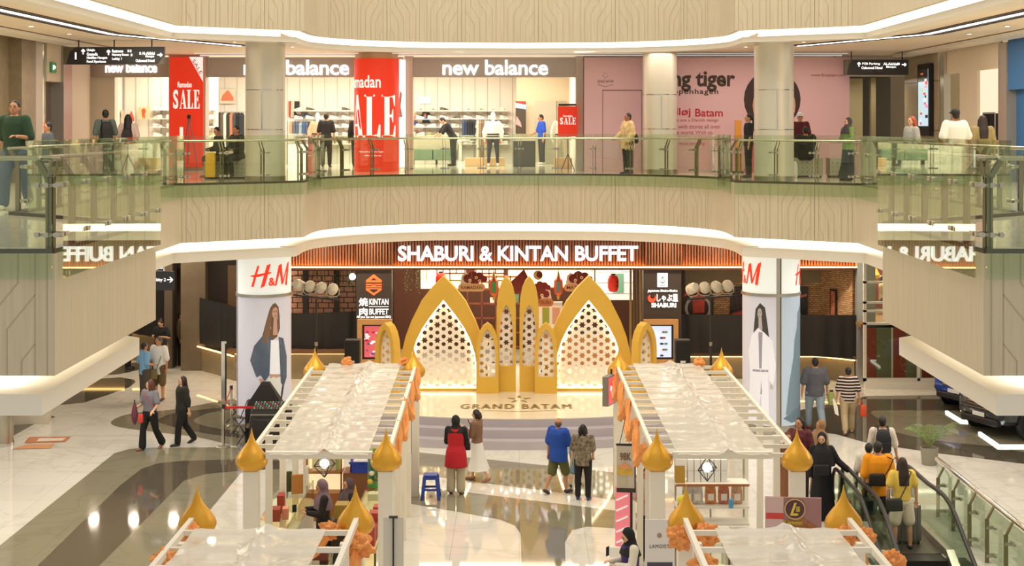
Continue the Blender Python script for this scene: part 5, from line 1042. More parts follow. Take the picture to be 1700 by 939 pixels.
for k in range(5): MB().loft([[(-.08, -.02, 0), (.08, -.02, 0), (.08, .25, 0), (-.08, .25, 0)], [(-.06, -.1, -.15), (.07, -.1, -.15), (.07, .3, -.15), (-.06, .3, -.15)], [(-.07, -.12, -1.1), (.08, -.12, -1.1), (.08, .3, -1.1), (-.07, .3, -1.1)]], 0, TR(-.36+k*.18, 0, 1.68)).build('garment', mat('#222126', .8), t)
# ================================================================ BAZAAR STALLS
M_STW = mat('#F1EADB', .45); M_ONION = mat('#E2AA3A', .34, .5, noise=.05, nscale=6); M_ORANGE = mat('#F2A25A', .75, noise=.12, nscale=8)
def sheet_mat():
    m = bpy.data.materials.new('clear_roof_sheet'); m.use_nodes = True; nt = m.node_tree; b = nt.nodes['Principled BSDF']; L = nt.links
    b.inputs['Base Color'].default_value = lin('#EDE7DC'); b.inputs['Roughness'].default_value = .12; b.inputs['Alpha'].default_value = .58; b.inputs['Specular IOR Level'].default_value = .7
    b.inputs['Subsurface Weight'].default_value = 0
    tc = nt.nodes.new('ShaderNodeTexCoord'); n = nt.nodes.new('ShaderNodeTexNoise'); n.inputs['Scale'].default_value = 1.6; n.inputs['Detail'].default_value = 3
    bp = nt.nodes.new('ShaderNodeBump'); bp.inputs['Strength'].default_value = .5; bp.inputs['Distance'].default_value = .06
    L.new(tc.outputs['Object'], n.inputs['Vector']); L.new(n.outputs['Fac'], bp.inputs['Height']); L.new(bp.outputs[0], b.inputs['Normal']); return m
M_SHEET = sheet_mat()
onion_proto = None
def onion(x, y, z, label):
    global onion_proto
    if onion_proto is None:
        prof = [(.06, 0), (.15, .005), (.205, .04), (.235, .1), (.238, .15), (.215, .215), (.16, .29), (.105, .355), (.062, .42), (.035, .48), (.015, .55), (.003, .62)]
        onion_proto = o = MB().lathe(prof, 12).build('gold_finial', M_ONION, smooth=50)
    else: o = onion_proto.copy(); COL.objects.link(o)
    o.location = (x, y, z); tag(o, label, 'onion finial'); o.rotation_euler.z = (x*7) % .5; return o
def stall(name_label, xl, xr, y0, y1, sk, sheet, purl, fr=True):
    """y0 near end, y1 far end, sk = x shift of the near end against the far end"""
    t = thing('market_stall', name_label, 'market stall', ((xl+xr)/2, y1, 0)); ox, oy = (xl+xr)/2, y1
    w = (xr-xl)/2; L = y1-y0; X = lambda x, d: x+sk*d/L
    def bd(mb, nm, m=M_STW, **k): return mb.build(nm, m, t, **k)
    for d in ((0, L) if fr else (0,)):
        for s in (-1, 1):
            x = X(s*w, d); mb = MB(); mb.box(x-.11, x+.11, -d-.11, -d+.11, 0, 2.38); p = bd(mb, 'corner_post', bev=.01)
    for s in (-1, 1):
        for k in range(1, 5 if fr else 2):
            d = L*k/5; x = X(s*(w-.02), d); bd(MB().box(x-.05, x+.05, -d-.05, -d+.05, 0, 2.56), 'post')
        bd(MB().bar((s*(w+.03), .1, 2.6), (X(s*(w+.03), L), -L-.05, 2.6), .06, .08), 'side_rail')
    n = purl
    for k in range(0 if fr else 1, n+1):
        d = L*k/n; bd(MB().bar((X(-w-.03, d), -d, 2.6), (X(w+.03, d), -d, 2.6), .045, .06), 'purlin')
    xa, xb, da, db = sheet; N, R = 18, 40; vs = []
    rr = random.Random(int(abs(xl)*10)+int(y0))
    for off in (0, .008):
        for i in range(R+1):
            d = da+(db-da)*i/R
            for j in range(N+1):
                u = j/N; x = X(xa+(xb-xa)*u, d); sag = -.035*math.sin(PI*((i*n/R*(db-da)/L) % 1)); fold = .075*math.exp(-((u-.56-.03*math.sin(i*.7))/.05)**2)*(1+.5*math.sin(i*1.9))
                vs.append((x, -d, 2.655+sag*.6+fold+.006*math.sin(j*1.7+i*.6)+off))
    fs = []; W_ = N+1; M_ = (R+1)*W_
    for i in range(R):
        for j in range(N):
            a = i*W_+j; fs.append((a+M_, a+1+M_, a+W_+1+M_, a+W_+M_)); fs.append((a, a+W_, a+W_+1, a+1))
    for i in range(R): a = i*W_; fs.append((a, a+M_, a+W_+M_, a+W_)); a += N; fs.append((a, a+W_, a+W_+M_, a+M_))
    for j in range(N): a = j; fs.append((a, a+1, a+1+M_, a+M_)); a = R*W_+j; fs.append((a, a+M_, a+1+M_, a+1))
    mb = MB(); mb.add(vs, fs); bd(mb, 'roof_sheet', M_SHEET, smooth=60)
    if fr: bd(MB().box(X(xa, L)-.06, X(xb, L)+.06, -L-.08, -L+.02, 2.56, 2.66), 'front_bar')
    return t
stall('long white market stall with clear sheet roof on the left of the aisle', -4.14, -2.14, 21.5, 29.3, .16, (-.72, .74, -.1, 7.95), 13)
stall('long white market stall with clear sheet roof on the right of the aisle', 2.02, 4.1, 21.5, 29.3, .03, (-.75, .6, -.1, 7.95), 13)
stall('nearest white stall on the left, cut by the bottom of the photo', -4.03, -2.05, 13.2, 18.1, 0, (-.86, .72, .75, 5), 7, False)
stall('nearest white stall on the right, cut by the bottom of the photo', 2.09, 4.06, 13.2, 18.1, 0, (-.72, .75, .72, 5), 7, False)
for x, y, lb in ((-4.14, 29.3, 'far outer corner of the left long stall'), (-2.14, 29.3, 'far aisle corner of the left long stall'), (-3.98, 21.5, 'near outer corner of the left long stall'), (-1.98, 21.5, 'near aisle corner of the left long stall'),
                 (2.02, 29.3, 'far aisle corner of the right long stall'), (4.1, 29.3, 'far outer corner of the right long stall'), (2.05, 21.5, 'near aisle corner of the right long stall'), (4.13, 21.5, 'near outer corner of the right long stall'),
                 (-4.03, 18.1, 'outer post of the nearest left stall'), (-2.05, 18.1, 'aisle post of the nearest left stall'), (2.09, 18.1, 'aisle post of the nearest right stall'), (4.06, 18.1, 'outer post of the nearest right stall')):
    onion(x, y, 2.382, 'gold onion finial on the '+lb)
# orange cloth
def rosette(x, y, z, r, label, seed=0):
    mb = MB(); mb.ell((0, 0, 0), r, 40, 26)
    for v in mb.v:
        q = v/r*1.9+Vector((seed*3.1, 0, 0)); v *= 1.0+.75*abs(noise.noise(q))-.35*abs(noise.noise(q*2.6))+.3*noise.noise(q*1.1)
    o = mb.build('cloth_rosette', M_ORANGE, loc=(x, y, z), smooth=40); return tag(o, label, 'cloth rosette')
def drape(pts, w, label, seed=0, name='cloth_swag'):
    """gathered cloth running along points, hanging width w"""
    rr = random.Random(seed); p = catmull([tuple(q) for q in pts], 8); mb = MB(); rings = []; base = Vector(pts[0])
    for i, q in enumerate(p):
        q = Vector(q)-base; n = 14; ww = w*(.55+.45*abs(math.sin(i*.41+seed))); ring = []
        d = (Vector(p[min(i+1, len(p)-1)])-Vector(p[max(i-1, 0)])).normalized(); u = d.cross(Vector((0, 0, 1))); u = u.normalized() if u.length > .2 else Vector((1, 0, 0)); v = u.cross(d).normalized()
        for j in range(n):
            a = 2*PI*j/n; r_ = 1+.3*math.sin(j*2.7+i*.5)+rr.uniform(-.1, .1); ring.append(q+u*math.cos(a)*ww*.35*r_+v*math.sin(a)*ww*r_*.5)
        rings.append(ring)
    mb.loft(rings); o = mb.build(name, M_ORANGE, loc=base, smooth=50); return tag(o, label, 'orange cloth')
for k in range(4):
    y = 29.1-k*1.75; xx = -2.06+.02*k; drape([(xx, y, 2.62), (xx+.05, y-.5, 2.25-.1*(k % 2)), (xx+.06, y-1.0, 2.2), (xx, y-1.6, 2.58)], .16, 'orange cloth swag on the aisle side of the left stall, %s from the stage' % ['first', 'second', 'third', 'fourth'][k], k)
    xx = 1.93; drape([(xx, y, 2.62), (xx-.05, y-.5, 2.25-.1*(k % 2)), (xx-.06, y-1.0, 2.2), (xx, y-1.6, 2.58)], .16, 'orange cloth swag on the aisle side of the right stall, %s from the stage' % ['first', 'second', 'third', 'fourth'][k], k+9)
rosette(-3.5, 29.35, 2.68, .1, 'orange cloth knot at the far edge of the left stall roof', 1); rosette(-2.35, 29.4, 2.68, .09, 'orange cloth knot by the far aisle finial of the left stall', 2); rosette(3.65, 29.35, 2.68, .1, 'orange cloth knot at the far edge of the right stall roof', 3)
drape([(2.1, 22.9, 2.5), (2.12, 22.85, 2.2), (2.1, 22.8, 1.8)], .12, 'orange cloth bow hanging near the near aisle finial of the right stall', 5)
rosette(-4.0, 17.65, 2.5, .11, 'orange cloth knot under the outer finial of the nearest left stall', 4); rosette(-4.08, 16.6, 2.5, .12, 'orange cloth knot at the bottom left of the photo', 5); rosette(-2.35, 17.85, 2.5, .1, 'orange cloth knot beside the aisle finial of the nearest left stall', 6); rosette(-1.97, 17.6, 2.38, .14, 'large orange cloth knot below the aisle finial of the nearest left stall', 7)
drape([(-1.98, 17.5, 2.35), (-2.0, 17.2, 1.9), (-2.03, 17.0, 1.2)], .2, 'orange cloth hanging down the aisle post of the nearest left stall', 3); drape([(-4.0, 17.4, 2.4), (-3.95, 17.3, 2.0), (-3.98, 17.0, 1.3)], .15, 'orange cloth hanging at the outer post of the nearest left stall', 4); drape([(-2.35, 17.75, 2.45), (-2.6, 17.6, 2.2), (-2.8, 17.5, 1.9)], .12, 'orange cloth strip pulled inward under the nearest left roof', 6)
rosette(1.98, 17.85, 2.42, .13, 'orange cloth knot left of the aisle finial of the nearest right stall', 8); rosette(2.3, 17.8, 2.45, .13, 'orange cloth knot right of the aisle finial of the nearest right stall', 9); rosette(2.18, 17.0, 2.3, .14, 'orange cloth knot lower on the aisle rail of the nearest right stall', 10)
rosette(3.98, 17.7, 2.45, .12, 'orange cloth knot left under the outer finial of the nearest right stall', 11); rosette(4.25, 17.75, 2.45, .1, 'orange cloth knot right under the outer finial of the nearest right stall', 12); drape([(4.1, 17.5, 2.4), (4.15, 17.2, 2.0), (4.12, 17.0, 1.4)], .17, 'orange cloth hanging at the outer post of the nearest right stall', 13); rosette(4.3, 16.6, 2.5, .11, 'orange cloth knot on the outer rail at the bottom right', 14)
# pendant lamps under the stall roofs
def frame_lamp(x, y, z, label, s=.17):
    t = thing('pendant_lamp', label, 'lamp', (x, y, z)); V = [(0, 0, s*1.1), (0, 0, -s*1.1)]+[(s*math.cos(a*PI/2+.5), s*math.sin(a*PI/2+.5), 0) for a in range(4)]; mb = MB()
    for i in (0, 1):
        for j in range(2, 6): mb.cyl(V[i], V[j], .008, n=5)
    for j in range(4): mb.cyl(V[2+j], V[2+(j+1) % 4], .008, n=5)
    mb.build('frame', BLACK, t); MB().ell((0, 0, .02), .07).build('bulb', mat('#FFFFFF', .4, emit=14.), t, smooth=60); MB().cyl((0, 0, s), (0, 0, 2.58-z), .008, n=5).build('cord', BLACK, t)
frame_lamp(-2.95, 21.9, 2.36, 'faceted black frame lamp under the front of the left stall'); frame_lamp(2.85, 21.9, 2.3, 'faceted black frame lamp under the front of the right stall')
for s in (-1, 1):
    for yy in (24.3, 27.5): area('stall_lamp', (3.05*s, yy, 2.5), .9, 1.6, 14, (1, .86, .66))
# ---- left stall goods
def bx_item(name, label, cat, x, y, z, w, d, h, c, rz=0., group=None, lid=None, rough=.5):
    if lid:
        t = thing(name, label, cat, (x, y, z), rz, group); MB().box(-w/2, w/2, -d/2, d/2, 0, h*.72).build('body', mat(c, rough), t, bev=.004); MB().box(-w/2-.004, w/2+.004, -d/2-.004, d/2+.004, h*.72, h).build('lid', mat(lid, rough), t, bev=.004); return t
    o = MB().box(-w/2, w/2, -d/2, d/2, 0, h).build(name, mat(c, rough), loc=(x, y, z), rz=rz, bev=.004); return tag(o, label, cat, group)
def glass_counter(label, x0, x1, y0, y1, h, wood='#EFE6D4'):
    t = thing('display_counter', label, 'counter', ((x0+x1)/2, (y0+y1)/2, 0)); w, d = (x1-x0)/2, (y1-y0)/2
    MB().box(-w, w, -d, d, .0, h-.35).build('body', mat(wood, .5), t); MB().box(-w+.02, w-.02, -d+.02, d-.02, h-.35, h-.33).build('display_floor', mat('#F5D79A', .5, emit=.5), t)
    for sx in (-w, w-.02): MB().box(sx, sx+.02, -d, d, h-.35, h-.015).build('glass_side', CLEAR, t)
    MB().box(-w, w, -d, -d+.02, h-.35, h-.015).build('glass_front', CLEAR, t)
    MB().box(-w-.01, w+.01, -d-.01, d+.01, h-.015, h).build('glass_top', CLEAR, t)
    for sx in (-w, w-.03):
        for sy in (-d, d-.03): MB().box(sx, sx+.03, sy, sy+.03, h-.35, h-.015).build('corner_post', mat('#6A5A44', .4), t)
glass_counter('glass display counter along the outer side of the left stall', -4.3, -3.78, 22.0, 26.6, .98); glass_counter('glass display counter across the front of the left stall', -3.7, -2.9, 21.9, 22.5, .85); glass_counter('glass display counter along the aisle side of the left stall', -2.75, -2.2, 22.2, 28.4, .98)
bx_item('gift_box', 'brown gift box standing upright on the left glass counter', 'box', -4.02, 24.4, .982, .12, .24, .3, '#A8402E', .1); bx_item('gift_box', 'brown gift box in front of the upright one on the left glass counter', 'box', -4.02, 23.9, .982, .14, .26, .2, '#9A3E2C', .1); bx_item('gift_box', 'pinkish flat box between the brown boxes on the left glass counter', 'box', -3.88, 24.0, .982, .1, .2, .18, '#E0907A', .1)
bx_item('folder_box', 'tall orange brown folder box at the back of the left glass counter', 'box', -3.93, 25.6, .982, .2, .06, .34, '#B87A3E', .3); bx_item('folder_box', 'dark green folder box leaning beside the orange brown one', 'box', -4.1, 25.75, .982, .1, .06, .36, '#3A4A30', .3)
bx_item('gold_tray', 'flat yellow tray on the left glass counter', 'tray', -3.9, 23.2, .982, .2, .3, .03, '#E8B040'); bx_item('price_card', 'white upright price card on the left glass counter', 'card', -3.84, 26.2, .982, .03, .12, .35, '#F0EEEA')
for k, (x, c, l) in enumerate([(-3.55, '#8A3A26', 'dark brown box with lighter lid, left on the front counter'), (-3.3, '#58A048', 'small green box beside the brown box on the front counter'), (-3.05, '#7A3020', 'dark brown box, right on the front counter')]): bx_item('gift_box', l, 'box', x, 22.2, .852, (.22, .1, .24)[k], .2, (.16, .1, .16)[k], c, 0, None, c)
for k in range(4): bx_item('small_box', 'little %s box inside the aisle counter of the left stall' % ['orange', 'white', 'red', 'green'][k], 'box', -2.48+.0*k, 23.0+.5*k, .652, .2, .2, .12, ['#E8823A', '#F0ECE4', '#C83A2A', '#58A048'][k])
for k in range(5): bx_item('red_box', 'red gift box on the aisle counter of the left stall, %s in the row' % ['first', 'second', 'third', 'fourth', 'fifth'][k], 'box', -2.32, 22.5+.33*k, .982, .16, .24, (.3, .22, .34, .18, .26)[k], ('#B8443A', '#A83A30')[k % 2], 0, None)
# shelf with lanterns at the back
t = thing('lantern_cabinet', 'lit glass cabinet with wooden frame at the back of the left stall', 'cabinet', (-3.7, 27.4, 0)); mwod = mat('#A86A38', .5)
MB().box(-.34, .34, 0, .4, 0, .5).build('base', mwod, t); MB().box(-.32, .32, .3, .38, .5, 1.3).build('back_panel', mat('#F6E2B0', .5, emit=.8), t)
for z in (.5, .9, 1.3): MB().box(-.34, .34, 0, .4, z, z+.03).build('shelf_board', mwod, t)
for sx in (-.34, .31): MB().box(sx, sx+.03, 0, .03, .5, 1.3).build('upright', mwod, t)
bx_item('paper_parcel', 'cream parcel leaning in the upper bay of the lit cabinet', 'parcel', -3.72, 27.55, .932, .45, .14, .28, '#EFE2B4', .15); bx_item('paper_parcel', 'pale green parcel in the upper bay of the lit cabinet', 'parcel', -3.48, 27.58, .932, .12, .1, .26, '#B8D080')
def metal_lantern(x, y, z, h, w, c, label):
    t = thing('ornate_lantern', label, 'lantern', (x, y, z)); mm = mat(c, .4, .6)
    MB().lathe([(w, 0), (w, h*.06)], 6).build('base', mm, t); mb = MB()
    for a in range(6): q = a*PI/3; mb.cyl((w*.9*math.cos(q), w*.9*math.sin(q), h*.06), (w*.9*math.cos(q), w*.9*math.sin(q), h*.66), w*.09, n=5)
    mb.lathe([(w*.95, h*.62), (w*.95, h*.68)], 6); mb.build('cage', mm, t); MB().lathe([(w*.55, h*.08), (w*.55, h*.6)], 10).build('glass', mat('#F6E8C8', .3, emit=.5), t); MB().lathe([(w, h*.68), (w*.6, h*.82), (w*.25, h*.92), (w*.08, h)], 6).build('roof', mm, t)
for a in ((-3.92, 27.5, 1.332, .34, .1, '#B8823A', 'small brass lantern at the left end on top of the lit cabinet'), (-3.7, 27.5, 1.332, .34, .1, '#C8924A', 'small brass lantern in the middle on top of the lit cabinet'), (-3.44, 27.5, 1.332, .5, .13, '#5A4A34', 'tall dark lantern on top of the lit cabinet')): metal_lantern(*a)
def crate(x, y, z, w, d, h, c, label, cat='crate'):
    t = thing('plastic_crate', label, cat, (x, y, z)); m = mat(c, .5); MB().box(-w/2, w/2, -d/2, d/2, 0, .02).build('bottom', m, t)
    for nm, a in (('side', (-w/2, -w/2+.02, -d/2, d/2)), ('side', (w/2-.02, w/2, -d/2, d/2)), ('side', (-w/2, w/2, -d/2, -d/2+.02)), ('side', (-w/2, w/2, d/2-.02, d/2))): MB().box(*a, .02, h).build(nm, m, t)
    mb = MB(); mb.flat([[(-w/2-.02, h-.03), (w/2+.02, h-.03), (w/2+.02, h+.01), (-w/2-.02, h+.01)], [(-w*.15, h-.02), (w*.15, h-.02), (w*.15, h), (-w*.15, h)]], .02, 0, TR(0, -d/2-.02, 0)); mb.build('rim', m, t)
bx_item('storage_chest', 'brown storage chest under the blue crate', 'chest', -2.95, 27.3, 0, .7, .5, 1.0, '#8A5A3A'); crate(-2.95, 27.2, 1.002, .42, .34, .2, '#2A44B8', 'blue plastic crate on the brown chest in the left stall')
o = MB(); o.ell((0, 0, .08), (.16, .12, .1)); o = remesh(o.build('plastic_bag', mat('#EFEDEA', .4, bump=.6, nscale=20), loc=(-2.98, 27.2, 1.09)), .02); tag(o, 'white plastic bag lying in the blue crate', 'bag')
for k, (x, rz_) in enumerate([(-3.12, .4), (-2.86, -.5)]): bx_item('red_folder', 'red folder leaning %s the blue crate' % ('left behind' if k == 0 else 'right behind'), 'folder', x, 27.6, 1.002, .2, .05, .42, '#D8302A', rz_)
t = thing('flower_case', 'tall glass case with green frame and flower arrangement in the left stall', 'display case', (-2.6, 26.2, .982)); mg = mat('#3A9A3A', .5)
for a in range(8): q = a*PI/4; MB().cyl((.14*math.cos(q), .14*math.sin(q), 0), (.14*math.cos(q), .14*math.sin(q), .62), .008, n=5).build('frame_rod', mg, t)
for z in (0, .62): MB().lathe([(.15, z), (.15, z+.02)], 16).build('ring', mg, t)
MB().lathe([(.145, .02), (.145, .62)], 20).build('glass', CLEAR, t, smooth=40); mb = MB(); rr = random.Random(8)
for k in range(60): c = Vector((rr.uniform(-.11, .11), rr.uniform(-.1, .1), rr.uniform(.02, .3))); d = Vector((rr.uniform(-.05, .05), rr.uniform(-.05, .05), .05)); e = Vector((d.y, -d.x, 0)).normalized()*.015; mb.add([c, c+d*.5+e, c+d, c+d*.5-e], [(0, 1, 2, 3)])
mb.build('foliage', mat('#4A7A30', .7), t)
for c, x, z in (('#E8C83A', -.02, .68), ('#D83A2A', .07, .45), ('#F0D048', .1, .46), ('#F0ECE0', -.06, .25), ('#E8C83A', -.09, .1)): MB().ell((x, -.14 if z < .6 else 0, z), (.05, .03, .045), 8, 6).build('flower', mat(c, .7, bump=.5, nscale=40), t)
bx_item('floral_box', 'clear box of white and yellow flowers on the aisle counter', 'box', -2.5, 25.2, .982, .26, .2, .12, '#C8C8A0'); bx_item('fabric_roll', 'red and white patterned cloth hung at the back of the left stall', 'cloth', -2.3, 27.8, .982, .16, .1, .55, '#D06A5A')
bx_item('gold_stack', 'stack of gold trays beside the seller in purple headscarf', 'trays', -3.05, 24.9, .75, .22, .3, .25, '#A88A3A'); bx_item('side_table', 'small dark table under the gold trays', 'table', -3.05, 24.9, 0, .34, .4, .748, '#4A3A2A')
bx_item('back_shelf_bag', 'dark cloth bag hanging at the back of the left stall', 'bag', -2.28, 28.6, 1.0, .3, .1, .7, '#201C1C'); bx_item('food_display', 'long tray of white sweets at the back of the left stall', 'tray', -2.75, 28.9, 1.05, .7, .25, .1, '#F0E8D8'); bx_item('sweets_table', 'wooden table carrying the tray of white sweets', 'table', -2.75, 28.9, 0, .8, .3, 1.048, '#9A5A34')
# ---- right stall goods
def shelf_unit(label, x0, x1, y, zs, d=.4):
    t = thing('stall_shelf', label, 'shelf', ((x0+x1)/2, y, 0)); w = (x1-x0)/2
    for z in zs: MB().box(-w, w, 0, d, z-.03, z).build('shelf_board', WHITE, t); MB().box(-w, w, -.012, 0, z-.04, z).build('shelf_edge', mat('#A8683A', .5) if z > 1.4 else WHITE, t)
    for sx in (-w+.02, 0, w-.05): MB().box(sx, sx+.03, d-.03, d, 0, max(zs)+.35).build('upright', STEEL, t)
shelf_unit('white shelf with stacked boxes and snack bags in the right stall', 2.6, 3.82, 24.0, (.9, 1.18, 1.55))
for r_ in range(2):
    for k in range(6): bx_item('white_box', 'white carton, %s from the left in the %s row on the stall shelf' % (['first', 'second', 'third', 'fourth', 'fifth', 'last'][k], ['lower', 'upper'][r_]), 'box', 2.86+.112*k, 24.2, 1.552+.19*r_, .1, .16, .185, '#E6E6E4', 0)
bx_item('gift_carton', 'white carton with gold foot left of the stacked cartons', 'box', 2.68, 24.15, 1.552, .16, .2, .4, '#B8923A', 0, None, '#E8E6E2')
def snack_bag(x, c, lab, h=.3):
    t = thing('snack_bag', label=lab, cat='snack bag', loc=(x, 24.2, 1.182)); mb = MB(); mb.loft([[(-.085*a, -.06*b, z), (.085*a, -.06*b, z), (.085*a, .06*b, z), (-.085*a, .06*b, z)] for z, a, b in ((0, .9, .9), (.05, 1.05, 1.1), (h*.6, 1, 1), (h*.85, .9, .4), (h, .95, .08))]); mb.build('pouch', mat(c, .35, noise=.45, nscale=22), t, smooth=50); MB().box(-.05, .05, -.068, -.06, .06, h*.5).build('label_patch', mat('#F2EEE4', .5), t)
for x, c, l in ((2.82, '#C8C0B4', 'clear snack bag at the left end of the middle shelf'), (2.98, '#D8D0C4', 'clear snack bag with white card on the middle shelf'), (3.2, '#D88A4A', 'orange snack bag on the middle shelf'), (3.42, '#C87A5A', 'reddish nut bag on the middle shelf'), (3.64, '#D8A884', 'big nut bag at the right end of the middle shelf')): snack_bag(x, c, l, .34)
glass_counter('white counter with phone and bottle at the front of the right stall', 2.7, 3.3, 22.6, 23.0, .86)
t = thing('water_bottle', 'small clear water bottle with blue label on the white counter', 'bottle', (3.05, 22.75, .862)); MB().lathe([(.03, 0), (.032, .12), (.03, .15), (.014, .18), (.014, .2)], 12).build('body', CLEAR, t, smooth=40); MB().lathe([(.0325, .05), (.0325, .1)], 12).build('label_band', mat('#3A6AC8', .5), t); MB().lathe([(.016, .2), (.016, .22)], 10).build('cap', WHITE, t)
t = thing('gift_bag', 'white gift bag with gold foot and rope handle in the right stall', 'bag', (3.5, 23.0, .8)); MB().box(-.15, .15, -.05, .05, 0, .08).build('gold_foot', mat('#B8923A', .4), t); MB().box(-.15, .15, -.05, .05, .08, .32).build('body', mat('#DDD8D2', .5), t); MB().tube([(-.06+.12*k/8, -.055, .32-.12*math.sin(PI*k/8)) for k in range(9)], .006, 5).build('handle', mat('#C0A070', .5), t)
bx_item('stall_table', 'white table carrying the gift bag in the right stall', 'table', 3.5, 23.0, 0, .5, .5, .798, '#EFE9DD'); bx_item('blue_tin', 'small light blue tin beside the snack bags', 'tin', 3.5, 23.9, 1.182, .07, .07, .14, '#5AA8D8')
bx_item('dark_box', 'dark upright box with gold top left of the round logo board', 'box', 4.1, 22.3, .702, .22, .2, .42, '#2A2020', 0, None, '#C8A040'); bx_item('box_stand', 'dark blue stand under the dark upright box', 'stand', 4.1, 22.3, 0, .4, .4, .70, '#2A2440')
t = thing('logo_board', 'landscape sign board with round gold letter logo and brown cake picture', 'sign', P(1317, 884, 19.3), -.1); M_ = TR(0, -.005, 0)
MB().box(-.37, .37, 0, .04, 0, .47).build('panel', mat('#A87A78', .5, noise=.1, nscale=3), t); MB().box(-.37, -.13, -.004, 0, .0, .47).build('left_field', mat('#D8B8B8', .5), t); MB().box(-.36, -.13, -.007, -.004, .18, .26).build('red_field', mat('#D8463E', .5), t)
mb = MB(); mb.flat([[(-.13, 0), (-.1, .16), (.1, .22), (.37, .05), (.37, 0)]], .004, 0, TR(0, -.008, 0)); mb.build('cake_picture', mat('#A8683A', .5, noise=.4, nscale=14), t); MB().flat([[(-.12, .04), (.2, .0), (.05, 0), (-.13, .0)]], .004, 0, TR(0, -.012, 0)).build('cake_stripe', mat('#3A2A1A', .5), t)
MB().lathe([(.14, 0), (.14, .006)], 28, (0, 0, 0), 0, TR(.02, -.008, .32, 0, PI/2)).build('disc', mat('#5A3440', .5), t)
mb = MB(); mb.flat([arc(.02, .32, .14, 0, 2*PI, 28)[:-1], arc(.02, .32, .125, 0, 2*PI, 28)[:-1]], .004, 0, TR(0, -.018, 0)); mb.build('gold_ring', mat('#D8B87A', .4), t)
mb = MB(); mb.text('L', TR(.01, -.014, .32), h=.17, w=.11, ext=.006, bold=.02, shear=.35)
for k in range(4): mb.box(.035, .085, -.02, -.014, .29+.018*k, .30+.018*k)
mb.build('gold_letter', mat('#E8D048', .4), t); MB().text("L'amoist", TR(.0, -.014, .145), h=.06, w=.24, ext=.006, bold=.02, shear=.2).build('gold_lettering', mat('#D8C838', .4), t)
for sx in (-.3, .3): MB().cyl((sx, .06, -P(1317, 884, 19.3).z), (sx, .06, .4), .014, n=6).build('pole', STEEL, t)
# posters and roll-ups along the aisle
t = thing('price_poster', 'hanging 98K cake poster on the aisle side of the right stall', 'poster', (1.78, 24.2, 1.36), -.1); MB().box(-.15, .15, 0, .03, 0, .78).build('panel', mat('#CFC4B4', .5), t); MB().text('98K', TR(0, -.001, .6), h=.13, w=.19, ext=.008, bold=.02).build('lettering', mat('#7A5A34', .5), t)
MB().flat([[(-.14, .3), (-.14, .44), (.0, .5), (.12, .38), (.1, .28)]], .01, 0, TR(0, -.012, 0)).build('cake_picture', mat('#E0B84A', .5, noise=.2, nscale=20), t); MB().flat([[(-.14, .44), (.0, .5), (.1, .42), (-.04, .38)]], .01, 0, TR(0, -.02, 0)).build('cake_top', mat('#E8A070', .5), t); MB().box(-.1, .02, -.012, 0, .1, .24).build('jar_picture', mat('#C8C0A0', .5), t); MB().box(-.15, .15, -.006, 0, 0, .07).build('dark_foot', mat('#3A3430', .5), t); MB().box(-.16, .16, -.005, .04, .78, .81).build('top_bar', BLACK, t); MB().box(.15, .17, -.005, .04, 0, .8).build('side_edge', BLACK, t)
for sx in (-.1, .1): MB().cyl((sx, .015, .8), (sx*1.2+.12, .1, 1.25), .006, n=4).build('cord', BLACK, t)
t = thing('red_banner', 'pink and red lit panel below the 98K poster', 'banner', (1.75, 24.6, 0), -.25); MB().box(-.12, .14, 0, .06, .35, 1.36).build('panel', mat('#E8808A', .5, emit=.35), t); MB().box(.14, .17, -.01, .07, .3, 1.4).build('edge', BLACK, t); mb = MB()
for k in range(5): mb.bar((-.1, -.004, .4+.18*k), (.1, -.004, .5+.18*k), .006, .03)
mb.build('white_marks', mat('#F8E8E8', .5, emit=.3), t); MB().box(-.2, .2, -.1, .15, 0, .34).build('foot', WHITE, t)
t = thing('red_light_sign', 'narrow red lit sign hung sideways at the far aisle corner of the right stall', 'sign', (1.9, 28.9, 1.95), 1.2); MB().box(-.4, .3, 0, .12, 0, .58).build('box', mat('#8A8478', .5), t); MB().box(-.38, .28, -.012, 0, .03, .55).build('red_face', mat('#E8606A', .5, emit=.5), t); MB().tube([(-.3+.02*k, -.02, .3+.09*math.sin(k*.9)*(1-.02*k)) for k in range(27)], .014, 5).build('white_script', M_SW, t); MB().cyl((.0, .06, .58), (0, .06, .68), .02, n=6).build('bracket', DARK, t)
t = thing('roll_up_banner', 'white LAMOIST roll-up banner with dark purple lower panel', 'banner', (1.94, 20.0, 0)); MB().box(-.2, .21, 0, .015, .06, 2.05).build('panel', mat('#E6E2DE', .5), t); MB().box(-.22, .23, -.05, .07, 0, .06).build('foot', STEEL, t); MB().cyl((0, .03, .06), (0, .03, 2.05), .012, n=6).build('pole', STEEL, t)
MB().text('LAMOIST', TR(.0, -.001, 1.68), h=.05, w=.27, ext=.006, sp=1.15).build('lettering', mat('#6A6468', .5), t); MB().flat([R6(.036, 1.83)], .006, 0, TR(0, -.007, 0)).build('cube_emblem', mat('#A88A7A', .5), t)
MB().box(-.17, .18, -.006, 0, .9, 1.46).build('purple_panel', mat('#4A4258', .5), t); mb = MB()
for s, z, w_ in (("DON'T CLAIM YOU'VE", 1.36, .3), ('BEEN TO BATAM', 1.29, .3), ('LAMOIST', 1.03, .28)): mb.text(s, TR(.005, -.006, z), h=.04, w=w_, ext=.005, bold=.01)
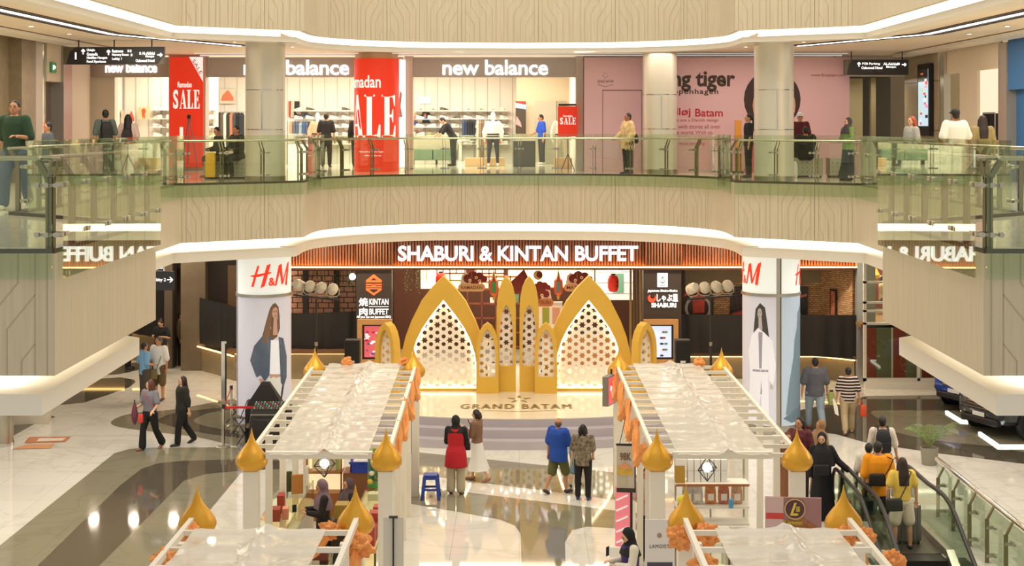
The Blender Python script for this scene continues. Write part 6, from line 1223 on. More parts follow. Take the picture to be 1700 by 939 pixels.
mb.build('white_lettering', mat('#E0DCE4', .5), t); MB().flat([arc(.11, 1.18, .045, -PI/2, PI/2, 6)+arc(-.1, 1.18, .045, PI/2, 3*PI/2, 6)], .005, 0, TR(0, -.012, 0)).build('gold_pill', mat('#D8B078', .5), t); MB().box(-.07, .08, -.018, -.012, 1.172, 1.186).build('pill_marks', mat('#7A5A3A', .5), t)
t = thing('roll_up_banner', 'grey back of a roll-up banner with black pole beside the left stall', 'banner', (-1.72, 20.0, 0)); MB().box(-.16, .12, 0, .012, .06, 2.08).build('panel', mat('#D5D0C6', .5), t); MB().cyl((-.02, -.03, .06), (-.02, -.03, 2.08), .012, n=6).build('pole', BLACK, t); MB().box(-.08, .04, -.04, .02, 2.08, 2.1).build('clip', BLACK, t); MB().box(-.18, .14, -.06, .06, 0, .06).build('foot', STEEL, t)
# blue stool
t = thing('plastic_stool', 'blue plastic stool beside the aisle post of the left stall', 'stool', (-1.78, 29.1, 0)); mbl = mat('#2446A8', .4)
MB().box(-.14, .14, -.14, .14, .46, .49).build('seat', mbl, t, bev=.012)
for sx in (-1, 1):
    for sy in (-1, 1): MB().loft([[(sx*.12+a*.03, sy*.12+b*.03, .46) for a, b in ((-1, -1), (1, -1), (1, 1), (-1, 1))], [(sx*.17+a*.03, sy*.17+b*.03, 0) for a, b in ((-1, -1), (1, -1), (1, 1), (-1, 1))]]).build('leg', mbl, t)
for sx, sy in ((0, -1), (0, 1), (-1, 0), (1, 0)): MB().box(-.14 if sy else sx*.14-.01, .14 if sy else sx*.14+.01, sy*.14-.01 if sy else -.14, sy*.14+.01 if sy else .14, .18, .22).build('rung', mbl, t); MB().box(-.12 if sy else sx*.125-.008, .12 if sy else sx*.125+.008, sy*.125-.008 if sy else -.12, sy*.125+.008 if sy else .12, .40, .46).build('apron', mbl, t)
# ================================================================ left waiting area
def stanchion(px, py, label):
    p = G(px, py); t = thing('barrier_post', label, 'barrier post', p); MB().lathe([(.16, 0), (.16, .02), (.05, .04)], 24).build('base', STEEL, t, smooth=30); MB().cyl((0, 0, .03), (0, 0, .95), .032, n=14).build('pole', CHROME, t, smooth=40); MB().lathe([(.04, .9), (.04, 1.0)], 14).build('head', DARK, t); return p
a = stanchion(371, 742, 'chrome barrier post at the near end of the red belt'); b = stanchion(384, 706, 'chrome barrier post behind, at the corner of the red belt')
def belt(p, q, label): mb = MB(); mb.bar((p.x, p.y, .93), (q.x, q.y, .93), .004, .055, 0); o = mb.build('barrier_belt', mat('#D8282C', .5)); tag(o, label, 'belt')
belt(a, b, 'short red belt between the two chrome posts'); belt(a, G(480, 742), 'long red belt stretched to the stall')
t = thing('display_pole', 'tall slim metal post behind the barrier', 'post', G(372, 668)); MB().box(-.07, .07, -.03, .03, 0, 1.66).build('post', CHROME, t); MB().box(.03, .07, -.034, -.03, .05, 1.6).build('dark_face', DARK, t); MB().box(-.16, .16, -.12, .12, 0, .03).build('foot', STEEL, t)
def black_chair(px, py, rz, label):
    t = thing('folding_chair', label, 'chair', G(px, py), rz); m = mat('#6A5A48', .6); mk = BLACK
    MB().box(-.21, .21, -.2, .2, .44, .48).build('seat', m, t, bev=.015); MB().loft([[(-.2, .2, .55), (.2, .2, .55), (.2, .23, .55), (-.2, .23, .55)], [(-.2, .27, .92), (.2, .27, .92), (.2, .3, .92), (-.2, .3, .92)]]).build('backrest', m, t)
    for s in (-1, 1): MB().cyl((s*.2, .26, .9), (s*.2, .05, .44), .012, n=6).build('back_frame', mk, t); MB().cyl((s*.2, .16, .46), (s*.2, -.25, 0), .012, n=6).build('leg', mk, t); MB().cyl((s*.2, -.14, .46), (s*.2, .28, 0), .012, n=6).build('leg', mk, t)
black_chair(404, 722, -2.0, 'brown folding chair nearest the chrome post'); black_chair(416, 738, -2.3, 'brown folding chair at the corner of the black table'); black_chair(396, 700, -1.8, 'brown folding chair farther back by the belt')
def rtable(px, py, r, h, label, c):
    p = G(px, py); t = thing('cloth_table', label, 'table', p); rings = []
    for z, k in ((h, .97), (h-.02, 1), (h*.5, 1.03), (.05, 1.1)): rings.append([(r*k*(1+(.05*math.sin(j*1.9) if z < h*.7 else 0))*math.cos(2*PI*j/40), r*k*(1+(.05*math.sin(j*1.9) if z < h*.7 else 0))*math.sin(2*PI*j/40), z) for j in range(40)])
    mb = MB(); mb.loft(rings[::-1]); mb.build('black_tablecloth', mat(c, .8), t, smooth=40); MB().cyl((0, 0, 0), (0, 0, h-.03), .05).build('leg', STEEL, t); return p
p = rtable(452, 745, .5, .76, 'round table under a black cloth behind the belt', '#1E1A18')
t = thing('flight_case', 'flat flight case with mixing desk on the black table', 'case', (p.x-.1, p.y, .763)); MB().box(-.36, .36, -.22, .22, 0, .16).build('case', mat('#3A3836', .4), t); MB().box(-.37, .37, -.23, .23, .06, .09).build('trim', STEEL, t); MB().loft([[(-.33, -.2, .16), (.33, -.2, .16), (.33, .2, .16), (-.33, .2, .16)], [(-.33, -.2, .19), (.33, -.2, .19), (.33, .2, .3), (-.33, .2, .3)]]).build('mixing_desk', mat('#2A2A2C', .4), t); mb = MB()
for i in range(10):
    for j in range(4): mb.box(-.3+i*.065, -.275+i*.065, -.15+j*.09, -.13+j*.09, .2+.03*j, .225+.03*j, (i+j) % 3)
mb.build('knobs', [mat('#D8D8D0', .5), mat('#C83A3A', .5), mat('#7AC87A', .5)], t)
mb = MB(); mb.ell((0, 0, .12), (.2, .15, .16)); mb.ell((.15, 0, .06), (.15, .12, .1)); mb.ell((-.05, .02, .25), (.08, .08, .08)); o = remesh(mb.build('cable_bundle', mat('#2E2A28', .6, bump=.8, nscale=25), loc=(p.x+.33, p.y+.12, .763)), .025); tag(o, 'dark bundle of cables and bags beside the flight case', 'bundle')
p2 = G(441, 733); mb = MB(); mb.loft([[(-.45*a, -.2*b, z), (.45*a, -.2*b, z), (.45*a, .2*b, z), (-.45*a, .2*b, z)] for z, a, b in ((0, 1, 1), (.8, 1, 1), (1.0, .8, .8), (1.36, .28, .5), (1.42, .2, .4))]); o = mb.build('covered_equipment', mat('#231F1C', .75, bump=.4, nscale=4), loc=p2); tag(o, 'peaked equipment hidden under a black cover by the left poster column', 'covered equipment')
t = thing('white_tub', 'white plastic chair back beside the black covered table', 'chair', G(404, 690)); MB().lathe([(.2, .42), (.22, .44)], 20).build('seat', WHITE, t); MB().tube([(.22*math.cos(a*.3+.0), .22*math.sin(a*.3), .8) for a in range(12)], .02, 6).build('back_rim', WHITE, t)
for a in range(4): MB().cyl((.15*math.cos(a*PI/2+.8), .15*math.sin(a*PI/2+.8), .43), (.2*math.cos(a*PI/2+.8), .2*math.sin(a*PI/2+.8), 0), .018, n=6).build('leg', WHITE, t)
for a in (0, 1.6, 3.3): MB().cyl((.2*math.cos(a), .2*math.sin(a), .43), (.22*math.cos(a), .22*math.sin(a), .8), .015, n=6).build('back_post', WHITE, t)
# floor stickers, standing column at far left
mb = MB(); q = [G(*c, .008) for c in ((48, 725), (118, 724), (108, 733), (40, 735))]; mb.add(q, [(0, 3, 2, 1)]); q2 = [G(*c, .009) for c in ((66, 727), (110, 726.5), (103, 731), (60, 732))]; mb.add(q2, [(0, 3, 2, 1)], 1); q = [G(*c, .008) for c in ((45, 737), (92, 735.5), (84, 744), (20, 745))]; mb.add(q, [(0, 3, 2, 1)], 2)
o = mb.build('floor_sticker', [mat('#C87A4A', .3), mat('#EADFCC', .3), mat('#D89A6A', .3)]); tag(o, 'orange and cream floor sticker on the white marble at the left', 'sticker')
t = thing('round_column', 'round metal column foot at the left edge below the balcony', 'column', G(2, 738)); MB().lathe([(.28, 0), (.28, 4.4)], 32).build('shaft', STEEL, t, smooth=40); MB().lathe([(.30, 0), (.30, .08)], 32).build('foot_ring', CHROME, t)
bx_item('glass_showcase', 'pale glass showcase behind the round column at the left edge', 'showcase', G(52, 700).x, G(52, 700).y, 0, .9, .6, .9, '#CFC4AE', .2)
# ================================================================ PEOPLE
def V3(*a): return Vector(a)
SKIN = mat('#C68E6A', .6); SKIN_L = mat('#D8A884', .6); SKIN_D = mat('#A8704E', .6)
def ering(c, rx, ry, n=16, M=None):
    r = [Vector((c[0]+rx*math.cos(2*PI*j/n), c[1]+ry*math.sin(2*PI*j/n), c[2])) for j in range(n)]
    return [M @ q for q in r] if M else r
def person(label, loc, rz, h=1.65, fat=1., lean=0., twist=0., head=(0, 0), aR=((-.25, .05, -1), (-.08, -.2, -1)), aL=((.25, .05, -1), (.08, -.2, -1)),
           lR=((0, 0, -1), (0, .04, -1)), lL=((0, 0, -1), (0, .04, -1)), skin=None, top=None, bottom=None, hair=None, hairc='#1E1815', shoes='#2A2624', robe=None, hijab=None, vox=.014, curl=.5, barefoot=False, face=True, extra=None):
    """faces -y at rz 0; its left is +x.  aR/aL: directions of upper arm and forearm, lR/lL: of thigh and shin"""
    skin = skin or SKIN
    t = thing('person', label, 'person', loc, rz); s = h/1.72
    T = Matrix.Translation((0, 0, .95)) @ Matrix.Rotation(lean, 4, 'X') @ Matrix.Rotation(twist, 4, 'Z') @ Matrix.Translation((0, 0, -.95))
    Hm = T @ Matrix.Translation((0, 0, 1.50)) @ Matrix.Rotation(head[0], 4, 'Z') @ Matrix.Rotation(head[1], 4, 'X') @ Matrix.Translation((0, 0, -1.50))
    N = lambda v: Vector(v).normalized()
    hip = {-1: V3(-.09*fat, 0, .91), 1: V3(.09*fat, 0, .91)}; J = {}
    for sd, l in ((-1, lR), (1, lL)): k = hip[sd]+N(l[0])*.42; a = k+N(l[1])*.41; J[sd] = (hip[sd], k, a)
    dz = .08-min(J[-1][2].z, J[1][2].z)
    D = Matrix.Translation((0, 0, dz)); S = Matrix.Scale(s, 4)
    A = {}
    for sd, a in ((-1, aR), (1, aL)):
        sh = T @ V3(sd*.175*(.6+.4*fat), .0, 1.42); e = sh+N(a[0])*.29; w = e+N(a[1])*.25; A[sd] = (sh, e, w, N(a[1]))
    def fin(mb, nm, m, vx=vox, sm=3, rem=True):
        for i, v in enumerate(mb.v): mb.v[i] = S @ (D @ v)
        o = mb.build(nm, m, t, smooth=0 if rem else 50)
        return remesh(o, vx, sm) if rem else o
    # ---- body: one continuous surface
    b = MB(); R = lambda z, rx, ry, y=0: ering((0, y, z), rx*fat, ry*fat, 16, T)
    b.loft([R(.82, .10, .085), R(.93, .155, .11), R(1.08, .13, .09), R(1.25, .155, .105), R(1.36, .165, .105), R(1.45, .12, .075), R(1.5, .055, .055)])
    b.caps([T @ V3(0, .01, 1.44), Hm @ V3(0, -.005, 1.56)], [.058, .05]); b.caps([T @ V3(-.15, 0, 1.42), T @ V3(.15, 0, 1.42)], [.055, .055])
    i0 = len(b.v); b.ell((0, 0, 1.615), (.076, .095, .105), 18, 12); b.ell((0, -.03, 1.565), (.055, .062, .062), 12, 8); b.ell((0, -.092, 1.605), (.013, .02, .022), 8, 6)
    for sd in (-1, 1): b.ell((sd*.078, .01, 1.605), (.012, .022, .032), 8, 6); b.ell((sd*.03, -.075, 1.63), (.024, .016, .012), 8, 6)
    b.ell((0, -.082, 1.562), (.026, .014, .012), 8, 6)
    for i in range(i0, len(b.v)): b.v[i] = Hm @ b.v[i]
    for sd in (-1, 1):
        sh, e, w, d = A[sd]; b.caps([sh, e, w], [.05*fat**.5, .04, .027])
        u = d.cross(V3(0, 0, 1)); u = u.normalized() if u.length > .15 else V3(0, 1, 0)           # across the palm
        if abs(u.y) < .3 and abs(d.z) > .8: u = V3(0, 1, 0)-d*d.y; u.normalize()
        n = d.cross(u).normalized()
        if n.x*sd > 0: n = -n                                           # palm side towards the body
        pc = w+d*.05
        b.loft([[w+u*.026+n*.012, w-u*.026+n*.012, w-u*.026-n*.012, w+u*.026-n*.012], [pc+u*.04+n*.013, pc-u*.04+n*.013, pc-u*.04-n*.013, pc+u*.04-n*.013], [w+d*.095+u*.038+n*.01, w+d*.095-u*.038+n*.01, w+d*.095-u*.038-n*.01, w+d*.095+u*.038-n*.01]])
        for k, (o_, L) in enumerate(((-.03, .062), (-.011, .074), (.009, .07), (.028, .055))):
            p0 = w+d*.088+u*o_; p1 = p0+(d*(1-.3*curl)+n*curl*.7).normalized()*L*.5; p2 = p1+(d*(1-curl)+n*curl*1.3).normalized()*L*.5; b.caps([p0, p1, p2], [.0095, .009, .008], 7)
        q = w+d*.03-u*.03; b.caps([q, q+(d*.6-u*.8+n*.3)*.035, q+(d*1.1-u*.7+n*.6)*.055], [.012, .0105, .009], 7)
        hp, k, a = J[sd]; cf = k.lerp(a, .35)+V3(0, .012, 0); b.caps([hp, k, cf, a], [.082*fat, .052, .054, .036], 12)
        sl = (a-k).normalized(); fd = V3(sd*.12, -1, 0); fd = (fd+V3(0, 0, 1)*min(0, sl.y)*-.0+V3(0, 0, -1)*max(0, sl.y)*1.1).normalized()
        J[sd] = (hp, k, a, fd); b.caps([a+V3(0, .02, -.03), a+fd*.10+V3(0, 0, -.045), a+fd*.15+V3(0, 0, -.055)], [.036, .032, .022])
    fin(b, 'body', skin, min(vox, .013), 2)
    # ---- face
    if face:
        for sd in (-1, 1):
            m = MB(); m.ell((sd*.03, -.087, 1.618), (.013, .008, .007), 8, 6); m.v = [Hm @ v for v in m.v]; fin(m, 'eye', mat('#2A1E18', .3), rem=False)
            m = MB(); m.box(sd*.03-.018, sd*.03+.018, -.093, -.083, 1.637, 1.643); m.v = [Hm @ v for v in m.v]; fin(m, 'eyebrow', mat('#2A1E18', .7), rem=False)
        m = MB(); m.ell((0, -.092, 1.563), (.021, .008, .007), 8, 5); m.v = [Hm @ v for v in m.v]; fin(m, 'mouth', mat('#A85A4C', .6), rem=False)
    # ---- hair or headscarf
    if hair and not hijab:
        m = MB()
        if hair == 'bald': m.ell((0, .02, 1.595), (.082, .085, .075), 16, 10)
        else: m.ell((0, .018, 1.633), (.085, .093, .106), 18, 12)
        if hair in ('short', 'bald'): m.ell((0, .055, 1.575), (.066, .045, .05), 12, 8)
        if hair == 'bob':
            for sd in (-1, 1): m.caps([V3(sd*.07, .03, 1.64), V3(sd*.082, .02, 1.54)], [.035, .035])
            m.caps([V3(-.05, .075, 1.6), V3(-.05, .08, 1.52)], [.045, .04]); m.caps([V3(.05, .075, 1.6), V3(.05, .08, 1.52)], [.045, .04])
        if hair in ('long', 'tail'):
            L = .42 if hair == 'long' else .38
            if hair == 'long':
                m.loft([ering((0, .05, 1.64), .085, .06), ering((0, .075, 1.52), .095, .05), ering((0, .105, 1.40), .11, .04), ering((0, .12, 1.64-L), .095, .03)])
                for sd in (-1, 1): m.caps([V3(sd*.075, 0, 1.62), V3(sd*.085, .0, 1.5), V3(sd*.095, .02, 1.38)], [.03, .03, .022])
            else: m.caps([V3(0, .1, 1.64), V3(0, .15, 1.56), V3(0, .14, 1.42), V3(0, .13, 1.62-L)], [.035, .045, .04, .015])
        if hair == 'bun': m.ell((0, .09, 1.72), .05, 12, 8)
        m.v = [Hm @ v for v in m.v]; fin(m, 'hair', mat(hairc, .55, noise=.2, nscale=20), max(vox*.9, .012), 1)
    if hijab:
        col, dl = hijab; m = MB(); m.ell((0, .032, 1.63), (.098, .105, .128), 20, 12); m.caps([V3(0, .03, 1.56), V3(0, .02, 1.47)], [.088, .085]); m.caps([V3(-.04, -.055, 1.535), V3(.04, -.055, 1.535)], [.03, .03])
        m.v = [Hm @ v for v in m.v]; bb = [R(1.53, .085, .085), R(1.47, .13, .11), R(1.42, .215, .13), R(1.36, .235, .155), R(1.42-dl, .24+.1*dl, .17+.08*dl)]; m.loft(bb); fin(m, 'headscarf', mat(col, .8), vox, 3)
    # ---- top
    if top:
        col = top['c']; hem = top.get('hem', .86); sl = top.get('sl', .55); lo = top.get('loose', .022); m = MB(); g = lo
        zs = [(hem, .158, .112), (.95, .158, .112), (1.08, .14, .1), (1.25, .16, .11), (1.37, .17, .11), (1.45, .125, .085), (1.485, .075, .07)]
        zs = [zs[0]]+[q for q in zs[1:] if q[0] > hem+.04]
        m.loft([R(z, a+g, b_+g) for z, a, b_ in zs]); m.caps([T @ V3(-.155, 0, 1.42), T @ V3(.155, 0, 1.42)], [.06+g*.5, .06+g*.5])
        if sl > 0:
            for sd in (-1, 1):
                sh, e, w, d = A[sd]; L = sl*.54
                if L <= .29: m.caps([sh, sh.lerp(e, L/.29)], [.06+g, .054+g])
                else: m.caps([sh, e, e.lerp(w, min(1, (L-.29)/.25))], [.06+g, .05+g*.9, .036+g*.7])
        fin(m, top.get('name', 'shirt'), top.get('m') or mat(col, .85), vox, 3)
        if top.get('vest'):
            m = MB(); m.loft([R(z, a+g+.014, b_+g+.014) for z, a, b_ in [(top['vhem'], .225, .17), (.8, .21, .165), (.95, .19, .15), (1.08, .145, .105), (1.25, .16, .11), (1.37, .15, .112), (1.46, .12, .085)]]); fin(m, 'vest', mat(top['vest'], .8), vox, 2)
    if bottom:
        col = bottom['c']; k_ = bottom.get('kind', 'trousers'); lo = bottom.get('loose', .02)
        if k_ == 'skirt':
            z1 = bottom.get('hem', .3)-dz; m = MB(); n = 28
            cx = (J[-1][2]+J[1][2])/2; mid = lambda z: (cx.x*(1-z/.95)*.7, cx.y*(1-z/.95)*.7)
            def sr(z, rx, ry, fl): c = mid(z); return [V3(c[0]+rx*(1+fl*math.sin(j*2*PI/n*7))*math.cos(2*PI*j/n), c[1]+ry*(1+fl*math.sin(j*2*PI/n*7))*math.sin(2*PI*j/n), z) for j in range(n)]
            m.loft([sr(z1, .25*fat*bottom.get('flare', 1), .22*fat*bottom.get('flare', 1), .07), sr((z1+.9)/2, .2*fat, .17*fat, .04), sr(.9, .175*fat, .13*fat, .0), sr(1.06, .14*fat, .1*fat, 0)]); fin(m, 'skirt', mat(col, .85), rem=False)
        else:
            f = bottom.get('len', 1.); m = MB(); m.loft([R(.80, .11, .1), R(.88, .165*1.0+lo*.5, .12+lo*.5), R(.96, .155+lo*.5, .11+lo*.5), R(1.04, .14+lo*.5, .1+lo*.5)])
            for sd in (-1, 1):
                hp, k, a, fd = J[sd]; L = f*.8
                if L <= .42: m.caps([hp, hp.lerp(k, L/.42)], [.09*fat+lo, .072*fat+lo*1.5], 12)
                else: m.caps([hp, k, k.lerp(a, (L-.42)/.41)], [.09*fat+lo, .06+lo, .045+lo*bottom.get('flare', 1.1)], 12)
            fin(m, 'shorts' if f < .62 else 'trousers', mat(col, .85), vox, 3)
    if robe:
        m = MB(); n = 28; cx = (J[-1][2]+J[1][2])/2
        def sr(z, rx, ry, fl): k = max(0, 1-z/.95)*.7; return [V3(cx.x*k+rx*(1+fl*math.sin(j*2*PI/n*6))*math.cos(2*PI*j/n), cx.y*k+ry*(1+fl*math.sin(j*2*PI/n*6))*math.sin(2*PI*j/n), z) for j in range(n)]
        m.loft([sr(.03-dz, .29*fat, .25*fat, .06), sr(.5, .235*fat, .2*fat, .04), sr(.95, .19*fat, .15*fat, .0), sr(1.2, .185*fat, .14*fat, 0), sr(1.4, .18, .12, 0), sr(1.47, .1, .08, 0)])
        for sd in (-1, 1): sh, e, w, d = A[sd]; m.caps([sh, e, w], [.075, .07, .065])
        fin(m, 'robe', mat(robe, .85), vox, 2)
    if shoes and not barefoot:
        for sd in (-1, 1):
            hp, k, a, fd = J[sd]; m = MB(); m.caps([a+V3(0, .035, -.035), a+fd*.09+V3(0, 0, -.045), a+fd*.165+V3(0, 0, -.052)], [.042, .043, .034]); fin(m, 'shoe', mat(shoes, .6), .014, 2)
    if extra: extra(t, s, S @ D, T, Hm, A, J)
    return t
def stripe_mat():
    m = bpy.data.materials.new('striped_knit'); m.use_nodes = True; nt = m.node_tree; b = nt.nodes['Principled BSDF']; tc = nt.nodes.new('ShaderNodeTexCoord'); w = nt.nodes.new('ShaderNodeTexWave'); w.bands_direction = 'Z'; w.inputs['Scale'].default_value = 4.2; r = nt.nodes.new('ShaderNodeValToRGB'); r.color_ramp.interpolation = 'CONSTANT'; b.inputs['Roughness'].default_value = .85
    r.color_ramp.elements[0].color = lin('#221C22'); r.color_ramp.elements[1].position = .6; r.color_ramp.elements[1].color = lin('#C89888'); e = r.color_ramp.elements.new(.78); e.color = lin('#E8DCD0'); nt.links.new(tc.outputs['Object'], w.inputs['Vector']); nt.links.new(w.outputs['Fac'], r.inputs[0]); nt.links.new(r.outputs[0], b.inputs['Base Color']); return m
STRIPE = stripe_mat()
def cap_on(col, brim=-1, name='cap'):
    def f(t, s, M, T, Hm, A, J):
        m = MB(); m.ell((0, .012, 1.66), (.092, .105, .082), 18, 10); m.loft([[V3(x, -.07, 1.655), V3(x, -.07, 1.667), V3(x*.7, -.175+abs(x)*.5, 1.655), V3(x*.7, -.175+abs(x)*.5, 1.645)] for x in (-.08, -.04, 0, .04, .08)])
        m.v = [M @ (Hm @ v) for v in m.v]; m.build(name, mat(col, .8), t, smooth=50)
    return f
def glasses(t, s, M, T, Hm, A, J):
    m = MB()
    for sd in (-1, 1): m.bar((sd*.012, -.098, 1.62), (sd*.05, -.096, 1.62), .004, .026); m.bar((sd*.055, -.09, 1.624), (sd*.085, .01, 1.624), .004, .006)
    m.v = [M @ (Hm @ v) for v in m.v]; m.build('glasses', BLACK, t)
UP, DN = (0, 0, 1), (0, 0, -1)
STAND = dict(lR=((-.05, 0, -1), (0, .03, -1)), lL=((.05, 0, -1), (0, .03, -1)))
WALK = dict(lR=((-.02, -.32, -1), (0, -.05, -1)), lL=((.02, .22, -1), (0, .65, -1)), aR=((-.18, .3, -1), (-.05, .1, -1)), aL=((.18, -.25, -1), (.05, -.45, -1)))
WALK2 = dict(lR=((-.02, .22, -1), (0, .65, -1)), lL=((.02, -.32, -1), (0, -.05, -1)), aR=((-.18, -.25, -1), (-.05, -.45, -1)), aL=((.18, .3, -1), (.05, .1, -1)))
HOLDF = dict(aR=((-.2, -.1, -1), (.25, -.9, -.1)), aL=((.2, -.1, -1), (-.25, -.9, -.1)))
PH = dict(aR=((-.15, -.2, -1), (.35, -1, .15)), aL=((.15, -.2, -1), (-.35, -1, .15)))
def mix(*d, **k):
    o = {}
    for q in d: o.update(q)
    o.update(k); return o
BACK, FRONT, LEFT_, RIGHT_ = PI, 0., -PI/2, PI/2
def at(px, py, z=0.): return G(px, py, z)
# --- aisle and stage front
person('woman in long red vest and black headscarf seen from behind in front of the stage', at(757, 819), BACK-.15, 1.58, **mix(STAND, PH), hijab=('#1E1B1C', .06), top=dict(c='#1E1B1C', sl=1, vest='#C0202A', vhem=.6), bottom=dict(c='#C8BB9C', loose=.04, flare=1.4), shoes='#241E1E', skin=SKIN_L)
person('woman with dark bob in brown sweater and long white skirt', at(792, 798), LEFT_-.3, 1.52, **mix(WALK, aR=((-.2, -.2, -1), (0, -.8, .9)), aL=((.2, -.25, -1), (-.1, -.8, .8))), hair='bob', hairc='#241A16', top=dict(c='#8A6850', sl=1, hem=.95), bottom=dict(kind='skirt', c='#F0ECE2', hem=.28, flare=1.15), shoes='#A8744E', skin=SKIN_L, head=(0, .25))
person('bald older man in blue polo shirt and olive shorts walking to the right', at(927, 818), BACK-.75, 1.55, fat=1.12, **mix(WALK, aR=((-.1, -.35, -1), (.1, -.8, -.5)), aL=((.15, .25, -1), (.0, .1, -1))), hair='bald', hairc='#6A5A4E', top=dict(c='#2350B0', sl=.45, hem=.76, loose=.055), bottom=dict(c='#5E6238', len=.52, loose=.02), shoes='#3A3434', skin=SKIN, head=(.5, .05), extra=glasses)
person('small child in pale blue behind the couple in front of the stage', at(956, 806), BACK-.3, 1.02, **WALK, hair='short', top=dict(c='#9CC0D0', sl=.5, hem=.8), bottom=dict(c='#7A9AAE', len=.5), shoes='#2A3A5A', skin=SKIN_L)
person('older woman with short black hair in patterned blouse and black trousers', at(968, 829), BACK-.25, 1.5, fat=1.1, **mix(STAND, aL=((.2, .05, -1), (.05, .0, -1)), aR=((-.15, -.1, -1), (.1, -.6, -.7))), hair='bob', hairc='#1A1716', top=dict(c='#5A5048', m=mat('#8A7C68', .8, noise=.85, nscale=16), sl=.45, hem=.8, loose=.03), bottom=dict(c='#1E1A1C', loose=.02), shoes='#2E3A6A', skin=SKIN_L)
# --- left walkers
person('woman with long reddish brown hair in grey shirt walking left with a purple umbrella', at(249, 746), LEFT_+1.05, 1.62, fat=1.1, **mix(WALK, aL=((.35, -.1, -1), (.2, -.75, -.35)), aR=((-.2, -.1, -1), (0, -.8, -.3))), hair='long', hairc='#5A2E1E', top=dict(c='#7E7E86', sl=.42, hem=.98), bottom=dict(c='#1A1819', loose=.02, flare=2.6), shoes='#8A5A40', skin=SKIN_L, head=(-.9, 0))
person('woman with long dark hair all in black walking left behind the grey shirt', at(303, 738), LEFT_+.45, 1.62, fat=1.2, **mix(WALK2, aR=((-.2, .05, -1), (-.02, -.1, -1))), hair='long', hairc='#2E1A14', top=dict(c='#24241E', sl=.75, hem=.82, loose=.03), bottom=dict(c='#171516', loose=.02, flare=1.8), shoes='#2A2422', skin=SKIN_L)
person('older man in white polo shirt and brown shorts with a shoulder bag', at(264, 664), FRONT-.35, 1.72, **mix(STAND, aL=((.25, 0, -1), (.05, -.1, -1))), hair='short', hairc='#55504A', top=dict(c='#EFEDE8', sl=.5, hem=.72, loose=.035), bottom=dict(c='#6A5434', len=.56, loose=.04), shoes='#4A3E34', head=(-.5, .05))
person('boy in light blue football shirt and grey trousers facing the man in white', at(240, 668), BACK-.9, 1.62, **mix(STAND, aL=((.35, .2, -1), (-.2, -.8, -.2)), aR=((-.35, .2, -1), (.2, -.8, -.2))), hair='short', top=dict(c='#7AAEDA', sl=.5, hem=.82, loose=.03), bottom=dict(c='#4A463E', loose=.035), shoes='#2E2A26', skin=SKIN)
person('woman in black top and beige trousers looking into her black bag by the far counter', at(268, 619), FRONT-.3, 1.62, **mix(STAND, aR=((-.45, -.1, -1), (.5, -.8, .3)), aL=((.45, -.1, -1), (-.5, -.8, .2))), hair='bun', hairc='#3A2018', top=dict(c='#1C1A1C', sl=.42, hem=.92), bottom=dict(c='#B89A78', loose=.045), shoes='#8A6A4A', skin=SKIN_L, head=(0, .5))
person('person in dark clothes and patterned jacket standing between the dark piers', at(300, 606), RIGHT_, 1.66, vox=.018, **STAND, hair='short', top=dict(c='#6A5A3A', sl=1, hem=.8), bottom=dict(c='#1C1A1C'), face=False)
person('person in dark trousers hidden behind the end of the left balcony', at(213, 612), RIGHT_, 1.66, vox=.018, **STAND, hair='short', top=dict(c='#3A3430', sl=.5), bottom=dict(c='#1E1A18'), face=False)
# --- right walkers
person('broad man in dark grey T-shirt and light jeans walking away on the right', at(1353, 712), BACK+.05, 1.78, fat=1.2, **mix(WALK2, aL=((.35, .05, -1), (.1, -.1, -1)), aR=((-.3, .1, -1), (-.1, -.1, -1))), hair='short', hairc='#1E1A18', top=dict(c='#5A5A60', m=mat('#5E5E64', .85, noise=.15, nscale=8), sl=.5, hem=.82, loose=.04), bottom=dict(c='#93A4AE', loose=.03), shoes='#C84A34', skin=SKIN)
person('man in striped polo shirt and beige trousers walking away on the right', at(1408, 719), BACK-.1, 1.62, fat=1.1, **mix(WALK, aL=((.3, 0, -1), (.1, -.1, -1)), aR=((-.3, 0, -1), (-.1, -.2, -1))), hair='short', hairc='#1A1716', top=dict(c='#3A3236', m=STRIPE, sl=.48, hem=.84, loose=.03), bottom=dict(c='#B29C78', loose=.03), shoes='#C8A888', skin=SKIN)
person('young man with wavy dark hair in dark red checked shirt behind the stall finial', V3(5.57, 28.7, 0), LEFT_+1.1, 1.7, **STAND, hair='bob', hairc='#1A1412', top=dict(c='#5A2A30', m=mat('#6A2E36', .85, noise=.5, nscale=14), sl=1), bottom=dict(c='#2A2624'), head=(-.3, .05))
person('woman in long black robe and black headscarf holding the escalator rail', V3(5.78, 27.6, 0), FRONT-.1, 1.62, **mix(STAND, aL=((.5, .1, -.9), (.6, -.15, -.5)), aR=((-.2, 0, -1), (0, -.1, -1))), robe='#16151A', hijab=('#16151A', .34), shoes='#1A1818', skin=SKIN_L, head=(-.2, .1))
person('girl in brown headscarf and long brown robe behind the escalator rail', V3(6.12, 29.4, 0), LEFT_+.4, 1.5, **STAND, robe='#9A7A5A', hijab=('#A07C56', .4), shoes='#4A3A2A', skin=SKIN, head=(-.3, 0))
person('child in brown headscarf half hidden by the stall finial', V3(5.28, 28.4, 0), FRONT, 1.46, **STAND, robe='#8A5A3A', hijab=('#6A3A26', .2), shoes='#4A3A2A', skin=SKIN)
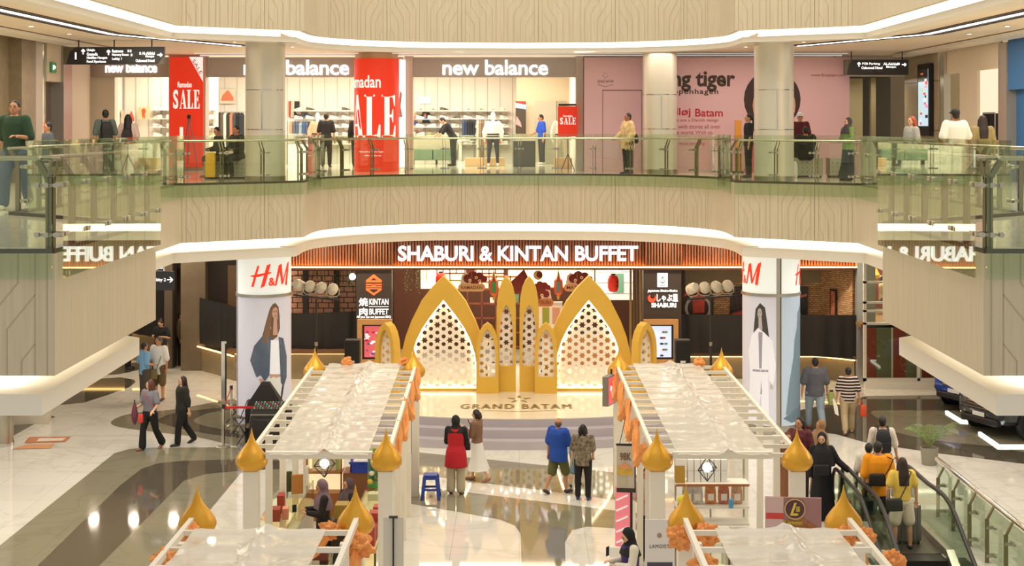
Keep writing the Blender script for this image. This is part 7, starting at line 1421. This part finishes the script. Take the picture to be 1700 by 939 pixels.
# --- escalator group
person('man with black backpack in pale patterned shirt walking ahead of the escalator', V3(7.28, 29.0, 0), BACK-.1, 1.68, **mix(WALK, aL=((.2, .0, -1), (.05, -.1, -1)), aR=((-.3, -.05, -1), (-.2, -.25, -1))), hair='short', top=dict(c='#D8CEC0', m=mat('#DCD0C2', .85, noise=.25, nscale=9), sl=.5, hem=.8, loose=.03), bottom=dict(c='#3A4250', loose=.03), shoes='#E0DCD4', skin=SKIN)
person('boy in white shirt and olive shorts beside the man in orange', V3(6.58, 27.2, 0), BACK-.4, 1.52, **STAND, hair='short', top=dict(c='#E4DED2', m=mat('#E0DACE', .85, noise=.2, nscale=9), sl=.5, hem=.76, loose=.035), bottom=dict(c='#6E6238', len=.58, loose=.04), shoes='#C8C0B0', skin=SKIN)
person('man in orange T-shirt and dark shorts standing at the escalator', V3(6.55, 26.4, 0), BACK-.05, 1.72, fat=1.05, **mix(STAND, aL=((.2, .0, -1), (.05, -.15, -1)), aR=((-.25, -.05, -1), (.0, -.6, -.8))), hair='short', top=dict(c='#F09A14', sl=.52, hem=.76, loose=.04), bottom=dict(c='#2C3440', len=.56, loose=.04), shoes='#8A8672', skin=SKIN, head=(-.5, .1))
person('woman with long dark hair in yellow blouse and cream shorts on the escalator', V3(6.78, 25.6, 0), BACK+.08, 1.62, **mix(dict(lR=((-.12, 0, -1), (-.03, .02, -1)), lL=((.12, 0, -1), (.03, .02, -1))), aL=((.35, .0, -1), (.0, -.2, -1)), aR=((-.35, 0, -1), (-.08, -.2, -1))), hair='long', hairc='#33201A', top=dict(c='#EBC95A', sl=.36, hem=.93, loose=.025), bottom=dict(c='#E2D8BE', len=.46, loose=.03), shoes='#3A302C', skin=SKIN_L)
# --- stall staff
person('stall seller in purple grey headscarf and dark jacket inside the left stall', V3(-3.28, 24.2, 0), LEFT_+.25, 1.56, **mix(STAND, PH), hijab=('#7A6470', .2), top=dict(c='#221E20', sl=1, hem=.8), bottom=dict(c='#1E1C1E'), skin=SKIN, head=(0, .35))
person('second seller in grey headscarf seen behind the gold trays', V3(-3.05, 25.7, 0), LEFT_+.6, 1.55, **mix(STAND, lR=((-.1, -1, -.1), (0, .1, -1)), lL=((.1, -1, -.1), (0, .1, -1))), hijab=('#5A4A52', .2), top=dict(c='#2A2426', sl=1), bottom=dict(c='#1E1C1E'), skin=SKIN)
person('woman in black headscarf, purple apron and white sleeves sitting with a phone at the bottom', V3(1.72, 22.4, 0), LEFT_+.3, 1.6, **mix(PH, lR=((-.15, -1, -.12), (0, .1, -1)), lL=((.15, -1, -.12), (0, .1, -1))), hijab=('#17161A', .12), top=dict(c='#E6DFD0', sl=1, hem=.85, vest='#4A2E78', vhem=.8), bottom=dict(c='#1A181A', loose=.03), shoes='#2A2426', skin=SKIN_L, head=(0, .45))
person('seller in bright yellow cap over black headscarf inside the right stall', V3(2.66, 23.3, 0), LEFT_+.4, 1.5, **STAND, hijab=('#1A181A', .18), top=dict(c='#E8E4DC', sl=1), bottom=dict(c='#222022'), skin=SKIN_L, head=(0, .3), extra=lambda t, s, M, T, Hm, A, J: (lambda m: m.build('yellow_cap', mat('#E8E03A', .7), t, smooth=50))((lambda m: (setattr(m, 'v', [M @ (Hm @ v) for v in m.v]), m)[1])(MB().ell((0, .03, 1.69), (.105, .115, .085), 18, 10))))
person('man in pale grey shirt with folded arms behind the aisle post of the right stall', V3(2.22, 24.9, 0), FRONT-.5, 1.62, **mix(STAND, aR=((-.25, -.1, -1), (.9, -.5, .1)), aL=((.25, -.1, -1), (-.9, -.55, .0))), hair='short', top=dict(c='#C8C2B8', sl=.5, loose=.03), bottom=dict(c='#2A2624'), head=(0, .3))
person('seller with tied hair bending behind the near aisle finial of the right stall', V3(2.5, 26.2, 0), LEFT_, 1.6, **mix(STAND, PH), hair='short', top=dict(c='#A83A34', sl=.5), bottom=dict(c='#2A2624'), head=(0, .3))
# --- restaurant guest
person('guest in cream shirt sitting inside the tall white framed window', V3(10.95, 43.6, 1.8), RIGHT_, 1.5, vox=.018, **mix(HOLDF, lR=((-.1, -1, -.1), (0, .1, -1)), lL=((.1, -1, -.1), (0, .1, -1))), hair='short', top=dict(c='#C8B890', sl=1), bottom=dict(c='#3A3430'), face=False, head=(0, .3))
# --- gallery level
z1 = FZ
person('man in dark green polo shirt and jeans on the left gallery', V3(-8.1, 23.2, z1), FRONT-.1, 1.76, **mix(WALK, aL=((.3, -.05, -1), (-.35, -.8, .1))), hair='short', top=dict(c='#2E4A34', sl=.5, hem=.82, loose=.03), bottom=dict(c='#5A6A80', loose=.03), shoes='#D8D4CC', skin=SKIN, head=(.1, -.05))
person('boy in grey T-shirt behind the man in green on the left gallery', V3(-9.0, 27.6, z1), FRONT-.9, 1.4, **STAND, hair='short', top=dict(c='#5A626A', sl=.5), bottom=dict(c='#3A3A40', len=.6), skin=SKIN)
person('man with black backpack in grey T-shirt walking past the left shop bay', V3(-10.25, 35.8, z1), BACK+.5, 1.73, vox=.017, **STAND, hair='short', top=dict(c='#5A6660', sl=.5), bottom=dict(c='#2A2A30'), skin=SKIN)
person('woman with long black hair beside the man with the backpack on the left gallery', V3(-9.9, 36.6, z1), BACK+.1, 1.62, vox=.017, **STAND, hair='long', hairc='#17141A', top=dict(c='#E0C8BC', sl=.5), bottom=dict(c='#3A3034'), skin=SKIN_L)
SIT = dict(lR=((-.08, -1, -.1), (0, .15, -1)), lL=((.08, -1, -.1), (0, .15, -1)))
person('seated person in black, left of the two on the grey bench, with a yellow bag', V3(-7.58, 36.75, z1+.05), LEFT_+.5, 1.62, vox=.017, **mix(SIT, HOLDF), hair='short', top=dict(c='#2A2220', sl=1), bottom=dict(c='#4A3A2A'), shoes='#8A7A6A', skin=SKIN, head=(.5, .2), lean=.15)
person('seated person in black, right of the two on the grey bench', V3(-7.12, 36.75, z1+.05), LEFT_+.9, 1.66, vox=.017, **mix(SIT, HOLDF), hair='short', top=dict(c='#1E1A1C', sl=1), bottom=dict(c='#2A2626'), skin=SKIN, lean=.15)
person('shop assistant in black polo seen from behind, left of the red column', V3(-6.25, 46.8, z1), BACK, 1.74, vox=.018, **STAND, hair='short', top=dict(c='#201E1E', sl=.5), bottom=dict(c='#2A2828'), skin=SKIN, face=False)
person('second shop assistant in black, half hidden by the red column', V3(-5.25, 46.9, z1), BACK, 1.74, vox=.018, **STAND, hair='short', top=dict(c='#1C1A1C', sl=1), bottom=dict(c='#242224'), skin=SKIN, face=False)
person('shop assistant in black bending over shoes beside the green bench', V3(-2.2, 48.2, z1), LEFT_+.2, 1.72, vox=.018, lean=.55, **mix(STAND, aR=((-.1, -.7, -1), (0, -.8, -.6)), aL=((.1, -.6, -1), (0, -.8, -.7))), hair='short', top=dict(c='#201E20', sl=.5), bottom=dict(c='#2E2C2A'), shoes='#1A1818', skin=SKIN_L, head=(0, .2))
person('man in bright blue T-shirt in the shop right of the dark counter', V3(.78, 50.2, z1), LEFT_+.3, 1.72, vox=.018, **mix(STAND, aR=((-.15, -.3, -1), (.1, -.8, -.4))), hair='short', top=dict(c='#2450C0', sl=.5), bottom=dict(c='#3A3630'), shoes='#E0DCD4', skin=SKIN, head=(0, .3))
person('heavy man in yellow checked shirt walking left along the pink hoarding', V3(3.0, 39.95, z1), LEFT_+.35, 1.68, fat=1.25, **mix(STAND, aR=((-.2, -.3, -1), (.1, -.8, -.5)), aL=((.2, .15, -1), (0, -.6, -.7))), hair='short', top=dict(c='#E0B878', m=mat('#E6C48C', .85, noise=.35, nscale=12), sl=1, hem=.72, loose=.04), bottom=dict(c='#2E2C2C', loose=.03), shoes='#2A2624', skin=SKIN_D)
person('woman in black half hidden by the right grey column', V3(5.93, 37.4, z1), LEFT_, 1.64, vox=.017, **STAND, hair='tail', top=dict(c='#1C1A1C', sl=.5), bottom=dict(c='#242022'), skin=SKIN)
person('man in white cap and maroon shirt behind the bench on the right gallery', V3(7.5, 38.6, z1), FRONT, 1.68, vox=.017, **STAND, hair='short', top=dict(c='#5A2024', sl=.5), bottom=dict(c='#2A2624'), skin=SKIN, extra=cap_on('#D8DCDC'))
person('person in black sitting with back turned on the right gallery bench', V3(7.45, 37.6, z1+.05), BACK, 1.62, vox=.017, fat=1.15, **mix(SIT, HOLDF), hair='short', top=dict(c='#1C1A1A', sl=1, loose=.05), bottom=dict(c='#222020'), face=False)
person('woman in grey headscarf, green cardigan and long black skirt on the right gallery', V3(8.02, 35.3, z1), LEFT_+.4, 1.52, vox=.016, **mix(STAND, HOLDF), hijab=('#4A4246', .12), top=dict(c='#7A9456', sl=.75, hem=.8), bottom=dict(kind='skirt', c='#26242A', hem=.06, flare=1.2), skin=SKIN_L)
person('older woman with short red hair in grey cardigan on the right gallery', V3(8.25, 30.4, z1), LEFT_+.35, 1.53, **STAND, hair='bob', hairc='#A84E34', top=dict(c='#A8A69E', sl=1), bottom=dict(c='#4A4644'), skin=SKIN_L)
person('broad man in white polo shirt and black cap seen from behind on the right gallery', V3(8.5, 28.2, z1), BACK+.25, 1.66, fat=1.2, **mix(STAND, aL=((.4, .1, -1), (.15, -.1, -1)), aR=((-.4, .1, -1), (-.15, -.1, -1))), hair='short', top=dict(c='#EDE8DE', sl=.48, loose=.035), bottom=dict(c='#8A8070', len=.6), skin=SKIN_D, extra=cap_on('#26262A'))
person('woman with long dark ponytail in olive top on the far right gallery', V3(9.1, 28.4, z1), BACK, 1.54, **STAND, hair='long', hairc='#2A1E1A', top=dict(c='#9A8A5E', sl=.8), bottom=dict(c='#3A3430'), skin=SKIN)
# ================================================================ THINGS CARRIED
def loopstrap(t, pts, r=.012, m=None): return MB().tube(pts, r, 6).build('strap', m or BLACK, t)
def bag(name, label, loc, w, d, h, c, rz=0., strap=None, cat='bag', flap=True):
    t = thing(name, label, cat, loc, rz); m = mat(c, .6); mb = MB(); mb.loft([[(-w/2*a, -d/2*b, z), (w/2*a, -d/2*b, z), (w/2*a, d/2*b, z), (-w/2*a, d/2*b, z)] for z, a, b in ((0, .9, .8), (h*.1, 1, 1), (h*.8, .97, .95), (h, .85, .6))]); mb.build('body', m, t, smooth=40, bev=.008)
    if flap: MB().box(-w*.42, w*.42, -d/2-.008, -d/2+.01, h*.45, h*.9).build('flap', mat(c, .5, noise=.1), t)
    if strap: loopstrap(t, strap, .011, mat(c, .7))
    return t
def backpack(loc, rz, label, c='#1E1C20', s=1.):
    t = thing('backpack', label, 'backpack', loc, rz); mb = MB(); mb.loft([[(-w*s, -.02*s, z*s), (w*s, -.02*s, z*s), (w*.9*s, d*s, z*s), (-w*.9*s, d*s, z*s)] for z, w, d in ((0, .13, .1), (.06, .15, .14), (.3, .15, .14), (.42, .12, .1), (.46, .06, .05))]); mb.build('body', mat(c, .7), t, smooth=40, bev=.015)
    MB().box(-.11*s, .11*s, .12*s, .16*s, .05*s, .22*s).build('front_pocket', mat(c, .6), t, bev=.01)
    for sd in (-1, 1): MB().tube([(sd*.1*s, 0, .42*s), (sd*.1*s, -.1*s, .5*s), (sd*.11*s, -.2*s, .46*s), (sd*.12*s, -.24*s, .3*s), (sd*.13*s, -.1*s, .12*s), (sd*.12*s, 0, .06*s)], .018*s, 6).build('shoulder_strap', mat(c, .7), t)
    return t
backpack((7.27, 28.86, .98), BACK-.1, 'large black backpack on the man in the pale patterned shirt'); backpack((-10.19, 35.68, FZ+.98), BACK+.5, 'black backpack on the man in grey on the left gallery'); backpack((-9.89, 36.47, FZ+.85), BACK+.1, 'dark backpack below the long black hair on the left gallery', '#2A2226', .9)
backpack((3.19, 40.02, FZ+.85), LEFT_+.35, 'small black bag on the back of the man in the yellow checked shirt', '#1E1C1E', .6)
bag('shoulder_bag', 'olive shoulder bag of the man in the white polo shirt', at(255, 664)+V3(.0, -.26, .62), .32, .1, .27, '#7A6A40', .2, [(.13, 0, .25), (.24, .06, .55), (.3, .14, .86), (.18, .3, .9), (-.1, .3, .5), (-.14, .05, .25)])
bag('handbag', 'black bag held open by the woman at the far counter', at(270, 619)+V3(.05, -.42, .82), .36, .14, .3, '#1C1A1C')
t = thing('umbrella', 'folded purple umbrella carried by the woman in grey', 'umbrella', at(222, 750)+V3(.02, 0, .62), .3); MB().lathe([(.01, 0), (.06, .1), (.075, .25), (.05, .42), (.02, .5)], 12).build('canopy', mat('#6A3448', .7), t, smooth=30); MB().cyl((0, 0, .5), (0, 0, .58), .015, n=8).build('handle', DARK, t)
bag('drink_bag', 'small red and white bag in front of the woman in grey', at(243, 749)+V3(-.05, -.3, .72), .1, .08, .2, '#D8402E', flap=False)
t = thing('crossbody_strap', 'thin red strap across the back of the woman in grey', 'strap', at(249, 746)+V3(.0, 0, 0)); MB().tube([(.17, -.22, 1.0), (.08, -.25, 1.12), (-.05, -.24, 1.28), (-.14, -.12, 1.38)], .01, 5).build('strap', mat('#B83A4A', .6), t); MB().box(.14, .18, -.235, -.2, .96, 1.0).build('buckle', STEEL, t)
bag('sling_bag', 'black sling bag on the back of the man in orange', V3(6.48, 26.16, .98), .3, .1, .22, '#1E1C1E', -.1, [(.13, -.0, .18), (.22, -.03, .35), (.28, .0, .48), (.2, .12, .5)])
bag('handbag', 'dark green shoulder bag of the woman in yellow', V3(6.58, 25.36, .74), .28, .1, .22, '#33352E', .1, [(.1, 0, .2), (.22, -.02, .45), (.33, .06, .66), (.28, .25, .68)])
bag('handbag', 'small black bag at the hip of the woman in brown sweater', at(775, 800)+V3(0, -.2, .72), .16, .08, .16, '#201C1E', 0, [(.05, 0, .15), (.08, .1, .5), (.02, .2, .6)])
bag('plastic_bag', 'clear white plastic bag carried on the escalator', V3(7.0, 26.8, .62), .2, .14, .34, '#DCDCDC', flap=False); bag('handbag', 'black bag held by the woman in the black robe', V3(5.72, 27.36, .88), .3, .08, .2, '#1A181C')
t = thing('suitcase', 'large silver suitcase standing on the escalator between man and woman', 'suitcase', (6.98, 26.0, 0), .05); MB().box(-.22, .22, -.14, .14, .05, .72).build('shell', mat('#8E8E88', .35, .4), t, bev=.04)
for k in range(5): MB().box(-.17+.075*k, -.155+.075*k, -.146, -.139, .1, .68).build('rib', mat('#7A7A74', .35, .4), t)
for sx in (-.17, .17): MB().cyl((sx-.015, -.1, .025), (sx+.015, -.1, .025), .025, n=10).build('wheel', BLACK, t)
MB().tube([(-.1, .1, .72), (-.1, .1, .95), (.1, .1, .95), (.1, .1, .72)], .012, 6).build('handle', STEEL, t)
t = thing('shoe_bag', 'pair of green patterned trainers carried by the man in dark grey', 'shoes', at(1371, 712)+V3(.12, -.08, .62), .3); MB().loft([[(-.06, -.05, 0), (.06, -.05, 0), (.06, .05, 0), (-.06, .05, 0)], [(-.08, -.06, .15), (.08, -.06, .15), (.08, .06, .15), (-.08, .06, .15)], [(-.05, -.04, .32), (.05, -.04, .32), (.05, .04, .32), (-.05, .04, .32)]]).build('sole', mat('#C8D078', .6, noise=.4, nscale=16), t, smooth=50); MB().lathe([(.04, .3), (.05, .36)], 10).build('opening', mat('#4A3A2E', .6), t)
mb = MB(); mb.loft([[(-.06, -.01, 0), (.03, -.01, -.05), (.03, .01, -.05), (-.06, .01, 0)], [(-.1, -.015, .2), (.0, -.015, .18), (.0, .015, .18), (-.1, .015, .2)], [(-.12, -.01, .36), (-.09, -.01, .38), (-.09, .01, .38), (-.12, .01, .36)]]); o = mb.build('paper_bag', mat('#EEEAE2', .6), loc=at(1390, 719)+V3(-.02, -.12, .5)); tag(o, 'small white paper bag in the left hand of the man in stripes', 'bag')
bag('pouch', 'orange pouch in the right hand of the man in stripes', at(1432, 719)+V3(.0, -.06, .42), .16, .06, .28, '#D8502A', .2, [(0, 0, .26), (0, .02, .36), (-.03, .03, .38)], 'bag', False)
bag('yellow_bag', 'yellow bag on the bench beside the two seated people', V3(-7.75, 36.3, FZ+.05), .25, .14, .62, '#E0B020', flap=False)
bag('shopping_bag', 'white bag beside the person sitting on the right gallery bench', V3(7.02, 37.3, FZ), .3, .15, .42, '#E8E4E0', flap=False)
t = thing('phone', 'phone held by the stall seller in the purple grey headscarf', 'phone', V3(-3.75, 24.1, 1.12), .5); MB().box(-.04, .04, -.006, .006, -.07, .07).build('case', mat('#B8C8D4', .3), t); MB().box(-.035, .035, -.009, -.006, -.06, .06).build('screen', BLACK, t)
t = thing('phone', 'phone in the hands of the seated woman at the bottom', 'phone', V3(1.36, 22.25, .95), 1.0); MB().box(-.04, .04, -.006, .006, -.07, .07).build('case', BLACK, t); MB().box(-.035, .035, -.009, -.006, -.06, .06).build('screen', mat('#3A3A40', .2), t)
bx_item('seat_box', 'low dark box under the second seller behind the gold trays', 'box', -3.05, 25.72, 0, .36, .36, .39, '#3A2E26')
t = thing('low_stool', 'stool under the seated woman at the bottom', 'stool', (1.72, 22.4, 0)); MB().box(-.16, .16, -.16, .16, .40, .43).build('seat', mat('#B8282A', .5), t, bev=.01)
for sx in (-1, 1):
    for sy in (-1, 1): MB().cyl((sx*.13, sy*.13, .4), (sx*.16, sy*.16, 0), .018, n=6).build('leg', mat('#B8282A', .5), t)
# ================================================================ ESCALATOR and its railing
M_ESC = mat('#B9B4A8', .3, .8); M_RUB = mat('#2A2420', .5); M_EGL = glass_mat('escalator_glass', '#DDE6DA')
t = thing('escalator', 'escalator with black handrails going down at the lower right', 'escalator', (6.88, 28.2, 0))
MB().box(-.52, .52, -2.9, 0, -.004, .012).build('landing_plate', mat('#6A6458', .4, .6), t)
for k in range(12): MB().box(-.5, .5, -3.3-.4*k, -2.9-.4*k, -.28-.2*k, -.02-.2*k if k else .004).build('step', mat('#3A3632', .5, .4), t)
for s in (-1, 1):
    x = s*.6; zf = lambda y: 0 if y > -3.1 else (y+3.1)*.5
    prof = [(-.15, .3), (-.05, .62), (-.2, .88), (-.5, .95), (-1.6, .95), (-3.0, .95), (-4.2, .42), (-7, -.95)]
    MB().tube([(x, y, z) for y, z in catmull(prof, 6)], .04, 8).build('handrail', M_RUB, t, smooth=40)
    MB().loft([[(x-.006, y, zf(y)+.12 if y < -.3 else .25), (x+.006, y, zf(y)+.12 if y < -.3 else .25), (x+.006, y, z-.03), (x-.006, y, z-.03)] for y, z in [(-.2, .85), (-.5, .93), (-1.6, .93), (-3.0, .93), (-4.2, .4), (-7, -.97)]]).build('glass_side', M_EGL, t)
    MB().loft([[(x-.07, y, zf(y)-.1), (x+.07, y, zf(y)-.1), (x+.07, y, zf(y)+.14), (x-.07, y, zf(y)+.14)] for y in (-.1, -3.1, -7)]).build('skirt', M_ESC, t)
    MB().box(x-.09, x+.09, -.45, -.1, 0, .3).build('newel_base', M_ESC, t)
t = thing('escalator', 'second escalator handrails left of the people, beside the black robe', 'escalator', (5.55, 28.0, 0))
MB().box(-.4, .4, -.6, .4, -.004, .012).build('landing_plate', mat('#6A6458', .4, .6), t)
x = .5; prof = [(-.2, .3), (-.1, .62), (-.25, .88), (-.55, .95), (-1.6, .95), (-2.4, .9), (-3.4, .5), (-5, -.2)]
MB().tube([(x, y, z) for y, z in catmull(prof, 6)], .035, 8).build('handrail', M_RUB, t, smooth=40); MB().loft([[(x-.006, y, zl), (x+.006, y, zl), (x+.006, y, z-.03), (x-.006, y, z-.03)] for y, z, zl in [(-.25, .85, .25), (-.6, .93, .1), (-1.6, .93, .1), (-2.4, .88, .1), (-3.4, .48, -.1)]]).build('glass_side', M_EGL, t); MB().box(x-.06, x+.06, -2.4, -.15, 0, .16).build('skirt', M_ESC, t)
for k in range(1): MB().cyl((x+.08-.22*k, -.3-.12*k, 0), (x+.08-.22*k, -.3-.12*k, .85), .025, n=8).build('bollard_pole', STEEL, t)
def rail2(label, path, zf, h=1.0):
    w = Walk(path); T = w.l[-1]; n = max(1, round(T/.95)); c0 = w.at(T/2)[0]; t = thing('balustrade', label, 'railing', (c0.x, c0.y, zf)); loc = Vector((c0.x, c0.y, zf))
    for i in range(n):
        (a, _), (b, _) = w.at(T*i/n+.01), w.at(T*(i+1)/n-.01); d = (b-a).normalized(); q = Vector((-d.y, d.x))*.006
        MB().loft([[(p.x-q.x, p.y-q.y, zf-.25), (p.x+q.x, p.y+q.y, zf-.25), (p.x+q.x, p.y+q.y, zf+h-.08), (p.x-q.x, p.y-q.y, zf+h-.08)] for p in (a, b)]).build('glass_panel', M_EGL, t, local=loc)
        p, d = w.at(T*(i+.5)/n); nn = Vector((-d.y, d.x)); up = lambda o, z: Vector((p.x+nn.x*o, p.y+nn.y*o, zf+z)); mb = MB(); mb.bar(up(-.12, -.2), up(-.12, h-.25), .07, .02); mb.bar(up(-.12, h-.27), up(.0, h-.03), .07, .02); po = mb.build('post', M_POST, t, local=loc)
        for z in (.12, .6):
            mb = MB(); mb.bar(up(-.14, z), up(.02, z), .05, .05); mb.bar(Vector((*(p-d*.1), zf+z)), Vector((*(p+d*.1), zf+z)), .035, .04); c = mb.build('clamp', STEEL, po)
            for v in c.data.vertices: v.co -= loc
    MB().tube([(q[0], q[1], zf+h) for q in path], .045, 10).build('handrail', CHROME, t, smooth=40, local=loc)
rail2('glass balustrade with thick chrome handrail along the escalator opening', [(8.15, 28.2), (8.15, 19.5)], 0.)
wallbox('wall_well', 8.05, 8.1, 19, 28.2, -3, -.02, mat('#5A564A', .5)); wallbox('floor_lower', 5, 9, 15, 28.2, -3.2, -3, mat('#4A4438', .4)); wallbox('wall_well_far', 5.9, 8.1, 25.3, 25.35, -3, -.3, DARK)
# ================================================================ palm, cars, floor lights
t = thing('potted_palm', 'green potted palm at the corner of the escalator railing', 'plant', G(1537, 775)+V3(.15, .25, 0)); MB().lathe([(.16, 0), (.2, .38), (.18, .38), (.17, .32)], 20).build('pot', mat('#8A8474', .5), t, smooth=30)
rr = random.Random(2); mb = MB(); ms = MB()
for k in range(15):
    a = k*2.4; L = rr.uniform(.5, .8); up_ = rr.uniform(.45, .75); pts = [Vector((math.cos(a)*L*u*.75, math.sin(a)*L*u*.75, .38+up_*(u*1.5-u*u*.75))) for u in [i/9 for i in range(10)]]; ms.tube(pts, .007, 4)
    for i in range(2, 10):
        d = (pts[i]-pts[i-1]).normalized(); sd = d.cross(V3(0, 0, 1)).normalized()
        for s in (-1, 1): q = pts[i]; e = q+sd*s*.15*(1-.4*i/10)+d*.1-V3(0, 0, .05); m_ = (q+e)/2; mb.add([q, m_+d*.012, e, m_-d*.012], [(0, 1, 2, 3)])
mb.build('leaves', mat('#6A8A4A', .6), t); ms.build('stems', mat('#7A8A4A', .6), t)
def car(label, loc, rz, col, dark='#1C1C1E'):
    """front towards -x at rz 0"""
    t = thing('car', label, 'car', loc, rz); m = mat(col, .18, .35, coat=1.); md = mat(dark, .5); st = [(-2.2, .50, .78, .70), (-2.1, .36, .98, .80), (-1.7, .32, 1.04, .88), (-1.1, .30, 1.10, .91), (.2, .28, 1.10, .92), (1.5, .30, 1.10, .91), (2.1, .36, 1.05, .86), (2.2, .5, .9, .78)]
    mb = MB(); mb.loft([[(x, -w, z0+.1), (x, -w*.9, z0), (x, w*.9, z0), (x, w, z0+.1), (x, w, z1-.16), (x, w*.9, z1-.03), (x, 0, z1), (x, -w*.9, z1-.03), (x, -w, z1-.16)] for x, z0, z1, w in st]); mb.build('body', m, t, smooth=35, bev=.02)
    MB().loft([[(-1.2, -.84, 1.06), (-1.2, .84, 1.06), (1.95, .84, 1.06), (1.95, -.84, 1.06)], [(-.35, -.66, 1.62), (-.35, .66, 1.62), (1.65, .66, 1.6), (1.65, -.66, 1.6)]]).build('cabin_glass', mat('#1A2226', .1, coat=1.), t, smooth=30, bev=.03); MB().box(-.35, 1.6, -.62, .62, 1.6, 1.66).build('roof', m, t, bev=.02)
    MB().loft([[(-2.215, -.42, .62), (-2.215, .42, .62), (-2.14, .42, .62), (-2.14, -.42, .62)], [(-2.17, -.5, .86), (-2.17, .5, .86), (-2.08, .5, .86), (-2.08, -.5, .86)]]).build('grille', md, t)
    for k in range(3): MB().box(-2.225, -2.2, -.4, .4, .66+.07*k, .68+.07*k).build('grille_bar', STEEL, t)
    MB().box(-2.24, -2.06, -.62, .62, .3, .46).build('bumper_skirt', md, t, bev=.03); MB().box(-2.24, -2.22, -.2, .2, .48, .58).build('number_plate', mat('#E0DED8', .5), t)
    for s in (-1, 1):
        MB().loft([[(-2.16, s*.52, .84), (-2.12, s*.56, .94), (-1.9, s*.86, .97), (-1.92, s*.88, .88)], [(-2.1, s*.5, .84), (-2.06, s*.54, .94), (-1.84, s*.8, .97), (-1.86, s*.8, .88)]]).build('headlight', mat('#E8ECF0', .1, .4), t); MB().ell((-2.14, s*.66, .55), (.06, .11, .09), 12, 8).build('fog_lamp', md, t)
        for x in (-1.38, 1.35):
            MB().lathe([(.44, -.02), (.44, .03)], 28, (0, 0, 0), 0, TR(x, s*.905, .36, 0, PI/2)).build('wheel_arch', md, t)
            w = MB().lathe([(.36, -.11), (.375, -.06), (.375, .06), (.36, .11), (.2, .11), (.2, -.11)], 32, (0, 0, 0), 0, TR(x, s*.83, .365, 0, PI/2)).build('tyre', mat('#161616', .7), t, smooth=40); mb = MB(); y = s*.945
            mb.lathe([(.06, -.01), (.06, .01)], 16, (0, 0, 0), 0, TR(x, y, .365, 0, PI/2)); mb.tube([(x+.265*math.cos(a*PI/14), y, .365+.265*math.sin(a*PI/14)) for a in range(29)], .018, 6)
            for k in range(10): a = k*PI/5+(.12 if k % 2 else -.12); mb.bar((x+.04*math.cos(a), y, .365+.04*math.sin(a)), (x+.27*math.cos(a+(.08 if k % 2 else -.08)), y, .365+.27*math.sin(a+(.08 if k % 2 else -.08))), .03, .035)
            mb.build('rim', CHROME, w); MB().lathe([(.25, -.005), (.25, .005)], 24, (0, 0, 0), 0, TR(x, s*.93, .365, 0, PI/2)).build('rim_back', md, w)
        MB().box(-.75, -.6, s*.9, s*1.05, 1.06, 1.18).build('mirror', m, t, bev=.02); MB().box(-1.0, 1.0, s*.88, s*.94, .3, .42).build('sill', md, t)
    return t
car('bright blue car parked behind the dark grey one at the right', (13.35, 39.0, 0), .5, '#1F56C8'); car('dark grey car with silver wheels nearest at the right edge', (13.15, 35.9, 0), .42, '#3E4044')
def floorlight(a, b, label): p, q = G(*a, .03), G(*b, .03); mb = MB(); mb.bar((p.x, p.y, .03), (q.x, q.y, .03), .06, .05); t = thing('floor_light', label, 'light bar', (p.x, p.y, 0)); o = mb.build('tube', mat('#FFFFFF', .4, emit=4., ecol='#F0FFF0'), t, local=(p.x, p.y, 0)); mb = MB(); mb.bar((p.x, p.y, -.0+.005), (q.x, q.y, .005), .14, .01); mb.build('tray', STEEL, t, local=(p.x, p.y, 0))
floorlight((1571, 683), (1594, 697), 'white light bar on the floor in front of the blue car'); floorlight((1594, 698), (1607, 699), 'short white light bar between the two cars'); floorlight((1626, 718), (1658, 740), 'white light bar on the floor in front of the dark grey car'); floorlight((1659, 740), (1730, 740), 'white light bar on the floor beside the dark grey car')
